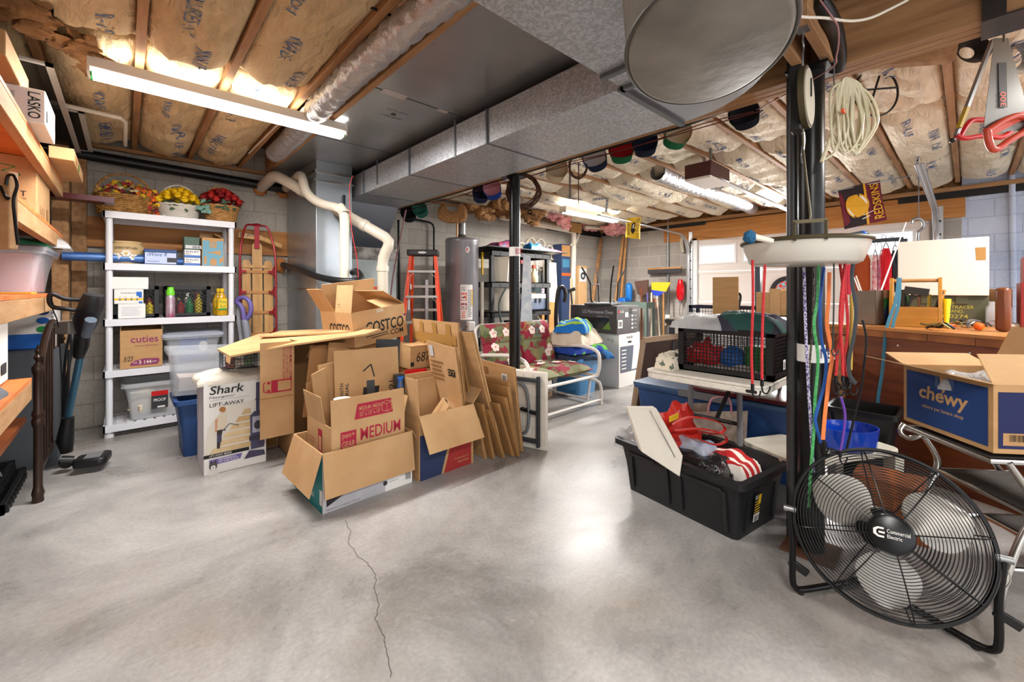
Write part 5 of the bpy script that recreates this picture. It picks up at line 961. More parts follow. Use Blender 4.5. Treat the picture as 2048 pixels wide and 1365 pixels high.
rd=random.Random(3)
for i in range(8):
    c=['#1d7f86','#8c2a6a','#c33b54','#2c3748','#3a8fb0','#d8d2c2','#7a2230','#24507a'][i]; o=thing(MB().box(0,0,0,rd.uniform(.08,.12),.2,rd.uniform(.14,.28)),'garden_item',mat('gi%d'%i,c,.5),['teal','magenta','rose','charcoal','sky blue','cream','maroon','deep blue'][i]+' packet standing on the fourth black shelf','packet'); o.location=(3.56+.13*i,4.26,.505)
pipe('grey_hose',[bX(1,4.1) and V((bX(1012,4.18),4.18,1.22)),V((bX(998,4.16),4.16,1.0)),V((bX(1005,4.15),4.15,.72)),V((bX(1020,4.16),4.16,.6))],.012,'dark green hose drooping in front of the cream drum',mat('hose_green','#3b4745',.4))
thing(MB().box(0,0,0,.04,.03,1.15),'white_moulding',CREAM,'white strip of moulding standing left of the black shelving','moulding').location=(bX(963,4.3),4.3,.15)
thing(MB().box(0,0,0,.025,.02,.3),'yellow_level',YEL,'yellow level hanging left of the black shelving','tool').location=(bX(966,4.33),4.35,1.40)
thing(MB().box(0,0,0,.30,.02,1.1),'grey_board',mat('brd_grey','#8f8f8b',.7),'grey board standing between the water heater and the black shelving','board').location=(bX(957,4.5)-.02,5.0,.0)
o=thing(MB().prism([(-.09,0),(.09,0),(.05,1.42),(-.03,1.45)],.03,fr((0,0,0),(1,0,0),(.04,0,1))),'ironing_board',mat('ironing_cover','#b9c6d3',.8,c2='#dfe3e6',sc=14),'pale blue patterned ironing board standing in front of the black shelving','ironing board'); pz=W(1052,700,4.75); o.location=(pz.x,pz.y,.15); o.rotation_euler=(0,0,-R(42))
# ---------------- glider ----------------
FLR=mat('tropical_fabric','#9a2d40',.85); nt=FLR.node_tree; N=nt.nodes.new; L=nt.links.new; b=nt.nodes['Principled BSDF']
tc=N('ShaderNodeTexCoord'); ns=N('ShaderNodeTexNoise'); ns.inputs['Scale'].default_value=9; ns.inputs['Detail'].default_value=2; L(tc.outputs['Object'],ns.inputs[0])
wv=N('ShaderNodeTexWave'); wv.inputs['Scale'].default_value=16; wv.inputs['Distortion'].default_value=7; wv.inputs['Detail'].default_value=1; L(tc.outputs['Object'],wv.inputs[0])
cr=N('ShaderNodeValToRGB'); e=cr.color_ramp.elements; e[0].color=lin('#8e2238'); e[0].position=.44; e[1].color=lin('#5d6a35'); e[1].position=.5; L(ns.outputs[0],cr.inputs[0])
c2=N('ShaderNodeValToRGB'); e=c2.color_ramp.elements; e[0].color=lin('#6a7038'); e[0].position=.3; e[1].color=lin('#d6bb6a'); e[1].position=.62; x_=e.new(.8); x_.color=lin('#3f6672'); L(wv.outputs[0],c2.inputs[0])
mx=N('ShaderNodeMix'); mx.data_type='RGBA'; mr=N('ShaderNodeMapRange'); mr.inputs[1].default_value=.45; mr.inputs[2].default_value=.5; L(ns.outputs[0],mr.inputs[0]); L(mr.outputs[0],mx.inputs[0]); mx.inputs[6].default_value=lin('#8e2238'); L(c2.outputs[0],mx.inputs[7]); L(mx.outputs[2],b.inputs['Base Color'])
gl=T('patio_glider','white framed patio glider with red tropical print cushions behind the black post','glider',(2.58,2.62,0)); wf=mat('glider_white','#e3ded8',.35); w_=1.04
for x in (0,w_):
    MB().tube(cat([(x,.0,.30),(x,-.03,.42),(x,.0,.55),(x,.2,.59),(x,.45,.57),(x,.62,.55)]),.018,10).build('arm',wf,gl)
    MB().tube(cat([(x,.70,.30),(x,.69,.6),(x,.72,.78),(x+(.06 if x==0 else -.06),.73,.83)]),.016,10).build('back_post',wf,gl)
    MB().tube([(x,0,.30),(x,.70,.30)],.016,10).build('side_rail',wf,gl)
    MB().tube([(x,.08,.30),(x,.12,.03),(x,.58,.03),(x,.62,.30)],.014,8).build('rocker',wf,gl)
    MB().tube(L2((x+(.04 if x==0 else .04),-.02,.0),(x+.04,-.02,.24),(x+.04,.6,.24),(x+.04,.62,.0)),.016,8,).build('leg',wf,gl)
MB().tube([(0,0,.30),(w_,0,.30)],.016,10).tube([(0,.70,.30),(w_,.70,.30)],.016,10).build('seat_rail',wf,gl); MB().tube([(.06,.73,.83),(w_-.06,.73,.83)],.016,10).build('top_rail',wf,gl); MB().tube([(.04,-.02,.05),(w_+.04,-.02,.05)],.013,8).build('base_rail',wf,gl); MB().tube([(.04,.6,.05),(w_+.04,.6,.05)],.013,8).build('base_rail',wf,gl)
def cushion(c,sx,sy,sz,rx,name):
    mb=MB(); q=Matrix.Rotation(R(rx),4,'X'); n=14
    def sh(u,v,s_):
        a,b_=(u-.5)*2,(v-.5)*2; z_=sz*.5*s_*((1-abs(a)**3)*(1-abs(b_)**3))**.42; return V(c)+q@V((a*sx/2,b_*sy/2,z_))
    mb.grid(lambda u,v:sh(u,v,1),n,n); mb.grid(lambda u,v:sh(u,1-v,-1),n,n); return mb.build(name,FLR,gl,ang=70)
cs=[]
for k in range(2):
    x=.27+.5*k
    cs.append((cushion((x,.34,.37),.5,.62,.13,0,'seat_cushion'),x,'s')); cs.append((cushion((x,.60,.52),.5,.30,.13,72,'back_cushion'),x,'b')); cs.append((cushion((x,.66,.74),.5,.22,.12,76,'back_cushion'),x,'t'))
HB=mat('hibiscus_print','#ecd9d2',.8)
def hib(cx,cy,r_): return [('e',cx+r_*.55*math.cos(a*2*PI/5+.3),cy+r_*.55*math.sin(a*2*PI/5+.3),r_*.42,r_*.42,HB) for a in range(5)]+[('e',cx,cy,r_*.15,r_*.15,RED),('l',[(cx,cy),(cx+r_*.5,cy+r_*.3)],r_*.08,YEL)]
FROND=[mat('frond_green','#4f6a33',.85),mat('frond_gold','#c9a94c',.85),mat('frond_teal','#3c6a74',.85)]
def frond(cx,cy,L_,an,m):
    out=[]; d=V((math.cos(an),math.sin(an))); n_=V((-d.y,d.x))
    for k in range(9):
        b0=V((cx,cy))+d*(L_*k/9)
        for s_ in (-1,1):
            e_=b0+(d*.55+n_*s_)*L_*.30*(1-abs(k/9-.4)); out.append(('p',[tuple(b0),tuple(b0+d*L_*.035+(e_-b0)*.5),tuple(e_),tuple((b0+e_)/2-d*L_*.01)],m))
    return out
def on(c,sx,sy,sz,rx):
    q_=Matrix.Rotation(R(rx),4,'X')
    def f(u,v):
        u=max(.002,min(sx-.002,u)); v=max(.002,min(sy-.002,v)); a,b_=u/sx*2-1,v/sy*2-1; z_=sz*.5*((1-abs(a)**3)*(1-abs(b_)**3))**.42; return V(c)+q_@V((a*sx/2,b_*sy/2,z_+.003))
    return f
rd=random.Random(31)
for k in range(2):
    x=.27+.5*k
    for (c,sx,sy,sz,rx) in (((x,.34,.37),.5,.62,.13,0),((x,.60,.52),.5,.30,.13,72),((x,.66,.74),.5,.22,.12,76)):
        its=[]
        for j in range(5 if sy<.4 else 9): its+=frond(rd.uniform(.05,.42),rd.uniform(.02,sy-.1),rd.uniform(.12,.2),rd.uniform(-.4,3.5),rd.choice(FROND))
        g_f=on(c,sx,sy,sz,rx); o=deco(gl,its,None,'leaf_print',lambda u,v,z,f=g_f:f(u,v)+V((0,-z*.1,z*.15)),True)
        f=on(c,sx,sy,sz+.002,rx); its=[]
        for j in range(2 if sy<.4 else 4): its+=hib(rd.uniform(.08,.42),rd.uniform(.06,sy-.06) if sy>.25 else .11,.05)
        deco(gl,its,None,'flower_print',lambda u,v,z,f=f:f(u,v)+V((0,-z,.0015+z)),True)
# ---------------- towel pile, blue bin, appliance boxes, stool ----------------
tote('light_blue_bin','light blue storage bin under the pile of folded towels',(3.70,2.92,0),.42,.5,.42,mat('sky_blue','#4f8fc4',.35,alpha=.9),taper=.05)
TW=[('navy_jacket','navy and grey jacket folded on the light blue bin','#2d3a4e','#2a6fb0',.02),('blue_towel','deep blue towel with lime edge under the fleece blanket','#1c3f9b','#62b038',.10),('fleece_blanket','thick cream fleece blanket folded in the middle of the towel pile','#d6c8b6','#c5b5a2',.19),('striped_towel','blue towel with lime stripes topping the pile','#1d6fc0','#a5cf3a',.33)]
for i,(n_,lab,c1,c2_,dz) in enumerate(TW):
    m=mat(n_,c1,.95,c2=c2_,sc=5 if i!=3 else 4,lo=.52 if i!=2 else .3,hi=.56 if i!=2 else .7,stretch=(1,1,1) if i!=3 else (6,.4,.4),bump=.5,bsc=60)
    rag(n_,lab,'',(3.90+(.03 if i==0 else -.02*i),3.10,.41+dz),[.62,.58,.56,.46][i],[.5,.46,.44,.36][i],[.1,.1,.17,.13][i],m,40+i,rz=R(-20+15*i),c_='towel',th=.03)
t=T('camp_chair_bag','folded grey camp chair behind the glider back','chair',(3.62,3.60,.0)); MB().box(-.2,-.12,.0,.2,.12,.5).build('chair_body',DGREY,t,bevel=.03); o=MB().ball((0,0,.68),(.22,.16,.2),14,9,nz=.8,seed=5).build('chair_fabric',mat('camp_grey','#5c5d58',.8),t)
KX=4.39; t,_=solid('fixture_box',(KX,2.86,0),(4.87,3.36,.655),WPAPER,'tall white bathroom fixture box under the microwave box','box')
deco(t,[('r',.03,.18,.4,.50,mat('slate_print','#5b6272',.6)),('p',[(.28,.2),(.42,.2),(.42,.5),(.33,.5),(.31,.35)],mat('toilet_print','#e4e4e6',.5)),('t',.17,.59,.31,.62,'KOHLER',{'b':.03},BLK),('r',.2,.535,.28,.56,BLK)]+[('r',.06,.22+.045*k,.16,.235+.045*k,WPAPER) for k in range(6)],FF())
deco(t,[('t',.33,.55,.42,.59,'^^ ||',BLK),('t',.04,.09,.12,.11,'ITEM',GREYP)]+bars(.04,.06,.12,.08,10,GREYP)+[('r',.1,.57,.16,.61,DGREY),('r',.04,.57,.09,.61,DGREY)],FL(.5))
t,_=solid('microwave_box',(4.33,2.85,.66),(4.83,3.56,1.0),mat('microwave_print','#4a4545',.5),'dark grey microwave oven box with white lettering on the white fixture box','box')
deco(t,[('t',.2,.24,.66,.285,'LG Microwave Oven',{'b':.01},SILV),('t',.42,.2,.6,.215,'NeoChef 1.5 cu.ft.',SILV),('p',[(.06,.05),(.6,.05),(.6,.19),(.06,.19)],mat('oven_print','#1c1b1c',.3)),('r',.02,.06,.13,.16,WPAPER)]+bars(.035,.08,.06,.14,4,BLK)+[('p',[(.5,.05),(.63,.05),(.6,.15)],mat('veg_print','#6a8a3a',.6))],FL(.71))
deco(t,[('e',.05,.27,.017,.02,RED),('t',.08,.255,.15,.285,'LG',{'b':.04},WPAPER),('t',.3,.27,.45,.29,'NeoChef',{'b':.02},WPAPER),('r',.18,.2,.25,.26,WPAPER),('r',.28,.24,.34,.31,BLK)]+[('r',.32,.05+.05*k,.36,.075+.05*k,SILV) for k in range(4)]+[('r',.38,.06+.05*k,.44,.065+.05*k,SILV) for k in range(4)]+[('r',.02,.07,.12,.17,WPAPER)]+bars(.03,.09,.11,.15,6,BLK),FF())
t=T('upturned_stool','black metal stool turned upside down on the microwave box','stool',(4.58,3.2,1.002),R(20)); MB().box(-.33,-.17,0,.33,.17,.03).build('seat',DGREY,t,bevel=.01)
for sx_,sy_ in ((-1,-1),(1,-1),(-1,1),(1,1)): MB().tube(cat([(sx_*.10,sy_*.1,.035),(sx_*.17,sy_*.12,.05),(sx_*.185,sy_*.13,.2),(sx_*.19,sy_*.14,.30),(sx_*.33,sy_*.2,.48)]),.011,8).build('leg',mat('stool_black','#2a2725',.4,.4),t)
mb=MB(); mb.tube([(-.18,-.12,.27),(.18,-.12,.27)],.008,6); mb.tube([(-.18,.12,.27),(.18,.12,.27)],.008,6); mb.build('stretcher',STEEL,t)
# ---------------- far corner clutter ----------------
def stick(n,a,b,r_,m,lab,c='pole',sq=False,D=None): 
    mb=MB(); (mb.bar(a,b,r_*2,r_*2) if sq else mb.cyl(a,b,r_,n=10)); return thing(mb,n,m,lab,c)
stick('lumber_offcut',(6.2,4.75,0),PY(1203,478,5.05),.03,PINE,'tall pine strip leaning in the far corner',c='board',sq=True)
stick('lumber_offcut',(6.75,4.6,0),PX(1247,470,7.15),.025,WOODL,'long tan pole leaning by the yellow flag',c='board')
stick('lumber_offcut',(6.82,4.5,0),PX(1253,470,7.15),.022,WOODL,'second long tan pole leaning by the yellow flag',c='board')
stick('carpet_roll',(6.0,4.85,0),(6.0,4.98,1.40),.08,mat('roll_tan','#b69c7a',.9),'tan carpet roll standing in the far corner',c='roll')
stick('carpet_roll',(5.45,4.86,0),(5.45,4.95,1.66),.12,CREAM,'cream vinyl roll standing beside the thick white pipe',c='roll')
t,_=solid('long_carton',(5.72,4.9,0),(5.95,5.1,2.02),mat('carton_navy','#28395a',.6),'tall navy carton with orange band standing in the far corner','box'); deco(t,[('r',0,1.45,.23,1.5,ORG),('r',.02,1.6,.21,1.75,mat('teal_dark','#356a86',.6)),('r',0,1.8,.23,2.0,CARD3)],FF())
t,_=solid('long_carton',(6.2,4.9,0),(6.45,5.05,1.65),CARD2,'tall tan carton with a round saw blade picture in the far corner','box'); deco(t,[('r',.02,1.35,.23,1.6,SILV),('e',.125,1.46,.07,.07,DGREY),('e',.125,1.46,.03,.03,SILV)],FF())
for i,(x,c,h) in enumerate([(5.05,'#c9955e',1.35),(5.2,'#6a5340',1.3)]): thing(MB().box(0,0,0,.13,.03,h),'lumber_offcut',mat('off%d'%i,c,.7),['light wide board leaning beside the thick white pipe','dark brown board leaning beside the light wide board'][i],'board').location=(x,5.02,0)
t=T('garden_spool','pink and white banded spool standing by the dark brown board','spool',(5.02,4.7,1.0)); MB().lathe([(.05,0),(.06,.02),(.06,.18),(.03,.22)],n=16).build('spool_body',mat('pinkband','#c84a80',.5,c2='#e7e0da',sc=2,stretch=(.1,.1,14),lo=.48,hi=.52),t); MB().box(-.15,-.12,-1.0,.15,.12,-.005).build('plinth',WOODL,t)
t=T('blue_cylinder','bright blue gas cylinder on the back shelf by the brooms','cylinder',PX(1258,618,7.0)); t.location.z=1.0; MB().lathe([(.06,0),(.065,.02),(.065,.26),(.05,.31),(.02,.33)],n=18).build('cylinder_body',mat('gas_blue','#1f77c8',.3),t)
gs=T('tool_rack','grey green ledge rack holding long handled tools against the block wall','rack',(6.55,3.72,0)); MB().box(0,0,.88,.3,.75,.98).build('rack_top',mat('rack_green','#5b6b62',.6),gs)
for y in (.0,.71): MB().box(0,y,0,.04,y+.04,.88).box(.26,y,0,.3,y+.04,.88).build('leg',mat('rack_green','#5b6b62',.6),gs)
rag('blue_gloves','blue gloves beside the bright blue cylinder','',(6.85,4.35,.985),.2,.16,.08,BLUE,51,c_='gloves',n=12)
# push broom, dustpan brooms on garage wall
t=T('push_broom','wide grey push broom hung head up on the block wall','broom',PX(1334,545,7.16)); p=t.location.copy(); a=PX(1296,544,7.12)-p; b_=PX(1363,541,7.12)-p; MB().bar(a,b_,.05,.09).build('bristle_head',mat('grey_bristle','#4d4a4d',.95,bump=1,bsc=150),t,bevel=.02); MB().bar(a+V((0,0,.05)),b_+V((0,0,.05)),.04,.03).build('head_block',WOODL,t)
pipe('conduit',[PX(1336,440,7.2),PX(1336,690,7.2)],.018,'grey conduit running down the block wall behind the push broom',STEEL,smooth=False)
t=T('angle_broom','yellow and blue angle broom standing head up against the block wall','broom',PX(1322,592,6.95)); p=t.location.copy(); Q=lambda a,b,X=6.95:PX(a,b,X)-p
def flatp(par,n,pts,m,X=6.95,th=.03):
    vs=[PX(a,b,X)-p for a,b in pts]; k=len(vs); MB().add(vs+[v_+V((th,0,0)) for v_ in vs],[tuple(range(k)),tuple(range(k,2*k))[::-1]]+[(i,i+k,(i+1)%k+k,(i+1)%k) for i in range(k)]).build(n,m,par,flat=True)
flatp(t,'bristle_fan',[(1303,565),(1341,565),(1331,584),(1303,580)],YEL); flatp(t,'broom_block',[(1303,580),(1331,584),(1315,594),(1305,589)],mat('broom_blue','#2344b8',.5)); MB().cyl(Q(1314,592),V((0,0,-p.z)),.012,n=8).build('handle',CREAM,t)
t=T('snow_shovel','brown shovel blade standing up among the long handled tools','shovel',PX(1283,575,7.0)); p=t.location.copy(); flatp(t,'blade',[(1269,563),(1296,560),(1295,588),(1283,593),(1274,588)],mat('shovel_brown','#5e4238',.6),7.0); MB().cyl(V((0,0,0)),V((0,0,-p.z)),.015,n=8).build('handle',WOODR,t)
t=T('edging_spade','rusty flat spade standing up beside the angle broom','shovel',PX(1307,605,7.0)); p=t.location.copy(); flatp(t,'blade',[(1298,598),(1316,597),(1315,616),(1308,620),(1299,618)],mat('spade_rust','#9a6a55',.7),7.0); MB().cyl(V((0,0,0)),V((0,0,-p.z)),.015,n=8).build('handle',WOODL,t)
for i,(px,m_,lab) in enumerate([(1303,CREAM,'pale tool handle standing right of the spade'),(1295,PURP,'purple tool handle beside the block wall rack'),(1327,WOODL,'tan tool handle under the push broom')]): stick('garden_tool',PX(px,575,6.92)*1 if False else V((6.92,PX(px,575,6.92).y,0)),V((6.92,PX(px,575,6.92).y,1.15)),.014,m_,lab)
t=T('dust_buster','red hand vacuum hanging on the block wall by the door track','hand vacuum',PX(1361,580,7.15)); MB().lathe([(.02,-.2),(.06,-.15),(.075,-.03),(.07,.05),(.05,.12),(.045,.16),(.03,.18)],n=18,sx=.7).build('vacuum_body',mat('gloss_red','#c4101c',.15),t); MB().box(-.03,-.02,.19 -.42,.01,.02,-.19).build('charger',GREYP,t)
MB().tube(cat([(0,0,-.22),(0,.02,-.4),(0,-.02,-.55),(0,.03,-.8)]),.004,6).build('charging_cord',BLK,t)
thing(MB().tube(cat([PX(1365,475,7.18),PX(1363,485,7.18),PX(1366,505,7.18)]),.03,8),'glass_thermometer',mat('thermo','#bdb39f',.3),'brass thermometer tube hung on the block wall','thermometer')
thing(MB().box(7.18,PX(1334,652,7.2).y-.06,.55,7.22,PX(1334,652,7.2).y+.06,.75),'wall_outlet',WHITE,'white outlet box at the end of the grey conduit','outlet')
pipe('hanging_hose',[W(1116,690,6.0),W(1112,640,6.0),W(1116,585,6.0),W(1124,574,6.0),W(1131,585,6.0),W(1129,605,6.0)],.03,'black hose hung on the thick white pipe',BLACK)
t=T('floor_squeegee','black headed squeegee leaning by the thick white pipe','squeegee',W(1150,700,6.2)); p=t.location.copy(); t.location.z=0; p.z=0; MB().cyl(W(1152,690,6.2)-p-V((0,0,.05)),W(1142,585,6.2)-p,.014,n=8).build('handle',DGREY,t); MB().bar(W(1134,584,6.2)-p,W(1150,578,6.2)-p,.04,.05).build('head',BLACK,t)
# ---------------- folding table with crate ----------------
TW_=mat('granite_white','#cfc8bb',.5,c2='#dcd6ca',sc=40)
tb=T('folding_table','grey white folding table holding the black lattice crate','table',(2.17,.636,0)); w_,d_=1.6,.614
mb=MB()
def rr(x0,y0,x1,y1,r_,n=5):
    out=[]
    for cx,cy,a0 in ((x1-r_,y1-r_,0),(x0+r_,y1-r_,90),(x0+r_,y0+r_,180),(x1-r_,y0+r_,270)):
        for i in range(n+1): a=R(a0+90*i/n); out.append((cx+r_*math.cos(a),cy+r_*math.sin(a)))
    return out
mb.prism(rr(0,0,w_,d_,.05),.015,Matrix.Translation((0,0,.727))); mb.prism(rr(.004,.004,w_-.004,d_-.004,.05),.035,Matrix.Translation((0,0,.695))); mb.build('table_top',TW_,tb,bevel=.005)
for x in (.42,w_-.42):
    for y in (.25,d_-.08): MB().tube([(x,y,.69),(x,y,.38),(x,y,.0)],.015,10).build('leg',GREYP,tb)
MB().tube([(.42,.25,.42),(.42,d_-.08,.42)],.012,8).bar((.42,.38,.42),(.8,.38,.69),.02,.012).bar((.42,.12,.69),(.42,d_-.06,.69),.03,.02).build('leg_brace',BLACK,tb)
deco(tb,[('p',rr(.02,.705,.07,.72,.007),BLK)],fr((-.0015,.0,0),(0,-1,0),(0,0,1))).location=(0,.1,0)
cr_=crate('lattice_crate','big black lattice crate full of toys standing on the folding table',2.31,.64,.743,.25,.475,.245,BLACK,.0175)
deco(cr_,[('r',.16,.04,.2,.09,WPAPER)]+bars(.165,.045,.195,.08,6,BLK),FF())
def blob(n_,lab,loc,r_,m,c,seed=1,nz=.6): 
    o=MB().ball((0,0,r_[2]*.95),r_,16,10,nz=nz,seed=seed).build(n_,m,ang=80); o.location=loc; return tag(o,lab,c)
blob('red_toy','red plastic toy inside the lattice crate',(2.40,1.0,.752),(.06,.09,.08),RED,'toy',1)
blob('blue_ball','blue ball inside the lattice crate',(2.42,.86,.752),(.07,.07,.07),BLUE,'ball',2,.1)
thing(MB().box(2.37,.67,.752,2.5,.79,.90),'green_toy_box',mat('deep_green','#176b2b',.5),'green box inside the near end of the lattice crate','toy',bevel=.01)
rag('grey_cloth','grey cloth at the bottom of the lattice crate','',(2.44,.88,.752),.2,.38,.06,mat('toy_cloth','#7f6a60',.9,c2='#b8b2ac',sc=20),61)
rag('bubble_wrap','clear bubble wrap crumpled over the far end of the lattice crate','',(2.47,1.02,.985),.34,.3,.075,mat('bubble_film2','#d9dadb',.15,alpha=.55,bump=.8,bsc=90),62,c_='wrap')
rag('green_jacket','dark green and slate jacket heaped over the near end of the lattice crate','',(2.46,.80,.985),.30,.36,.09,mat('jacket','#1f4a46',.8,c2='#2e2c3c',sc=5,lo=.48,hi=.52),63,c_='jacket')
rag('leaf_print_bag','cream cloth bag with grey leaf print on the folding table corner','',(2.42,1.17,.743),.36,.12,.10,mat('leafprint','#d8cdb8',.85,c2='#5e6a58',sc=22,lo=.56,hi=.6),64,c_='bag',n=18)
t=tote('clear_bin','clear plastic bin on the folding table behind the lattice crate',(2.62,.70,.743),.32,.45,.26,CLEAR,lid=MILK,taper=.02)
# ---------------- black tote with bags ----------------
rz=R(-8.8); q=Matrix.Rotation(rz,3,'Z'); base=V((2.127,.742,0)); loc=base-q@V((.035,.035,0))
TB=T('storage_bin','large open black storage bin of shopping bags under the folding table edge','storage bin',loc,rz); 
tmp=tote('tmp','x',(0,0,0),.46,.72,.30,mat('tote_black','#1b1b1d',.45),taper=.035,rim=.028)
for ch in list(tmp.children): ch.parent=TB
bpy.data.objects.remove(tmp)
mb=MB()
for y in (.06,.38):
    mb=MB(); mb.T=fr((.028,y+.28,.02),(0,-1,0),(-.028,0,.26)); mb.cbox((.02,.11,0),(.02,.2,.012)); mb.cbox((.13,.21,0),(.24,.02,.012)); mb.cbox((.26,.11,0),(.02,.2,.012)); mb.build('raised_rib',mat('tote_black','#1b1b1d',.45),TB)
mb=MB(); mb.T=fr((.1,.03,.02),(1,0,0),(0,-.028,.26)); mb.cbox((.0,.1,0),(.015,.18,.01)); mb.cbox((.26,.1,0),(.015,.18,.01)); mb.build('raised_rib',mat('tote_black','#1b1b1d',.45),TB)
mb=MB(); mb.box(-.04,.29,.262,-.026,.45,.302).box(.486,.29,.262,.5,.45,.302); mb.build('handle',mat('tote_black','#1b1b1d',.45),TB)
deco(TB,[('r',.0,.0,.065,.15,BLK),('r',.005,.005,.06,.045,WPAPER),('t',.005,.12,.03,.14,'HDX',{'b':.03},WPAPER),('r',.035,.09,.06,.14,YEL)]+lines(.005,.05,.06,.115,5,YEL)+bars(.008,.01,.055,.04,9,BLK),fr((.15,.021,.055),(1,0,0),(0,-.035,.30)))
def inb(x,y,z): return base+q@V((x,y,z))-q@V((.035,.035,0))
PB=mat('bag_paper','#d5cfc2',.7,bump=.3); RB=mat('bag_red','#c62417',.6,c2='#b01d12',sc=6)
t=T('paper_bag','folded white paper bag leaning out of the black storage bin','bag',inb(.10,.55,.06)); p=t.location.copy()
vs=[W(1256,817,2.38),W(1313,817,2.42),W(1318,826,2.40),W(1366,912,2.08),W(1360,955,2.1),W(1284,905,2.22)]; mb=MB(); mb.add([v_-p for v_ in vs]+[v_-p+V((.03,.04,0)) for v_ in vs],[tuple(range(6)),tuple(range(6,12))[::-1]]+[(i,i+6,(i+1)%6+6,(i+1)%6) for i in range(6)]); mb.build('bag_body',PB,t,bevel=.004)
MB().tube([W(1300,822,2.39)-p,W(1350,915,2.1)-p],.002,4).build('fold_line',GREYP,t)
rag('clear_wrap','clear plastic film spilling over the far end of the black storage bin','',inb(.12,.70,.24),.22,.18,.12,mat('film3','#d9dadb',.12,alpha=.4),70,c_='wrap')
t=T('tote_bag','red reusable bag with yellow patch and looping handles in the black storage bin','bag',inb(.22,.48,.16)); p=t.location.copy()
MB().ball((0,0,.14),(.15,.15,.17),18,12,nz=.9,seed=71).build('bag_body',RB,t,ang=80)
for k,P_ in enumerate(([(1345,850),(1380,835),(1430,842),(1450,858),(1430,868),(1395,862)],[(1350,862),(1400,858),(1445,868),(1452,882),(1430,890),(1400,880)])): MB().tube(cat([W(a,b_,2.2-.03*k)-p for a,b_ in P_]),.016,8,flat=(0,0,1)).build('handle',RB,t)
MB().box(0,0,0,.1,.004,.03).build('yellow_patch',YEL,t,loc=W(1340,845,2.27)-p)
rag('plastic_wrapped_bottle','clear plastic wrap with blue seams across the black storage bin','',inb(.20,.38,.31),.18,.22,.07,mat('film4','#cfd6e2',.1,alpha=.6,c2='#9fb0cc',sc=12),72,c_='wrap')
rag('black_sack','shiny black plastic bag lying over the side of the black storage bin','',inb(.13,.30,.24),.26,.36,.10,mat('black_film','#1a1a1b',.2,bump=.6),73,c_='bag')
st=mat('stripe_cloth','#c01a1e',.8); nt=st.node_tree; wv=nt.nodes.new('ShaderNodeTexWave'); wv.inputs['Scale'].default_value=4.5; wv.inputs['Distortion'].default_value=1.5; tc=nt.nodes.new('ShaderNodeTexCoord'); nt.links.new(tc.outputs['Object'],wv.inputs[0]); cr=nt.nodes.new('ShaderNodeValToRGB'); cr.color_ramp.interpolation='CONSTANT'; cr.color_ramp.elements[0].color=lin('#b5151a'); cr.color_ramp.elements[1].color=lin('#e8e2d8'); cr.color_ramp.elements[1].position=.62; nt.links.new(wv.outputs[0],cr.inputs[0]); nt.links.new(cr.outputs[0],nt.nodes['Principled BSDF'].inputs['Base Color'])
rag('striped_bag','red and white striped bag crumpled at the near end of the black storage bin','',inb(.26,.20,.22),.24,.26,.13,st,74,c_='bag')
for k in range(3): blob('packed_bag',['crumpled dark bag low in the far end of the black storage bin','crumpled dark bag low in the middle of the black storage bin','crumpled dark bag low in the near end of the black storage bin'][k],inb(.23,[.6,.4,.2][k],.01),(.15,.12,.12),BLACK,'bag',k)
t=T('gift_bag','pale floral paper bag with pink handles behind the black storage bin','bag',(2.62,1.22,0)); MB().add([(0,0,0),(.3,-.25,0),(.42,-.13,0),(.12,.12,0),(-.02,0,.42),(.3,-.27,.42),(.44,-.13,.42),(.12,.14,.42)],[(0,1,5,4),(1,2,6,5),(2,3,7,6),(3,0,4,7),(3,2,1,0)]).build('bag_body',mat('floral_paper','#dccab8',.8,c2='#b9a48e',sc=20),t); MB().tube(cat([(.1,-.1,.4),(.12,-.12,.5),(.2,-.19,.5),(.22,-.2,.4)]),.006,6).build('handle',PINK,t)
# ---------------- blue totes, framed boards ----------------
t=tote('blue_tote','long dark blue lidded tote on the floor behind the folding table legs',(2.93,.70,0),.50,1.05,.47,BLUEP,lid=mat('lid_blue','#39587c',.45),taper=.03); MB().box(-.03,.35,.44,-.02,.7,.49).build('latch',GREYP,t)
thing(MB().box(2.9,.72,.497,3.4,1.30,.52),'maroon_sheet',mat('maroon_laminate','#4a1019',.3),'maroon panel lying on the long dark blue tote','board')
t=tote('black_bucket','round black tub right of the steel support post behind the blue bowl',(3.27,.28,0),.30,.32,.46,BLACK,taper=.05,rim=.015)
t=T('framed_picture','brown framed board with a pale edge leaning left of the folding table','frame',F(1266,822)); p=t.location.copy(); a=V((0,0,0)); b_=F(1420,806)-p; c=W(1395,668,4.35)-p; d=W(1287,681,4.02)-p
MB().add([a,b_,c,d]+[x_+V((.02,.015,0)) for x_ in (a,b_,c,d)],[(0,1,2,3),(7,6,5,4),(0,4,5,1),(1,5,6,2),(2,6,7,3),(3,7,4,0)]).build('board_panel',mat('panel_brown','#3c2720',.5),t)
MB().bar(a,d,.05,.03,up=(0,1,0)).bar(d,c,.05,.03,up=(0,1,0)).bar(a,b_,.05,.03,up=(0,1,0)).build('frame_edge',mat('frame_beige','#a58c72',.5),t)
thing(MB().bar(W(1330,830,3.9),W(1347,762,3.95),.05,.03,up=(1,0,0)),'picture_frame',WOODR,'narrow brown frame leaning beside the framed board under the table','frame')
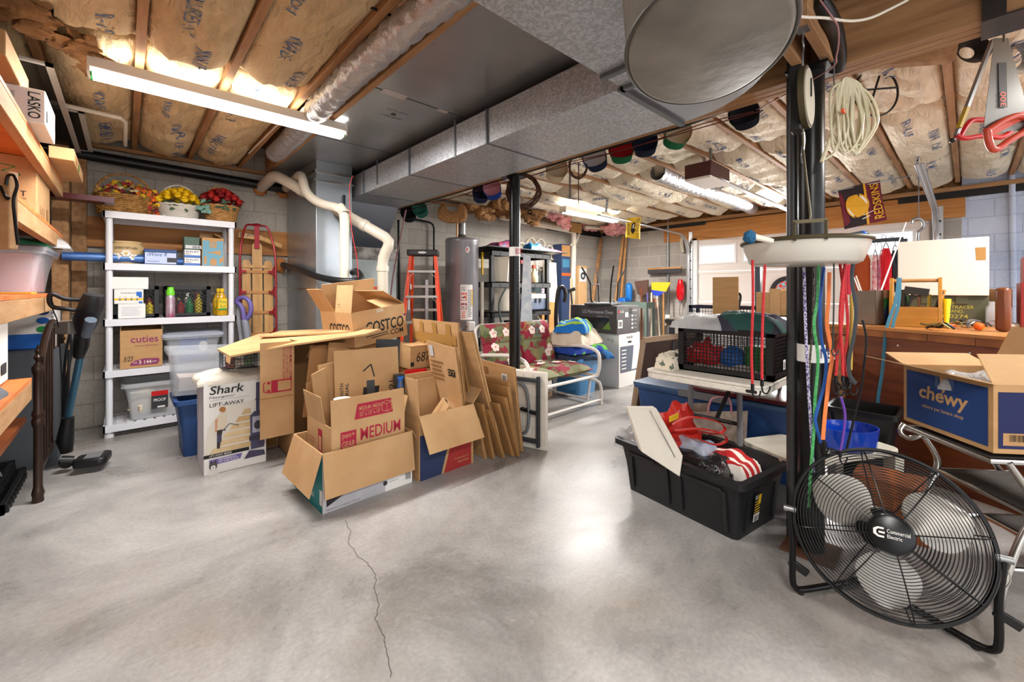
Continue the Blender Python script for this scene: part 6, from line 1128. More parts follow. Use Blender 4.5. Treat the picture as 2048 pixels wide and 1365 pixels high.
# ---------------- table beyond ----------------
st_=T('side_table','dark side table against the garage bay holding cartons beyond the folding table','table',(4.0,1.25,0)); MB().box(0,0,.86,.7,.82,.90).build('table_top',DGREY,st_)
for x in (.03,.63):
    for y in (.03,.75): MB().box(x,y,0,x+.04,y+.04,.86).build('leg',DGREY,st_)
def sbox(name,px0,px1,y0,X,m,lab,dx=.15,z=.902,c='box'):
    a=PX(px0,y0,X); b_=PX(px1,y0,X); t=T(name,lab,c,(X,b_.y,z)); h=a.z-z; MB().box(0,0,0,dx,a.y-b_.y,h).build('body',m,t,bevel=.003); return t,a.y-b_.y,h
t,w2,h2=sbox('cardboard_sheet',1425,1477,555,4.35,CARD,'plain brown cardboard sheet standing on the dark side table','.' and .01,c='cardboard')
for k,(a_,b2,yy,lab) in enumerate([(1512,1540,585,'leftmost tan carton divider beyond the lattice crate'),(1538,1562,578,'tan carton divider between the leftmost and the tallest'),(1560,1590,582,'tan carton divider in front of the dartboard'),(1586,1612,579,'tan carton divider beside the steel support post')]):
    t,w2,h2=sbox('magazine_carton',a_,b2,yy,4.3,CARD2 if k%2 else CARD,lab,.2)
t,w2,h2=sbox('black_carton',1478,1560,630,4.1,BLACK,'low black carton with yellow letters beyond the green jacket',.2); deco(t,[('t',.1,h2*.3,.18,h2*.8,'VA',{'b':.03},YEL),('t',.3,h2*.3,.4,h2*.8,'VA',{'b':.03},YEL)],FL(w2))
t=crate('small_crate','small navy lattice crate on the dark side table behind the cardboard sheet',4.45,1.28,.902,.2,.75,.13,mat('crate_navy','#1d2440',.5),.03)
thing(MB().tube(cat([W(1458,638,4.2),W(1461,600,4.2),W(1474,586,4.2),W(1481,595,4.2),W(1474,625,4.2)]),.012,8),'cable_loop',BLACK,'black looped cable standing up before the cardboard sheet','cable')
t,w2,h2=sbox('tan_carton',1332,1358,652,4.12,mat('olive_carton','#8a7440',.6),'small olive tan carton on the dark side table left of the bubble wrap',.1)
t,w2,h2=sbox('green_tray',1357,1386,640,4.15,mat('mint_green','#3bb06e',.4),'bright green tray on the dark side table beside the olive tan carton',.12,c='tray')
# dartboard on a stand board
t=T('dartboard','dartboard of red and blue wedges hanging at the garage door','dartboard',PX(1577,586,7.215)); mb=[MB(),MB(),MB()]; 
r0=.25; MB().cyl((.03,0,0),(0,0,0),r0,n=40).build('surround',mat('dart_black','#2b2627',.7),t)
for k in range(20):
    a0,a1=2*PI*k/20,2*PI*(k+1)/20
    for r1,r2,o in ((.0,.10,0),(.10,.115,1),(.115,.17,0),(.17,.185,1)):
        pp=[(-.002,r1*math.cos(a0),r1*math.sin(a0)),(-.002,r2*math.cos(a0),r2*math.sin(a0)),(-.002,r2*math.cos(a1),r2*math.sin(a1)),(-.002,r1*math.cos(a1),r1*math.sin(a1))]; mb[(k+o)%2].add(pp,[(0,1,2,3)])
mb[0].build('red_segments',mat('dart_red','#d8473a',.7),t,flat=True); mb[1].build('blue_segments',mat('dart_blue','#8fb7c4',.7),t,flat=True)
# clothes rail
t=T('clothes_rail','dark metal clothes rail in front of the garage door','clothes rail',(5.9,.45,0))
for y in (0,1.35): MB().box(-.03,y-.03,0,.03,y+.03,1.72).build('upright',mat('rail_grey','#4a525c',.4,.5),t)
MB().box(-.015,0,1.70,.015,1.35,1.74).build('bar',mat('rail_grey','#4a525c',.4,.5),t)
def garment(name,lab,px0,px1,y0,y1,X,m,seed):
    a=PX(px0,y0,X); b_=PX(px1,y1,X); w=a.y-b_.y; t=T(name,lab,'garment',(X,(a.y+b_.y)/2,b_.z)); h=a.z-b_.z
    def f(s_): return lambda u,v:(s_*(.05+.02*noise.noise(V((u*9,v*2,seed))))*math.sin(PI*u)**.5,(u-.5)*w*(1-.45*max(0,v-.82)/.18),v*h)
    MB().grid(f(-1),14,10).grid(f(1),14,10).build('cloth',m,t,ang=80); MB().tube(cat([(0,-.12*w/.4,h-.02),(0,0,h+.06),(0,.12*w/.4,h-.02)]),.004,5).tube(cat([(0,0,h+.06),(0,.0,h+.12),(0,.03,h+.15),(0,.03,h+.11)]),.003,5).build('hanger',BLKMET,t); return t
garment('rust_coat','rust orange coat on the clothes rail',1706,1741,505,590,5.9,mat('rust_cloth','#9c4318',.9),1)
garment('pink_garment','pink and white patterned garment on the clothes rail',1743,1758,512,590,5.9,mat('pinkpat','#d67a86',.9,c2='#ecd9d8',sc=20),2)
garment('pale_pink_garment','paler pink garment beside the red one on the clothes rail',1756,1770,512,590,5.88,mat('pinkpat2','#dba0b0',.9,c2='#c0407a',sc=18),3)
garment('red_garment','bright red garment on the clothes rail',1760,1784,498,585,5.85,mat('redcloth','#c41422',.9),4)
garment('black_garment','dark grey garment on the clothes rail next to the white carton',1780,1800,502,585,5.9,mat('greycloth','#2a2a30',.9),5)
garment('coral_garment','coral garment on the clothes rail half behind the bungee cords',1688,1702,510,590,5.9,mat('coralcloth','#e0475a',.9),6)
# ---------------- workbench ----------------
A=V((3.92,.76,0)); Bd=V((-.428,-.904,0)); rzb=math.atan2(Bd.y,Bd.x); wb_=T('workbench','big wooden workbench with red brown plywood front on the right','workbench',A,rzb); Lb=2.6
MB().box(0,.0,.0,Lb,1.05,.872).build('plywood_front',mat('red_plywood','#7a3c16',.45,c2='#5a2608',sc=3,stretch=(.7,1,7),detail=6,coat=.2),wb_)
mb=MB(); 
for k in range(12): mb.box(k*.22,-.012,.875,k*.22+.217,0.02,.92)
mb.build('edge_block',mat('edge_blocks','#80461f',.5,c2='#a0602e',sc=7),wb_); MB().box(-.02,-.02,.921,Lb,1.07,.94).build('worktop',mat('worktop_ply','#b9793f',.45,c2='#a06530',sc=4,stretch=(.6,4,4)),wb_)
mb=MB(); rd=random.Random(1)
for k in range(6): x=.15+.35*k; mb.cyl((x,-.003,.83),(x,.0,.83),.006,n=10)
mb.build('screw',CHROME,wb_)
thing(MB().box(3.80,.60,0,3.88,.64,.86),'support_stud',PINE,'pine stud standing at the workbench corner behind the bungee cords','board')
t,_=solid('ammo_crate',(4.45,-.10,.942),(4.72,.33,1.15),mat('olive_drab','#4a4a36',.5,c2='#55553e',sc=5),'olive drab ammunition crate with yellow stencilled letters under the white carton','crate')
SY=mat('stencil_yellow','#b4a63a',.6); deco(t,[('t',.19,.145,.31,.165,'CAL .50 MM',{'b':.02},SY),('t',.16,.115,.36,.137,'LINKS TRACER',{'b':.02},SY),('t',.19,.085,.31,.107,'M2 BAND.',{'b':.02},SY),('t',.18,.045,.33,.072,'SL 0274',{'b':.02},SY)],FL(.43))
MB().box(-.008,.02,.19,0,.41,.2).box(-.01,.1,.15,0,.16,.22).box(-.01,.28,.15,0,.34,.22).build('latch',mat('olive_drab','#4a4a36',.5),t)
t,_=solid('white_carton',(4.42,-.10,1.152),(4.80,.37,1.565),mat('carton_white','#e6d9cc',.7),'big plain white carton with a piece of brown tape on the ammunition crate','box'); deco(t,[('p',[(.41,.25),(.455,.25),(.455,.34),(.405,.34)],TAPE)],FL(.47))
tl=T('tool_carrier','open wooden tool carrier with dowel handle on the workbench','tool box',(3.93,.375,.942),R(-88)); WC=mat('carrier_wood','#b8802f',.4,c2='#a66f24',sc=4,stretch=(1,1,6)); w2=.262
MB().box(.02,0,0,w2-.02,.012,.135).build('front_panel',WC,tl); MB().box(.02,.188,0,w2-.02,.2,.135).build('back_panel',WC,tl); MB().box(.02,.012,0,w2-.02,.188,.01).build('bottom_panel',WC,tl)
for x in (0,w2-.02): MB().prism([(0,0),(.2,0),(.2,.15),(.115,.335),(.085,.335),(0,.15)],.02,fr((x,0,0),(0,1,0),(0,0,1))).build('end_panel',WC,tl,bevel=.002)
MB().cyl((.01,.1,.315),(w2-.01,.1,.315),.012,n=14).build('handle',WOODL,tl)
def onb(x,y,z): 
    c,s_=math.cos(tl.rotation_euler.z),math.sin(tl.rotation_euler.z); return tl.location+V((x*c-y*s_,x*s_+y*c,z))
for i,(x0,y0,x1,z1,r_,c,lab) in enumerate([(.07,.06,.12,.23,.007,'#222','black handled screwdriver in the wooden tool carrier'),(.11,.08,.09,.21,.006,'#3a6a3a','green handled tool in the wooden tool carrier'),(.2,.06,.26,.24,.008,'#2a2a2a','black pliers in the wooden tool carrier'),(.22,.1,.27,.25,.009,'#c07a2c','orange wooden tool handle in the wooden tool carrier'),(.19,.12,.2,.22,.007,'#c9b22a','yellow tool handle in the wooden tool carrier'),(.14,.1,.15,.2,.006,'#7a4a2a','brown file handle in the wooden tool carrier'),(.28,.05,.283,.19,.016,'#e8d820','yellow box in the wooden tool carrier')]): thing(MB().cyl(onb(x0,y0,.015),onb(x1,y0+.02,z1),r_*.7,r_*1.3,n=10),'hand_tool',mat('ht%d'%i,c if len(c)>4 else '#222222',.4),lab,'tool')
t=T('square_gauge','black square block gauge angled in the wooden tool carrier','tool',onb(.06,.11,.012)); MB().bar((0,0,0),(-.01,-.02,.24),.05,.02).bar((-.03,-.02,.24),(-.06,-.14,.22),.02,.05).build('gauge_body',mat('gauge','#3a3733',.5),t)
p_=W(1712,648,3.13); t=T('metal_can','brushed metal canister holding sticks on the workbench','canister',(p_.x,p_.y,.942),rzb); MB().box(0,0,0,.13,.1,.005).box(0,0,0,.13,.003,.245).box(0,.097,0,.13,.1,.245).box(0,0,0,.003,.1,.245).box(.127,0,0,.13,.1,.245).build('can_body',mat('can_steel','#a09488',.3,.7,c2='#8f857b',sc=4),t)
for i,(a,b_,m_,lab) in enumerate([((1745,640),(1812,445),WPAPER,'long thin white rod rising from the metal canister'),((1722,640),(1708,555),WPAPER,'short white rod leaning left in the metal canister'),((1735,640),(1712,552),CREAM,'pale dowel leaning in the metal canister')]):
    q0=t.location+V((.0,.0,.01))+Bd*.065+V((.04*.9,-.04*.43,0)); thing(MB().cyl(q0+Bd*.01*i,W(b_[0],b_[1],3.2),.006,.004,n=8),'rod',m_,lab,'rod')
p2=W(1758,648,3.05); t=T('product_tub','blue and green labelled tub with wire mesh top beside the metal canister','tub',(p2.x+.05,p2.y,.942)); MB().cyl((0,0,0),(0,0,.19),.055,n=20).build('tub_body',mat('tub_label','#2a4b8c',.4,c2='#2f8a4c',sc=12,lo=.48,hi=.52),t); MB().cyl((0,0,.191),(0,0,.25),.057,n=20).build('mesh_lid',mat('mesh_tan','#b09078',.6),t)
# straps from the carrier down the bench front
for k,(P_,lab) in enumerate([([(1797,556),(1792,600),(1778,640),(1771,672),(1765,740),(1756,800),(1755,860),(1765,890),(1783,893)],'teal webbing strap hanging over the workbench front, left of the pair'),([(1800,556),(1797,610),(1786,650),(1784,700),(1784,760),(1789,810),(1790,850),(1786,893)],'teal webbing strap hanging over the workbench front, right of the pair')]):
    pts=[W(a,b_,2.80+.0*k) for a,b_ in P_]; thing(MB().tube(cat(pts),[.012]*((len(pts)-1)*6+1),8,flat=tuple((-_f))),'webbing_strap',mat('teal_web','#2f6478',.8),lab,'strap')
rd=random.Random(12)
for i in range(16):
    a=rd.uniform(1895,1985); y_=rd.uniform(640,662); c=F(a,y_,.95); c.z=.948+rd.uniform(0,.02); pts=[c]; an=rd.uniform(0,6)
    for j in range(4): an+=rd.uniform(-1,1); c=c+V((math.cos(an)*.04,math.sin(an)*.04,0)); c.z=.950+rd.uniform(0,.04); pts.append(c)
    tag(MB().tube(cat(pts),.005+.003*(i%2),6).build('small_tool',[STEEL,BLACK,mat('brass','#8a7a4a',.4,.6)][i%3]),'small hand tool in the tangle on the workbench in front of the ammunition crate','tool','tangle of small tools on the workbench')
blob('tape_measure','orange and lime tape measure in the tool tangle on the workbench',F(1958,661,.945),(.03,.025,.025),mat('tape_orange','#e0641f',.4,c2='#9fcf4a',sc=12,lo=.52,hi=.56),'tape measure',3,.2)
blob('red_pliers','orange red plier handles lying left of the tool tangle',F(1900,655,.945),(.05,.03,.012),ORG,'pliers',4,.4)
p3=F(2000,664,.942); t=T('tape_dispenser','upright brown wooden block beside the tool tangle at the workbench','block',p3,rzb); MB().box(-.03,0,0,.035,.05,.265).build('block_body',mat('brown_block','#6b3a1f',.35),t,bevel=.02)
p4=F(1985,655,.942)+V((.1,-.03,0)); t=T('glass_jar','clear glass jar behind the brown wooden block','jar',p4); MB().lathe([(.05,0),(.06,.02),(.06,.13),(.045,.15),(.045,.17),(.042,.17),(.042,.15),(.055,.12),(.055,.02)],n=20).build('jar_body',CLEAR,t)
t,_=solid('tool_chest',(4.35,-.62,.942),(4.7,-.235,1.24),mat('chest_red','#8a231b',.4,c2='#751b14',sc=4),'dark red steel tool chest at the right edge of the workbench','tool chest')
MB().box(.05,.0,.3,.3,.37,.47).build('upper_tray',mat('chest_red','#8a231b',.4),t); MB().box(-.01,.2,.05,0,.34,.1).build('drawer_pull',STEEL,t)
t,_=solid('small_tan_box',(4.75,-.22,.942),(4.95,.0,1.2),CARD2,'small pale carton between the white carton and the red tool chest','box')
thing(MB().box(0,0,0,.2,.12,.02),'folded_paper',CREAM,'folded cream paper at the right edge of the workbench','paper').location=F(2030,655,.942)-V((0,.1,0))
# ---------------- hanging scale basin ----------------
bu,bd=1.122,1.62; bc=_f*bd+_r*bu
ba=T('enamel_basin','white enamel scale basin hanging beside the steel support post','basin',(bc.x,bc.y,1.288)); n=48
MB().lathe([(.0,.0),(.165,.0),(.18,.008),(.198,.055),(.204,.082),(.209,.087),(.203,.086),(.192,.06),(.172,.016),(.15,.006),(.0,.006)],n=n,cap0=False,cap1=False).build('basin_bowl',mat('enamel','#c9c4b9',.25),ba,ang=60)
MB().tube([(.207*math.cos(2*PI*i/n),.207*math.sin(2*PI*i/n),.087) for i in range(n)],.0075,8,closed=True).build('brass_rim',mat('aged_brass','#4f4630',.45,.5),ba)
AB=mat('aged_brass','#4f4630',.45,.5); fr_=-(_f); side=_r
mb=MB()
a=-_f*.178-side*.098; side_=side; side=(side*.87-_f*.48); mb.bar(a+side*.045+V((0,0,.075)),a+side*.045+V((0,0,.14)),.008,.012); mb.bar(a-side*.045+V((0,0,.075)),a-side*.045+V((0,0,.14)),.008,.012); mb.bar(a-side*.049+V((0,0,.14)),a+side*.049+V((0,0,.14)),.008,.012); mb.bar(a-side*.03+V((0,0,.088)),a+side*.03+V((0,0,.088)),.016,.006); mb.tube([a+V((0,0,.14)),a+V((0,0,.165)),V((0,0,.45)),V((0,0,.53))],.004,6); side=side_
mb.build('bail',AB,ba)
hc=bc+V((0,0,0)); t=T('spring_scale','old round dial spring scale hanging from the beam on a hook','scale',(hc.x,hc.y,1.80)); dn=(-_f*.70+_r*.74).normalized()
MB().cyl(V((0,0,.13))-dn*.0,V((0,0,.13))+dn*.02,.115,n=36).build('dial_rim',AB,t); MB().cyl(V((0,0,.13))+dn*.02,V((0,0,.13))+dn*.024,.104,n=36).build('dial_face',mat('dial_cream','#b8b09c',.4),t); MB().cbox(V((0,0,.13))-dn*.02,(.04,.07,.25),Matrix.Rotation(math.atan2(dn.y,dn.x),4,'Z')).build('scale_case',BLACK,t,bevel=.006)
MB().bar(V((0,0,.13))+dn*.026,V((0,0,.2))+dn*.026,.006,.003).build('pointer',BLK,t)
MB().tube(cat([V((0,0,.25)),V((0,0,.30)),V((.012,0,.33)),V((0,0,.36)),V((-.01,0,.345))]),.003,6).tube(cat([V((0,0,.0)),V((.01,0,-.03)),V((0,0,-.06)),V((-.01,0,-.09)),V((0,0,-.12))]),.006,6).build('hook',STEEL,t)
thing(MB().tube([V((hc.x,hc.y,2.2)),V((hc.x,hc.y,2.14))],.003,6).box(hc.x-.02,hc.y-.02,2.19,hc.x+.02,hc.y+.02,2.205),'ceiling_hook',STEEL,'steel hook above the spring scale','hook')
rag('white_rag','white rag crumpled in the enamel basin','',(bc.x,bc.y,1.30),.24,.24,.09,mat('rag_white','#d9d6cc',.9,bump=.5),80)
thing(MB().tube(cat([W(1490,468,1.55),W(1520,466,1.5),W(1560,478,1.48),W(1600,485,1.5)]),[.02,.024,.018]+[.016]*12+[.012]*4,12),'blue_brush',mat('brush_blue','#1f5f86',.6),'blue headed brush lying across the enamel basin rim','brush') if False else None
t=T('blue_brush','blue headed brush with pale handle lying across the enamel basin rim','brush',W(1500,468,1.5)); p=t.location.copy(); t.location.z-=.012; MB().ball((0,0,0),(.03,.02,.024),14,9,nz=.3).build('brush_head',mat('brush_blue','#1f5f86',.8,bump=.8,bsc=120),t); MB().tube([V((0,0,.005)),W(1545,476,1.5)-p],[.012,.009],8).build('handle',CREAM,t)
t=T('utility_knife','dark blue handled tool sticking out over the right rim of the basin','tool',W(1725,470,1.62)); p=t.location.copy(); MB().tube([W(1660,480,1.6)-p,V((0,0,0)),W(1733,468,1.62)-p],[.012,.016,.012],10).build('handle',mat('knife_dark','#2b3a44',.4),t); MB().ball((.0,.0,.004),(.02,.015,.012),10,6).build('end_cap',BLUE,t)
# ---------------- bungee cords and straps ----------------
def cord(lab,P_,D,r_,m,flat=None,hooks=(),name='bungee',grp=None):
    t=T(name,lab,'cord',W(P_[0][0],P_[0][1],D)); p=t.location.copy(); pts=[W(a,b_,D)-p for a,b_ in P_]; cc_=cat(pts,6)
    MB().tube(cc_,r_,8,flat=flat).build('cord_body',m,t)
    for hx,hy,s_ in hooks:
        o=W(hx,hy,D)-p; MB().tube(cat([o+V((0,0,.005)),o-V((0,0,.02)),o+side*(s_*.006)-V((0,0,.035)),o+side*(s_*.018)-V((0,0,.037)),o+side*(s_*.026)-V((0,0,.024)),o+side*(s_*.028)-V((0,0,.012))]),.0028,6).cyl(o+V((0,0,.012)),o-V((0,0,.012)),.006,n=8).build('hook',BLKMET,t)
    return t
RC=mat('red_cord','#c3282c',.7,c2='#a11b20',sc=120); 
cord('red bungee cord hanging in front of the lattice crate, the left one of two',[(1505,520),(1506,600),(1503,700),(1505,770)],1.46,.0045,RC,hooks=((1505,775,1),))
cord('red bungee cord hanging in front of the lattice crate, the right one of two',[(1530,530),(1526,620),(1524,700),(1524,760)],1.46,.0045,RC,hooks=((1524,766,1),))
cord('purple and white braided cord hanging down in front of the steel post',[(1608,535),(1611,650),(1616,760),(1622,860),(1627,945)],1.7,.0055,mat('braid_purple','#4a3f7c',.7,c2='#c9c6d8',sc=160,lo=.48,hi=.52))
cord('dark speckled cord hanging down the front of the steel post',[(1628,535),(1626,640),(1620,720),(1616,800)],1.72,.004,mat('braid_dark','#2c2a26',.7,c2='#7a7560',sc=160,lo=.5,hi=.54))
cord('long green cord hanging beside the steel post almost to the floor',[(1637,530),(1635,600),(1628,650),(1636,720),(1630,800),(1628,860),(1620,960),(1618,1015)],1.68,.0055,mat('green_cord','#2e9a48',.6,c2='#68c07c',sc=120))
cord('blue cord curving beside the green one by the steel post',[(1648,535),(1640,610),(1643,680),(1652,720),(1648,770),(1632,830),(1632,850),(1642,888)],1.66,.0055,mat('blue_cord','#1c56a8',.6),hooks=((1642,890,1),))
cord('flat orange strap hanging from the basin rim',[(1659,545),(1657,600),(1654,650),(1664,710),(1658,760),(1650,830),(1646,880)],1.62,.008,mat('orange_strap','#d8783c',.7),flat=tuple(-_f),hooks=((1650,890,1),),name='strap')
cord('thin black wire with a long open hook beside the orange strap',[(1667,470),(1668,560),(1667,640),(1665,695),(1663,702),(1667,712),(1674,708),(1677,700)],1.55,.0026,mat('wire_blk','#1c2220',.5),name='hook_wire')
cord('red bungee cord crossing its neighbour, first from the orange strap',[(1680,528),(1686,580),(1684,640),(1676,700),(1672,752)],1.58,.005,RC,hooks=((1672,758,1),))
cord('red bungee cord crossing its neighbour, second from the orange strap',[(1690,528),(1684,580),(1680,640),(1684,700),(1686,752)],1.56,.005,RC,hooks=((1686,758,1),))
cord('red bungee cord bowed outward, last before the yellow one',[(1688,560),(1695,630),(1694,680),(1688,720),(1694,755)],1.6,.005,RC,hooks=((1694,760,-1),))
cord('yellow cord hanging between the red bungees and the black strap',[(1703,590),(1703,640),(1702,700),(1701,740)],1.62,.006,mat('yellow_cord','#b3923a',.7))
cord('thick black and white edged strap hanging at the right of the bungee cords',[(1708,515),(1704,560),(1712,620),(1708,670),(1698,720),(1700,752),(1712,768)],1.57,.008,mat('black_strap','#25282a',.6),flat=tuple(_f),hooks=((1700,770,1),),name='strap')
cord('short purple bungee cord hanging below the hook cluster',[(1682,795),(1690,830),(1686,875),(1680,905)],1.6,.0045,mat('purple_cord','#5f3596',.6),hooks=((1680,908,1),))
cord('black power cable hanging over the workbench edge to the floor fan',[(1725,640),(1733,680),(1728,730),(1722,780),(1705,850),(1692,905)],2.0,.005,BLK,name='power_cable')
for i,(a,b_) in enumerate(((1667,780),(1676,785),(1689,782))): cord('open steel hook of the cluster below the red bungee cords',[(a,b_-22),(a,b_),(a+5,b_+8),(a+12,b_)],1.585,.003,BLKMET,name='bungee_hook',grp=None)['group']='cluster of hooks below the red bungee cords'
# ---------------- step stool and pet carton ----------------
cl=V((2.646,.2006,0)); rzc=math.atan2(-.264,-.305); ss=T('step_stool','chrome step stool with black ribbed treads under the navy pet supply carton','step stool',cl,rzc); TR=mat('ribbed_tread','#1d1b1a',.7,c2='#3a332c',sc=9,stretch=(20,1,1))
for z_,y0,y1 in ((.575,.0,.34),(.385,.13,.42),(.19,.31,.62)):
    MB().box(.02,y0,z_-.02,.39,y1,z_).build('tread',TR,ss,bevel=.004); MB().tube([(.01,y0-.004,z_-.014),(.40,y0-.004,z_-.014),(.40,y1,z_-.014),(.01,y1,z_-.014)],.011,8,closed=True).build('tread_rim',CHROME,ss)
for x in (.01,.40):
    MB().tube(cat([(x,.05,.56),(x,.12,.45),(x,.13,.38),(x,.08,.25),(x,.04,.12),(x,.02,0.01)]),.0125,10).build('leg',CHROME,ss); MB().tube(cat([(x,.3,.56),(x,.36,.42),(x,.5,.25),(x,.64,.02)]),.0125,10).build('leg',CHROME,ss)
    MB().tube([(x,.06,.17),(x,.45,.17),(x,.62,.175)],.009,8).build('side_rail',CHROME,ss)
MB().tube(cat([(.01,-.005,.575),(.01,-.02,.55),(.02,-.02,.53),(.04,-.005,.52),(.06,.02,.54),(.06,.05,.56)]),.0115,10).build('grip_loop',CHROME,ss)
cw=.403; ch=carton('pet_supply_carton','open navy printed pet supply carton sitting on the chrome step stool','x' and (cl.x,cl.y,.592),cw,.36,.252,rzc,m=CARD,flaps=(('F',77,.16,-.02,1.02),('B',25,.2),('L',70,.12),('R',-30,.12)))
NB=mat('pet_navy','#173a74',.8); GC=mat('pet_gold','#c39a68',.8); deco(ch,[('r',.018,.018,cw-.018,.236,NB),('t',.085,.11,.31,.185,'chewy',{'b':.09,'i':.08},GC),('t',.10,.083,.29,.103,'where pet lovers shop',{'b':.03},GC),('p',[(.185,.236),(.215,.236),(.205,.2),(.212,.18),(.195,.165),(.2,.19),(.19,.21)],GC),('r',.165,.19,.18,.235,mat('tape_blue','#3a527c',.3)),('r',.222,.19,.25,.235,mat('tape_blue','#3a527c',.3))],FF())
NB2=mat('pet_navy2','#1d2450',.8); deco(ch,[('r',.015,.018,.345,.225,NB2),('t',.1,.08,.3,.16,'chewy',{'b':.09,'i':.08},GC),('r',.03,.03,.12,.075,CARD)]+bars(.05,.045,.1,.07,12,BLK),fr((cw+.0012,0,0),(0,1,0),(0,0,1)))
c_,s_=math.cos(rzc),math.sin(rzc); ctr=cl+V((.2*c_-.18*s_,.2*s_+.18*c_,0)); rag('bubble_wrap','bubble wrap filling the navy pet supply carton','',(ctr.x,ctr.y,.79),.3,.3,.09,mat('bubble_film2','#d9dadb',.15,alpha=.55),85,c_='wrap')
# white low stool with blue bowl
lo=T('low_stool','weathered white plastic stool behind the floor fan','stool',(2.49,.575,0),R(-27)); WP=mat('weathered_white','#bdb7a8',.6,c2='#cfcabc',sc=6); w2,d2=.74,.38
MB().prism(rr(0,0,w2,d2,.06),.03,Matrix.Translation((0,0,.285))).prism(rr(.03,.03,w2-.03,d2-.03,.05),.02,Matrix.Translation((0,0,.268))).build('stool_top',WP,lo,bevel=.004)
for x,y in ((.03,.03),(w2-.03,.03),(.03,d2-.03),(w2-.03,d2-.03)): MB().add([(x-.03,y-.025,0),(x+.03,y-.025,0),(x+.03,y+.025,0),(x-.03,y+.025,0),(x-.035,y-.03,.285),(x+.035,y-.03,.285),(x+.035,y+.03,.285),(x-.035,y+.03,.285)],[(0,1,5,4),(1,2,6,5),(2,3,7,6),(3,0,4,7),(3,2,1,0)]).build('leg',WP,lo)
bw=F(1692,895,.318); t=T('pet_bowl','glossy blue oval pet bowl on the weathered white stool','bowl',(bw.x,bw.y,.3165),R(-40)); MB().lathe([(.8,0),(1,.02),(1.05,.09),(1.08,.12),(1.02,.12),(.95,.09),(.85,.03),(0,.03)],n=40,sx=.15,sy=.11,cap1=False).build('bowl_body',mat('bowl_blue','#0f3fae',.15,coat=.5),t)
t,_=solid('wooden_box',(2.72,.12,.0),(2.93,.40,.26),WOODR,'small brown wooden box under the weathered white stool','box')
# ---------------- floor fan ----------------
fu=_f*1.49+_r*1.326; fn_=T('floor_fan','large black floor fan with silver blades tilted upward in the right foreground','fan',(fu.x,fu.y,0)); p=fn_.location.copy()
axis=(_r*-.541+_f*-.841).normalized(); pv=(_r*.841-_f*.541).normalized(); th=R(20); ax=(axis*math.cos(th)+V((0,0,1))*math.sin(th)).normalized(); up=pv.cross(ax)*-1
if up.z<0: up=-up
cz=V((0,0,.335)); Rf=.272; FM=Matrix((pv,up,ax)).transposed().to_4x4(); FM.translation=cz
FB=mat('fan_black','#0c0c0d',.3,.2)
def ring(mb,r_,z_,w_,n=64): mb.tube([FM@V((r_*math.cos(2*PI*i/n),r_*math.sin(2*PI*i/n),z_)) for i in range(n)],w_,6,closed=True)
mb=MB(); 
for k in range(24):
    r_=.055+(Rf-.058)*k/23; ring(mb,r_,.075*(1-(r_/Rf)**2.2)**.5+.012,.0013)
mb.build('front_grille',FB,fn_,kind='stuff')
mb=MB()
for k in range(22):
    r_=.07+(Rf-.074)*k/21; ring(mb,r_,-.012-.085*(1-(r_/Rf)**2.6)**.5,.0013)
mb.build('rear_grille',FB,fn_,kind='stuff')
mb=MB()
for k in range(8):
    a=2*PI*k/8+.2; mb.tube([FM@V((r_*math.cos(a),r_*math.sin(a),.079*(1-(r_/Rf)**2.2)**.5+.012 if r_<Rf*.999 else .0)) for r_ in [.05,.1,.15,.2,.24,.262,Rf]],.0022,6)
    mb.tube([FM@V((r_*math.cos(a),r_*math.sin(a),-.012-.089*(1-(r_/Rf)**2.6)**.5 if r_<Rf*.999 else 0)) for r_ in [.06,.1,.15,.2,.24,.262,Rf]],.0022,6)
mb.build('grille_spoke',FB,fn_,kind='stuff')
mb=MB(); ring(mb,Rf,0,.0065,80); ring(mb,Rf,-.014,.004,80); mb.build('cage_rim',FB,fn_)
mb=MB(); mb.T=FM; mb.lathe([(.062,.088),(.06,.097),(.05,.102),(.0,.103)],n=36,cap1=False); mb.build('badge_cap',FB,fn_)
BM=FM@Matrix.Translation((0,0,.1035)); WB=mat('badge_white','#dedbd5',.4); deco(fn_,[('t',-.012,.002,.047,.014,'Commercial',{'b':.02},WB),('t',-.012,-.014,.026,-.003,'Electric',{'b':.02},WB),('p',[(-.02,.016),(-.036,.016),(-.048,.008),(-.048,-.008),(-.036,-.016),(-.02,-.016),(-.02,-.010),(-.034,-.010),(-.040,-.005),(-.040,.005),(-.034,.010),(-.02,.010)],WB),('r',-.034,-.003,-.018,.003,WB)],BM)
mb=MB(); mb.T=FM; mb.lathe([(.0,-.03),(.045,-.03),(.05,-.0),(.045,.035),(.0,.04)],n=28,cap0=False,cap1=False); mb.build('hub',BLACK,fn_)
mb=MB(); mb.T=FM; mb.lathe([(.0,-.19),(.05,-.19),(.07,-.17),(.075,-.1),(.06,-.07),(.03,-.05)],n=28,cap0=False); mb.build('motor',BLACK,fn_)
SB=mat('fan_blade','#a9a59e',.45,.4)
for k in range(3):
    a0=R([148,28,268][k]); mb=MB(); 
    def bl(u,v):
        r_=.05+.185*u; wd=R(12+62*math.sin(PI*min(1,u*.9+.12))**.8*(1 if u>.2 else .6)); a=a0+(v-.5)*wd*(1.0); return FM@V((r_*math.cos(a),r_*math.sin(a),.03-(v-.5)*.05*(1-.3*u)-.01*u+.012*math.sin(PI*v)))
    mb.grid(bl,14,14,th=tuple(ax*-.0016)); mb.build('blade',SB,fn_,ang=60)
Lp=_r*1.095+_f*1.64-p; Rp=_r*1.557+_f*1.343-p; Lp.z=Rp.z=0
pl=cz-pv*(Rf+.012); pr_=cz+pv*(Rf+.012)
b1=_r*1.40+_f*1.70-p; b2_=_r*1.47+_f*1.60-p
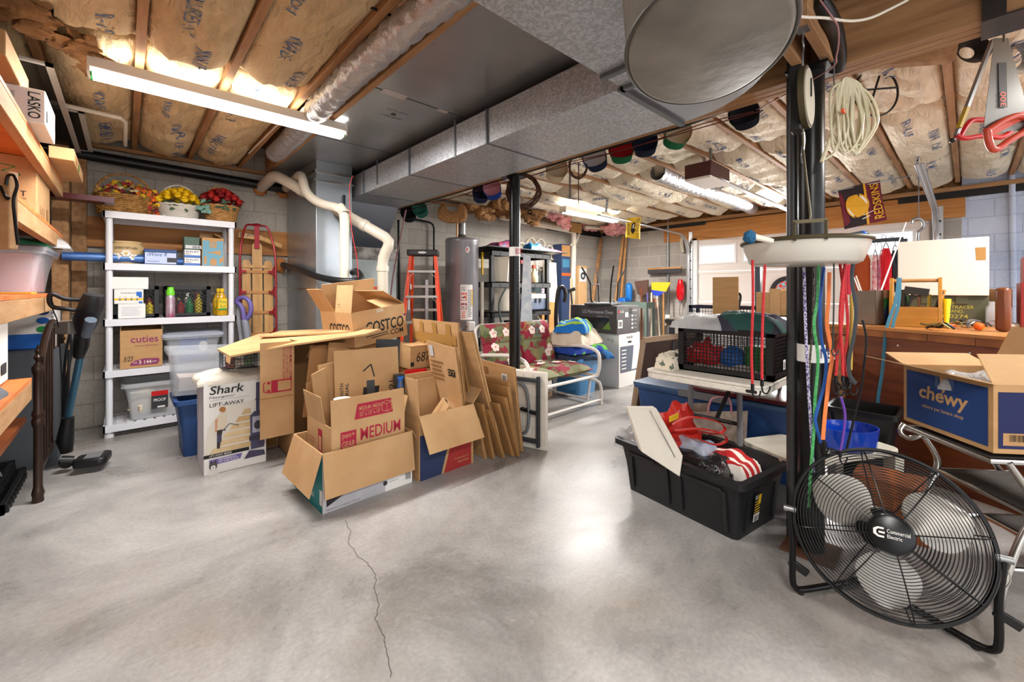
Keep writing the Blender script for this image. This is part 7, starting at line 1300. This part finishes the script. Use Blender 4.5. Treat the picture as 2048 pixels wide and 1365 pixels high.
pts=[pl,Lp+V((0,0,.22)),Lp+V((0,0,.07)),Lp+V((0,0,.03))+(b1-Lp).normalized()*.012,Lp+(b1-Lp).normalized()*.05+V((0,0,.014)),Lp.lerp(b1,.8)+V((0,0,.014)),b1+V((0,0,.014)),b2_+V((0,0,.014)),Rp.lerp(b2_,.75)+V((0,0,.014)),Rp+(b2_-Rp).normalized()*.06+V((0,0,.014)),Rp+V((0,0,.03))+(b2_-Rp).normalized()*.012,Rp+V((0,0,.07)),Rp+V((0,0,.2)),pr_]
MB().tube(cat(pts,8),.0115,12).build('stand_tube',FB,fn_,ang=60)
for q_,s_ in ((pl,-1),(pr_,1)):
    MB().cyl(q_-pv*.02,q_+pv*.02,.012,n=12).build('pivot_bolt',STEEL,fn_); 
for q_ in (Lp+V((0,0,.13)),Rp+V((0,0,.16))): MB().bar(q_-pv*.01-V((0,0,.0)),q_+pv*.05-V((0,0,.03)),.014,.03).build('tilt_clip',BLACK,fn_,bevel=.004)
for q_ in (Lp.lerp(b1,.12),Lp.lerp(b1,.7),Rp.lerp(b2_,.2),Rp.lerp(b2_,.9)): MB().cyl((q_.x,q_.y,0),(q_.x,q_.y,.012),.012,n=10).build('rubber_foot',BLK,fn_)
MB().tube(cat([pr_+V((0,0,-.01)),pr_+V((.0,0,-.06))+pv*.015,pr_+V((0,0,-.1))]),.002,5).build('bead_chain',CHROME,fn_)
# ---------------- caps and things hung along the beam ----------------
def cap(lab,px,py,X,c1,c2,s=.085,tilt=0,brimc=None,inside=None,front=True):
    p=PX(px,py,X); t=T('baseball_cap',lab,'cap',p); M=mat('cap_'+c1.strip('#'),c1,.85); MI=mat('cap_'+(inside or c1).strip('#'),inside or c1,.85); MBm=mat('cap_'+(brimc or c1).strip('#'),brimc or c1,.85); n=V((-p.x,-p.y,0)).normalized(); sd=V((0,0,1)).cross(n).normalized(); sd=(Matrix.Rotation(R(tilt),3,n)@sd); u_=n.cross(sd)
    FMm=Matrix((sd,u_,n)).transposed().to_4x4(); a=MB(); a.T=FMm
    a.grid(lambda u,v:(s*math.cos(2*PI*u)*math.sin(PI/2*v+.001),s*1.05*math.sin(2*PI*u)*math.sin(PI/2*v+.001)+s*.35,-s*1.1*math.cos(PI/2*v)),20,8,th=tuple((FMm.to_3x3()@V((0,0,.003))))); a.build('crown',[M],t,ang=80)
    b=MB(); b.T=FMm; b.grid(lambda u,v:(s*.92*math.cos(PI+PI*u)*(1-.12*v),-s*.35*0-s*.55*abs(math.sin(PI*u))*(1-v)+s*.1-v*s*1.1*math.sin(PI*u)**.5,.02*(math.cos(2*PI*(u-.5)))*.6+.01*v),16,6,th=tuple(FMm.to_3x3()@V((0,0,-.003)))); b.build('brim',MBm,t,ang=80)
    if inside:
        g=MB(); g.T=FMm; g.grid(lambda u,v:(.93*s*math.cos(2*PI*u)*math.sin(PI/2*v+.001),.93*s*1.05*math.sin(2*PI*u)*math.sin(PI/2*v+.001)+s*.35,-s*.98*math.cos(PI/2*v)),20,8); g.build('lining',MI,t,ang=80)
    return t
def hang(): pass
cap('black cap hung apart near the dial scale',1490,235,2.62,'#14161f','#14161f',.08,12,inside='#1c1f2a')
cap('tan lined cap with green brim underside hung along the beam',1352,275,2.60,'#c9b394','#c9b394',.085,-25,brimc='#155c34',inside='#cdbb9c')
cap('dark navy cap between the red cap and the tan lined green one',1290,292,2.60,'#101a2e','#101a2e',.085,0,inside='#14203a')
cap('red cap with green brim underside hung along the beam',1243,305,2.60,'#a3121c','#a3121c',.09,0,brimc='#155c34',inside='#b31a24')
cap('navy cap with red and white stripes left of the red cap',1192,322,2.60,'#15204a','#15204a',.09,20,brimc='#0f1a34',inside='#c9c6c6')
cap('tan cap hung right of the vine wreath',1112,345,2.60,'#b8a384','#b8a384',.09,-15,inside='#cbb898')
cap('blue cap with pink and white front left of the vine wreath',986,383,2.60,'#1d3a8a','#1d3a8a',.09,20,inside='#c58a94')
cap('dark blue cap beside the pink fronted one',962,390,2.60,'#141c3c','#141c3c',.09,-10,inside='#10162c')
cap('black cap hung above the stepladder beside the teal one',818,430,2.60,'#14161f','#14161f',.1,10)
cap('teal cap hung at the far end of the beam',842,422,2.60,'#2a6a5c','#2a6a5c',.09,30)
thing(MB().tube([(2.54,.75,2.165),(2.54,4.9,2.165)],.003,6).tube([(2.54,y,2.19-.025*abs(math.sin(y*3))) for y in [i*.1 for i in range(8,49)]],.003,6),'hanging_wire',mat('wire_red','#5a2018',.5),'dark red wire strung along the beam holding the caps','wire')
pipe('beam_conduit',[(2.555,4.9,2.23),(2.555,1.2,2.23),(2.555,.6,2.26)],.025,'black pipe running along the side of the beam above the caps',BLACK,smooth=False)
# wreaths
VINE=mat('vine_brown','#3a2418',.9,c2='#5a3a24',sc=30)
def wreath(lab,px,py,X,r_,n,seed,th=.004,ry=1):
    c=PX(px,py,X); n_=V((-c.x,-c.y,0)).normalized(); sd=V((0,0,1)).cross(n_); rd=random.Random(seed); mb=MB()
    for k in range(n):
        f=rd.uniform(.86,1.08); o=V((rd.uniform(-.1,.1)*r_,0,rd.uniform(-.1,.1)*r_)); ph=rd.uniform(0,6)
        mb.tube([c+o*.6+sd*(r_*f*math.cos(2*PI*i/36)*(1+.03*math.sin(5*2*PI*i/36+ph)))+V((0,0,r_*ry*f*math.sin(2*PI*i/36)*(1+.03*math.sin(4*2*PI*i/36+ph))))+n_*rd.uniform(-.012,.012) for i in range(36)],th,5,closed=True)
    return thing(mb,'vine_wreath',VINE,lab,'wreath')
wreath('big twisted vine wreath hanging behind the second black post',1046,382,2.64,.145,9,1,.006)
wreath('small vine wreath hanging between the caps',1156,332,2.64,.07,6,2,.004,1.3)
for i,(a,b0,b1) in enumerate(((1140,330,398),(1157,325,415))): thing(MB().bar(PX(a,b0,2.66),PX(a,b1,2.66),.018-.01*i,.004,up=(0,1,0)),'leather_strap',mat('strap_dark','#3b2c22',.7),['wide dark strap hanging below the small vine wreath','narrow dark strap hanging right of the wide one'][i],'strap')
# straw bag
c=PX(905,428,2.68); n_=V((-c.x,-c.y,0)).normalized(); sd=V((0,0,1)).cross(n_); t=T('straw_bag','round brown straw handbag hanging from the beam above the water heater','bag',c)
STR=mat('straw','#8a5f35',.85,c2='#b08352',sc=60,bump=1,bsc=110); MBg=Matrix((sd,V((0,0,1)),n_)).transposed().to_4x4(); g=MB(); g.T=MBg
out=[(.165*math.cos(PI+PI*i/20),-.105*math.sin(PI*i/20)**.7+.0) for i in range(21)]+[(.16,.05),(.135,.09),(.105,.115),(.075,.11),(.062,.07),(.05,.035),(0,.025),(-.05,.035),(-.062,.07),(-.075,.11),(-.105,.115),(-.135,.09),(-.16,.05)]
for k,(th_,sc_) in enumerate(((.05,1.),(.075,.9))): 
    M2=MBg@Matrix.Translation((0,0,-th_/2)); MB().prism([(x*sc_,y*sc_-(0 if k==0 else .008)) for x,y in out],th_,M2).build('bag_body',STR,t,bevel=.012)
# ---------------- garage opener, rail, flags ----------------
t=T('door_opener','brown boxed garage door opener hanging from the joists','door opener',(3.72,1.50,2.17)); OB=mat('opener_brown','#4a2822',.5); MB().box(0,0,.02,.42,.24,.15).build('housing',OB,t,bevel=.012); MB().box(.0,.01,0,.42,.23,.02).build('light_cover',mat('diffuser','#e8e2da',.4),t)
MB().box(.05,.02,.15,.07,.04,.29).box(.35,.2,.15,.37,.22,.29).build('hanger_strap',STEEL,t)
thing(MB().box(4.14,1.60,2.24,7.14,1.635,2.27).box(4.14,1.585,2.24,7.14,1.60,2.245),'opener_rail',TRM,'long steel rail from the garage door opener to the door header','rail')
thing(MB().box(7.12,1.59,1.95,7.16,1.65,2.24),'rail_arm',TRM,'steel bracket where the opener rail meets the door header','bracket')
def punched(lab,a,b,w_=.035):
    a=V(a);b=V(b); t=T('punched_strut',lab,'bracket',a); MB().bar((0,0,0),b-a,w_,.004,up=(0,0,1)).bar((0,0,0),b-a,.004,w_,up=(0,0,1)).build('strut',mat('zinc','#8d9092',.4,.7),t); m2=MB(); n=int((b-a).length/.045); d=(b-a).normalized(); s_=d.cross(V((0,0,1))); s_=s_.normalized() if s_.length>.01 else V((1,0,0))
    nn=s_.cross(d).normalized()
    for i in range(1,n): c=d*(i*.045); 
    for i in range(1,n): c=d*(i*.045); m2.cyl(c-nn*.004,c+nn*.004,.009,n=8); m2.cyl(c-s_*.004,c+s_*.004,.009,n=8)
    m2.build('punched_hole',mat('hole_dark','#3a3028',.8),t,kind='stuff'); return t
punched('punched steel strut under the joists above the team pennant',W(1750,285,4.0),W(1912,256,3.6))
punched('upright punched strut dropping to the garage door track',W(1842,272,3.8),W(1833,332,3.8))
punched('slanting punched strut bracing the upright one',W(1795,278,3.85),W(1840,312,3.8))
punched('punched strut across the joists above the lit far shop light',W(1185,400,5.6),W(1240,392,5.6)); punched('upright punched strut dropping behind the far shop light',W(1215,396,5.6),W(1212,425,5.6))
pipe('torsion_cable',[W(1838,285,3.9),W(1850,350,4.4),W(1865,400,4.9)],.022,'dark tube running down beside the right garage door track',mat('spring_dark','#55585c',.4,.6),smooth=False)
def flag(lab,P_,D,items,m,nm='pennant_flag',mw=1.0,mh=1.0):
    t=T(nm,lab,'flag',W(P_[0][0],P_[0][1],D)); p=t.location.copy(); c=[W(a,b_,D)-p for a,b_ in P_] # TL TR BR BL
    nn=(c[1]-c[0]).cross(c[3]-c[0]).normalized()
    if nn.dot(-_f)<0: nn=-nn
    def f(u,v,o=0): q0=c[3].lerp(c[2],u); q1=c[0].lerp(c[1],u); return q0.lerp(q1,v)+nn*(.012*math.sin(u*9+v*3)+o)
    MB().grid(lambda u,v:f(u,v),16,12,th=tuple(-nn*.002)).build('flag_cloth',m,t,ang=80)
    # subdivide prints into strips so they follow the cloth
    deco(t,items,None,'flag_print',lambda u,v,z:f(u/mw,v/mh,.003+z*1.2),True); return t
GO=mat('flag_gold','#e0a21c',.7); BU=mat('flag_burgundy','#6b1024',.75); FW=mat('flag_white','#e8e2da',.7); FBk=mat('flag_dark','#2a1a1c',.8)
its=[('r',x/20,0,(x+1)/20,1,FBk) for x in range(11)]+[('r',.55,y/10,.6,(y+1)/10,GO) for y in range(10)]
its+=[('e',.36,.5,.27,.30,GO),('e',.36,.5,.235,.265,FW),('p',[(.24,.35),(.28,.6),(.36,.7),(.46,.66),(.5,.5),(.45,.4),(.46,.3),(.36,.33)],mat('flag_face','#5a1a20',.8)),('p',[(.38,.36),(.5,.36),(.49,.5),(.42,.46)],mat('flag_skin','#8a4a30',.8)),('l',[(.3,.3),(.45,.15),(.62,.2)],.02,FW),('l',[(.3,.35),(.5,.24),(.7,.3)],.015,FW)]
its+=[('t',.70,.08,.93,.95,'REDSKINS',{'r':90,'b':.05},GO)]
flag('burgundy and gold team flag with round emblem hanging in front of the door header',[(1675,380),(1761,360),(1773,440),(1689,459)],4.6,its,BU)
thing(MB().cyl(W(1665,383,4.6),W(1830,350,4.6),.006,n=8),'flag_stick',STEEL,'thin rod carrying the burgundy team flag','rod')
flag('small yellow team flag hanging below the far garage ceiling',[(1253,437),(1282,434),(1280,479),(1251,475)],6.0,[('t',.1,.15,.25,.7,'MOUNTAIN',{'r':90,'b':.02},BLK),('t',.68,.05,.92,.95,'HAWKEYES',{'r':90,'b':.04},BLK),('p',[(.35,.35),(.42,.7),(.6,.8),(.62,.6),(.55,.5),(.65,.4),(.5,.2)],BLK),('p',[(.42,.45),(.48,.65),(.55,.7),(.52,.5)],FW)],YEL)
# ---------------- tools hung at the right ----------------
def plate(par,n,pts,D,m,th=.003,p=None,holes=None):
    vs=[W(a,b_,D)-p for a,b_ in pts]; k=len(vs); return MB().add(vs+[v_+_f*th for v_ in vs],[tuple(range(k)),tuple(range(k,2*k))[::-1]]+[(i,i+k,(i+1)%k+k,(i+1)%k) for i in range(k)]).build(n,m,par,flat=True)
D1=1.75; t=T('hand_saw','hand saw with orange handle hanging point up from the beam','saw',W(2000,80,D1)); p=t.location.copy()
plate(t,'saw_blade',[(1989,76),(2016,76),(2050,200),(2066,262),(2020,262),(1966,270)],D1,mat('saw_steel','#8b8a86',.3,.8),.0015,p)
mb=MB(); mb.tube(cat([W(a,b_,D1-.01)-p for a,b_ in [(1975,262),(1978,285),(1990,300),(2020,280),(2050,262),(2062,245),(2040,232),(2010,240),(1975,262)]],4,True),.013,10,closed=True); mb.build('handle',mat('handle_orange','#c0452f',.35),t)
plate(t,'handle_plate',[(1973,262),(2000,240),(2048,222),(2055,235),(1985,272)],D1-.006,mat('handle_orange','#c0452f',.35),.012,p)
qq=deco(t,[('p',[(0,0),(1,0),(1,1),(0,1)],mat('saw_print_dark','#2f2a2a',.5))],None,'blade_print',lambda u,v:W(1999+16*u-2*v,215-90*v,D1-.003)-p); deco(t,[('t',.15,.02,.85,.35,'300',{'r':90,'b':.03},ORG)],None,'blade_lettering',lambda u,v:W(1999+16*u-2*v,215-90*v,D1-.006)-p)
thing(MB().cyl(W(2007,48,D1+.0),W(2008,84,D1),.004,n=8),'steel_hook',STEEL,'steel hook holding the hand saw','hook')
D2=1.9; t=T('bow_saw','bow saw with bright red handle hanging behind the hand saw','saw',W(1990,80,D2)); p=t.location.copy(); MB().bar(W(1985,80,D2)-p,W(1912,272,D2)-p,.016,.012).build('tube_frame',mat('bow_grey','#8f9194',.35,.6),t); MB().bar(W(1934,215,D2-.004)-p,W(1918,256,D2-.004)-p,.018,.013).build('label_band',mat('label_yellow','#c2a02a',.5),t)
MB().tube(cat([W(a,b_,D2)-p for a,b_ in [(1912,270),(1930,277),(1965,272),(2000,275),(2022,262),(2030,245),(1960,240),(1938,245),(1920,272)]],4),.011,8).build('handle',RED,t); MB().ball(W(1905,281,D2)-p,(.018,.012,.012),10,6).build('blade_clamp',BLACK,t)
D3=2.0; c=W(1948,98,D3); t=T('wire_coil','dark coil of thin steel wire hanging behind the saws','wire',c); mb=MB(); rd=random.Random(6)
for k in range(12): r_=.085-.004*k; mb.tube([_r*(r_*math.cos(2*PI*i/32))+V((0,0,-.0+r_*.75*math.sin(2*PI*i/32)))+_f*(.003*k) for i in range(32)],.0028,5,closed=True)
mb.build('coil_strand',mat('dark_wire','#2a2320',.4,.6),t,kind='stuff')
t=T('cable_coil','coil of grey cable behind the hand saw at the frame edge','cable',W(2035,110,2.1)); mb=MB()
for k in range(7): r_=.10-.006*k; mb.tube([_r*(r_*math.cos(2*PI*i/32))+V((0,0,r_*.9*math.sin(2*PI*i/32)))+_f*(.005*k) for i in range(32)],.004,5,closed=True)
mb.build('coil_strand',STEEL,t,kind='stuff')
t=T('strap_hanger','dark steel strap hanger wrapped under the big beam at the right','bracket',(2.335,.0,2.19)); yb=PX(1988,60,2.36).y; t.location=(2.352,yb,2.195); MB().box(-.006,-.03,0,.0,.03,.3).box(-.006,-.3,-.006,.17,.03,0).build('strap',mat('dark_strap_steel','#3b3633',.4,.5),t)
# tubing coil
c=W(1690,230,1.78); t=T('tubing_coil','loose hank of yellowed clear tubing hanging at the steel post','tubing',c); TBM=mat('clear_tubing','#d9cfae',.25,alpha=.85); mb=MB(); rd=random.Random(2)
for k in range(16):
    x0=rd.uniform(-.05,.06); w_=rd.uniform(.02,.05); h_=rd.uniform(.12,.17); o=rd.uniform(-.03,.03)
    mb.tube(cat([_r*(x0-w_)+V((0,0,-h_*.4))+_f*o,_r*(x0-w_*.6)+V((0,0,h_*.7)),_r*(.0)+V((0,0,h_)),_r*(x0+w_*.6)+V((0,0,h_*.7)),_r*(x0+w_)+V((0,0,-h_*.4))+_f*o,_r*x0+V((0,0,-h_*1.05))],5,True),.005,7,closed=True)
mb.build('hanked_loop',TBM,t,ang=80); 
MB().tube(cat([_r*.0+V((0,0,.14)),_r*.10+V((0,0,.09)),_r*.14+V((0,0,-.02)),_r*.09+V((0,0,-.12)),_r*.04+V((0,0,-.17))]),.0055,7).tube(cat([_r*-.02+V((0,0,.12)),_r*-.03+V((0,0,0)),_r*-.07+V((0,0,-.12)),_r*-.10+V((0,0,-.2))]),.0075,7).tube(cat([V((0,0,.12)),_r*.0+V((0,0,-.02)),_r*-.04+V((0,0,-.15)),_r*-.09+V((0,0,-.19))]),.0055,7).build('loose_end',TBM,t); MB().cbox((_r*-.035+V((0,0,.0))-_f*.035),(.035,.01,.012)).build('orange_tie',ORG,t)
thing(MB().tube([W(1668,120,1.8),W(1668,170,1.79)],.003,6),'wire_hook',STEEL,'wire hook above the hank of tubing','hook')
# steel hoop and junction pipes by the beam
c=W(1752,185,2.5); t=T('wire_hoop','thin dark hoop with cross wires hanging beyond the tubing hank','hoop',c); mb=MB(); mb.tube([_r*(.13*math.cos(2*PI*i/40))+V((0,0,.14*math.sin(2*PI*i/40))) for i in range(40)],.006,6,closed=True); mb.tube([_r*-.13+V((0,0,.01)),_r*.13+V((0,0,.03))],.006,6); mb.tube([_r*-.05+V((0,0,-.13)),_r*.03+V((0,0,.13))],.006,6); mb.build('hoop_wire',mat('hoop_dark','#2a2522',.5,.4),t)
pipe('drain_pipe',[W(1635,0,1.6),W(1655,30,1.65),W(1668,60,1.75),W(1676,110,1.85),W(1672,140,1.9)],.032,'black drain pipe curving down beside the steel support post',BLACK)
pipe('pink_wire',[W(1640,0,1.55),W(1665,35,1.55),W(1677,60,1.6),W(1673,110,1.7),W(1650,145,1.8),(2.6,.8,2.2)],.003,'thin pink wire following the black drain pipe',mat('pink_wire_m','#a87878',.5))
pipe('white_cable',[W(1590,20,1.5),W(1600,33,1.5),W(1650,36,1.55),W(1700,42,1.6),W(1740,36,1.6),W(1780,18,1.6),W(1815,0,1.6)],.005,'white electrical cable stapled across the big beam',CREAM)
pipe('white_cable',[W(730,0,1.95),W(715,40,2.15),W(690,85,2.35),W(650,135,2.6),W(640,160,2.75),W(632,185,2.85)],.006,'white cable stapled along the joist to the bright shop light',CREAM)
pipe('white_cable',[(.86,3.3,2.45),(.85,3.9,2.455),(.84,4.5,2.455)],.006,'white cable running along the joist behind the bright shop light',CREAM)
pipe('black_cable',[W(725,8,1.9),W(780,30,1.95),W(850,50,2.0),(1.1,1.6,2.43)],.006,'black cable sagging from the joist to the sheet metal pan',BLK)
pipe('black_cable',[(.5,4.6,2.44),W(402,310,4.6),W(425,365,4.6)],.004,'thin black wire dangling above the red flower basket',BLK)
pipe('white_pipe',[(-.55,3.9,2.38),(-.02,3.9,2.36),(.0,3.95,2.36),(.0,4.6,2.36)],.014,'thin white pipe bent under the insulation above the white shelving',PVC,smooth=False)
thing(MB().lathe([(.05,0),(.055,.01),(.055,.05)],n=20),'teal_tape_roll',mat('teal_tape','#2f7a80',.4),'teal tape roll tucked on the ledge above the wall pipes','tape roll').location=PY(472,322,5.0)
pipe('wall_conduit',L2((XG-.03,-.33,2.5),(XG-.03,-.33,2.2),(XG-.03,-.36,0)),.025,'pale blue painted conduit on the pale blue block wall',BLOCKB,smooth=False)
t=T('cane_hook','aluminium cane hook hanging above the white carton','hook',W(1837,450,4.0)); p=t.location.copy(); MB().tube(cat([W(1824,447,4)-p,W(1826,440,4)-p,W(1837,437,4)-p,W(1846,444,4)-p,W(1846,456,4)-p,W(1837,466,4)-p,W(1836,482,4)-p]),.013,8).build('cane',STEEL,t); MB().tube([W(1837,437,4)-p,W(1838,320,4)-p],.004,6).build('cord',GREYP,t)
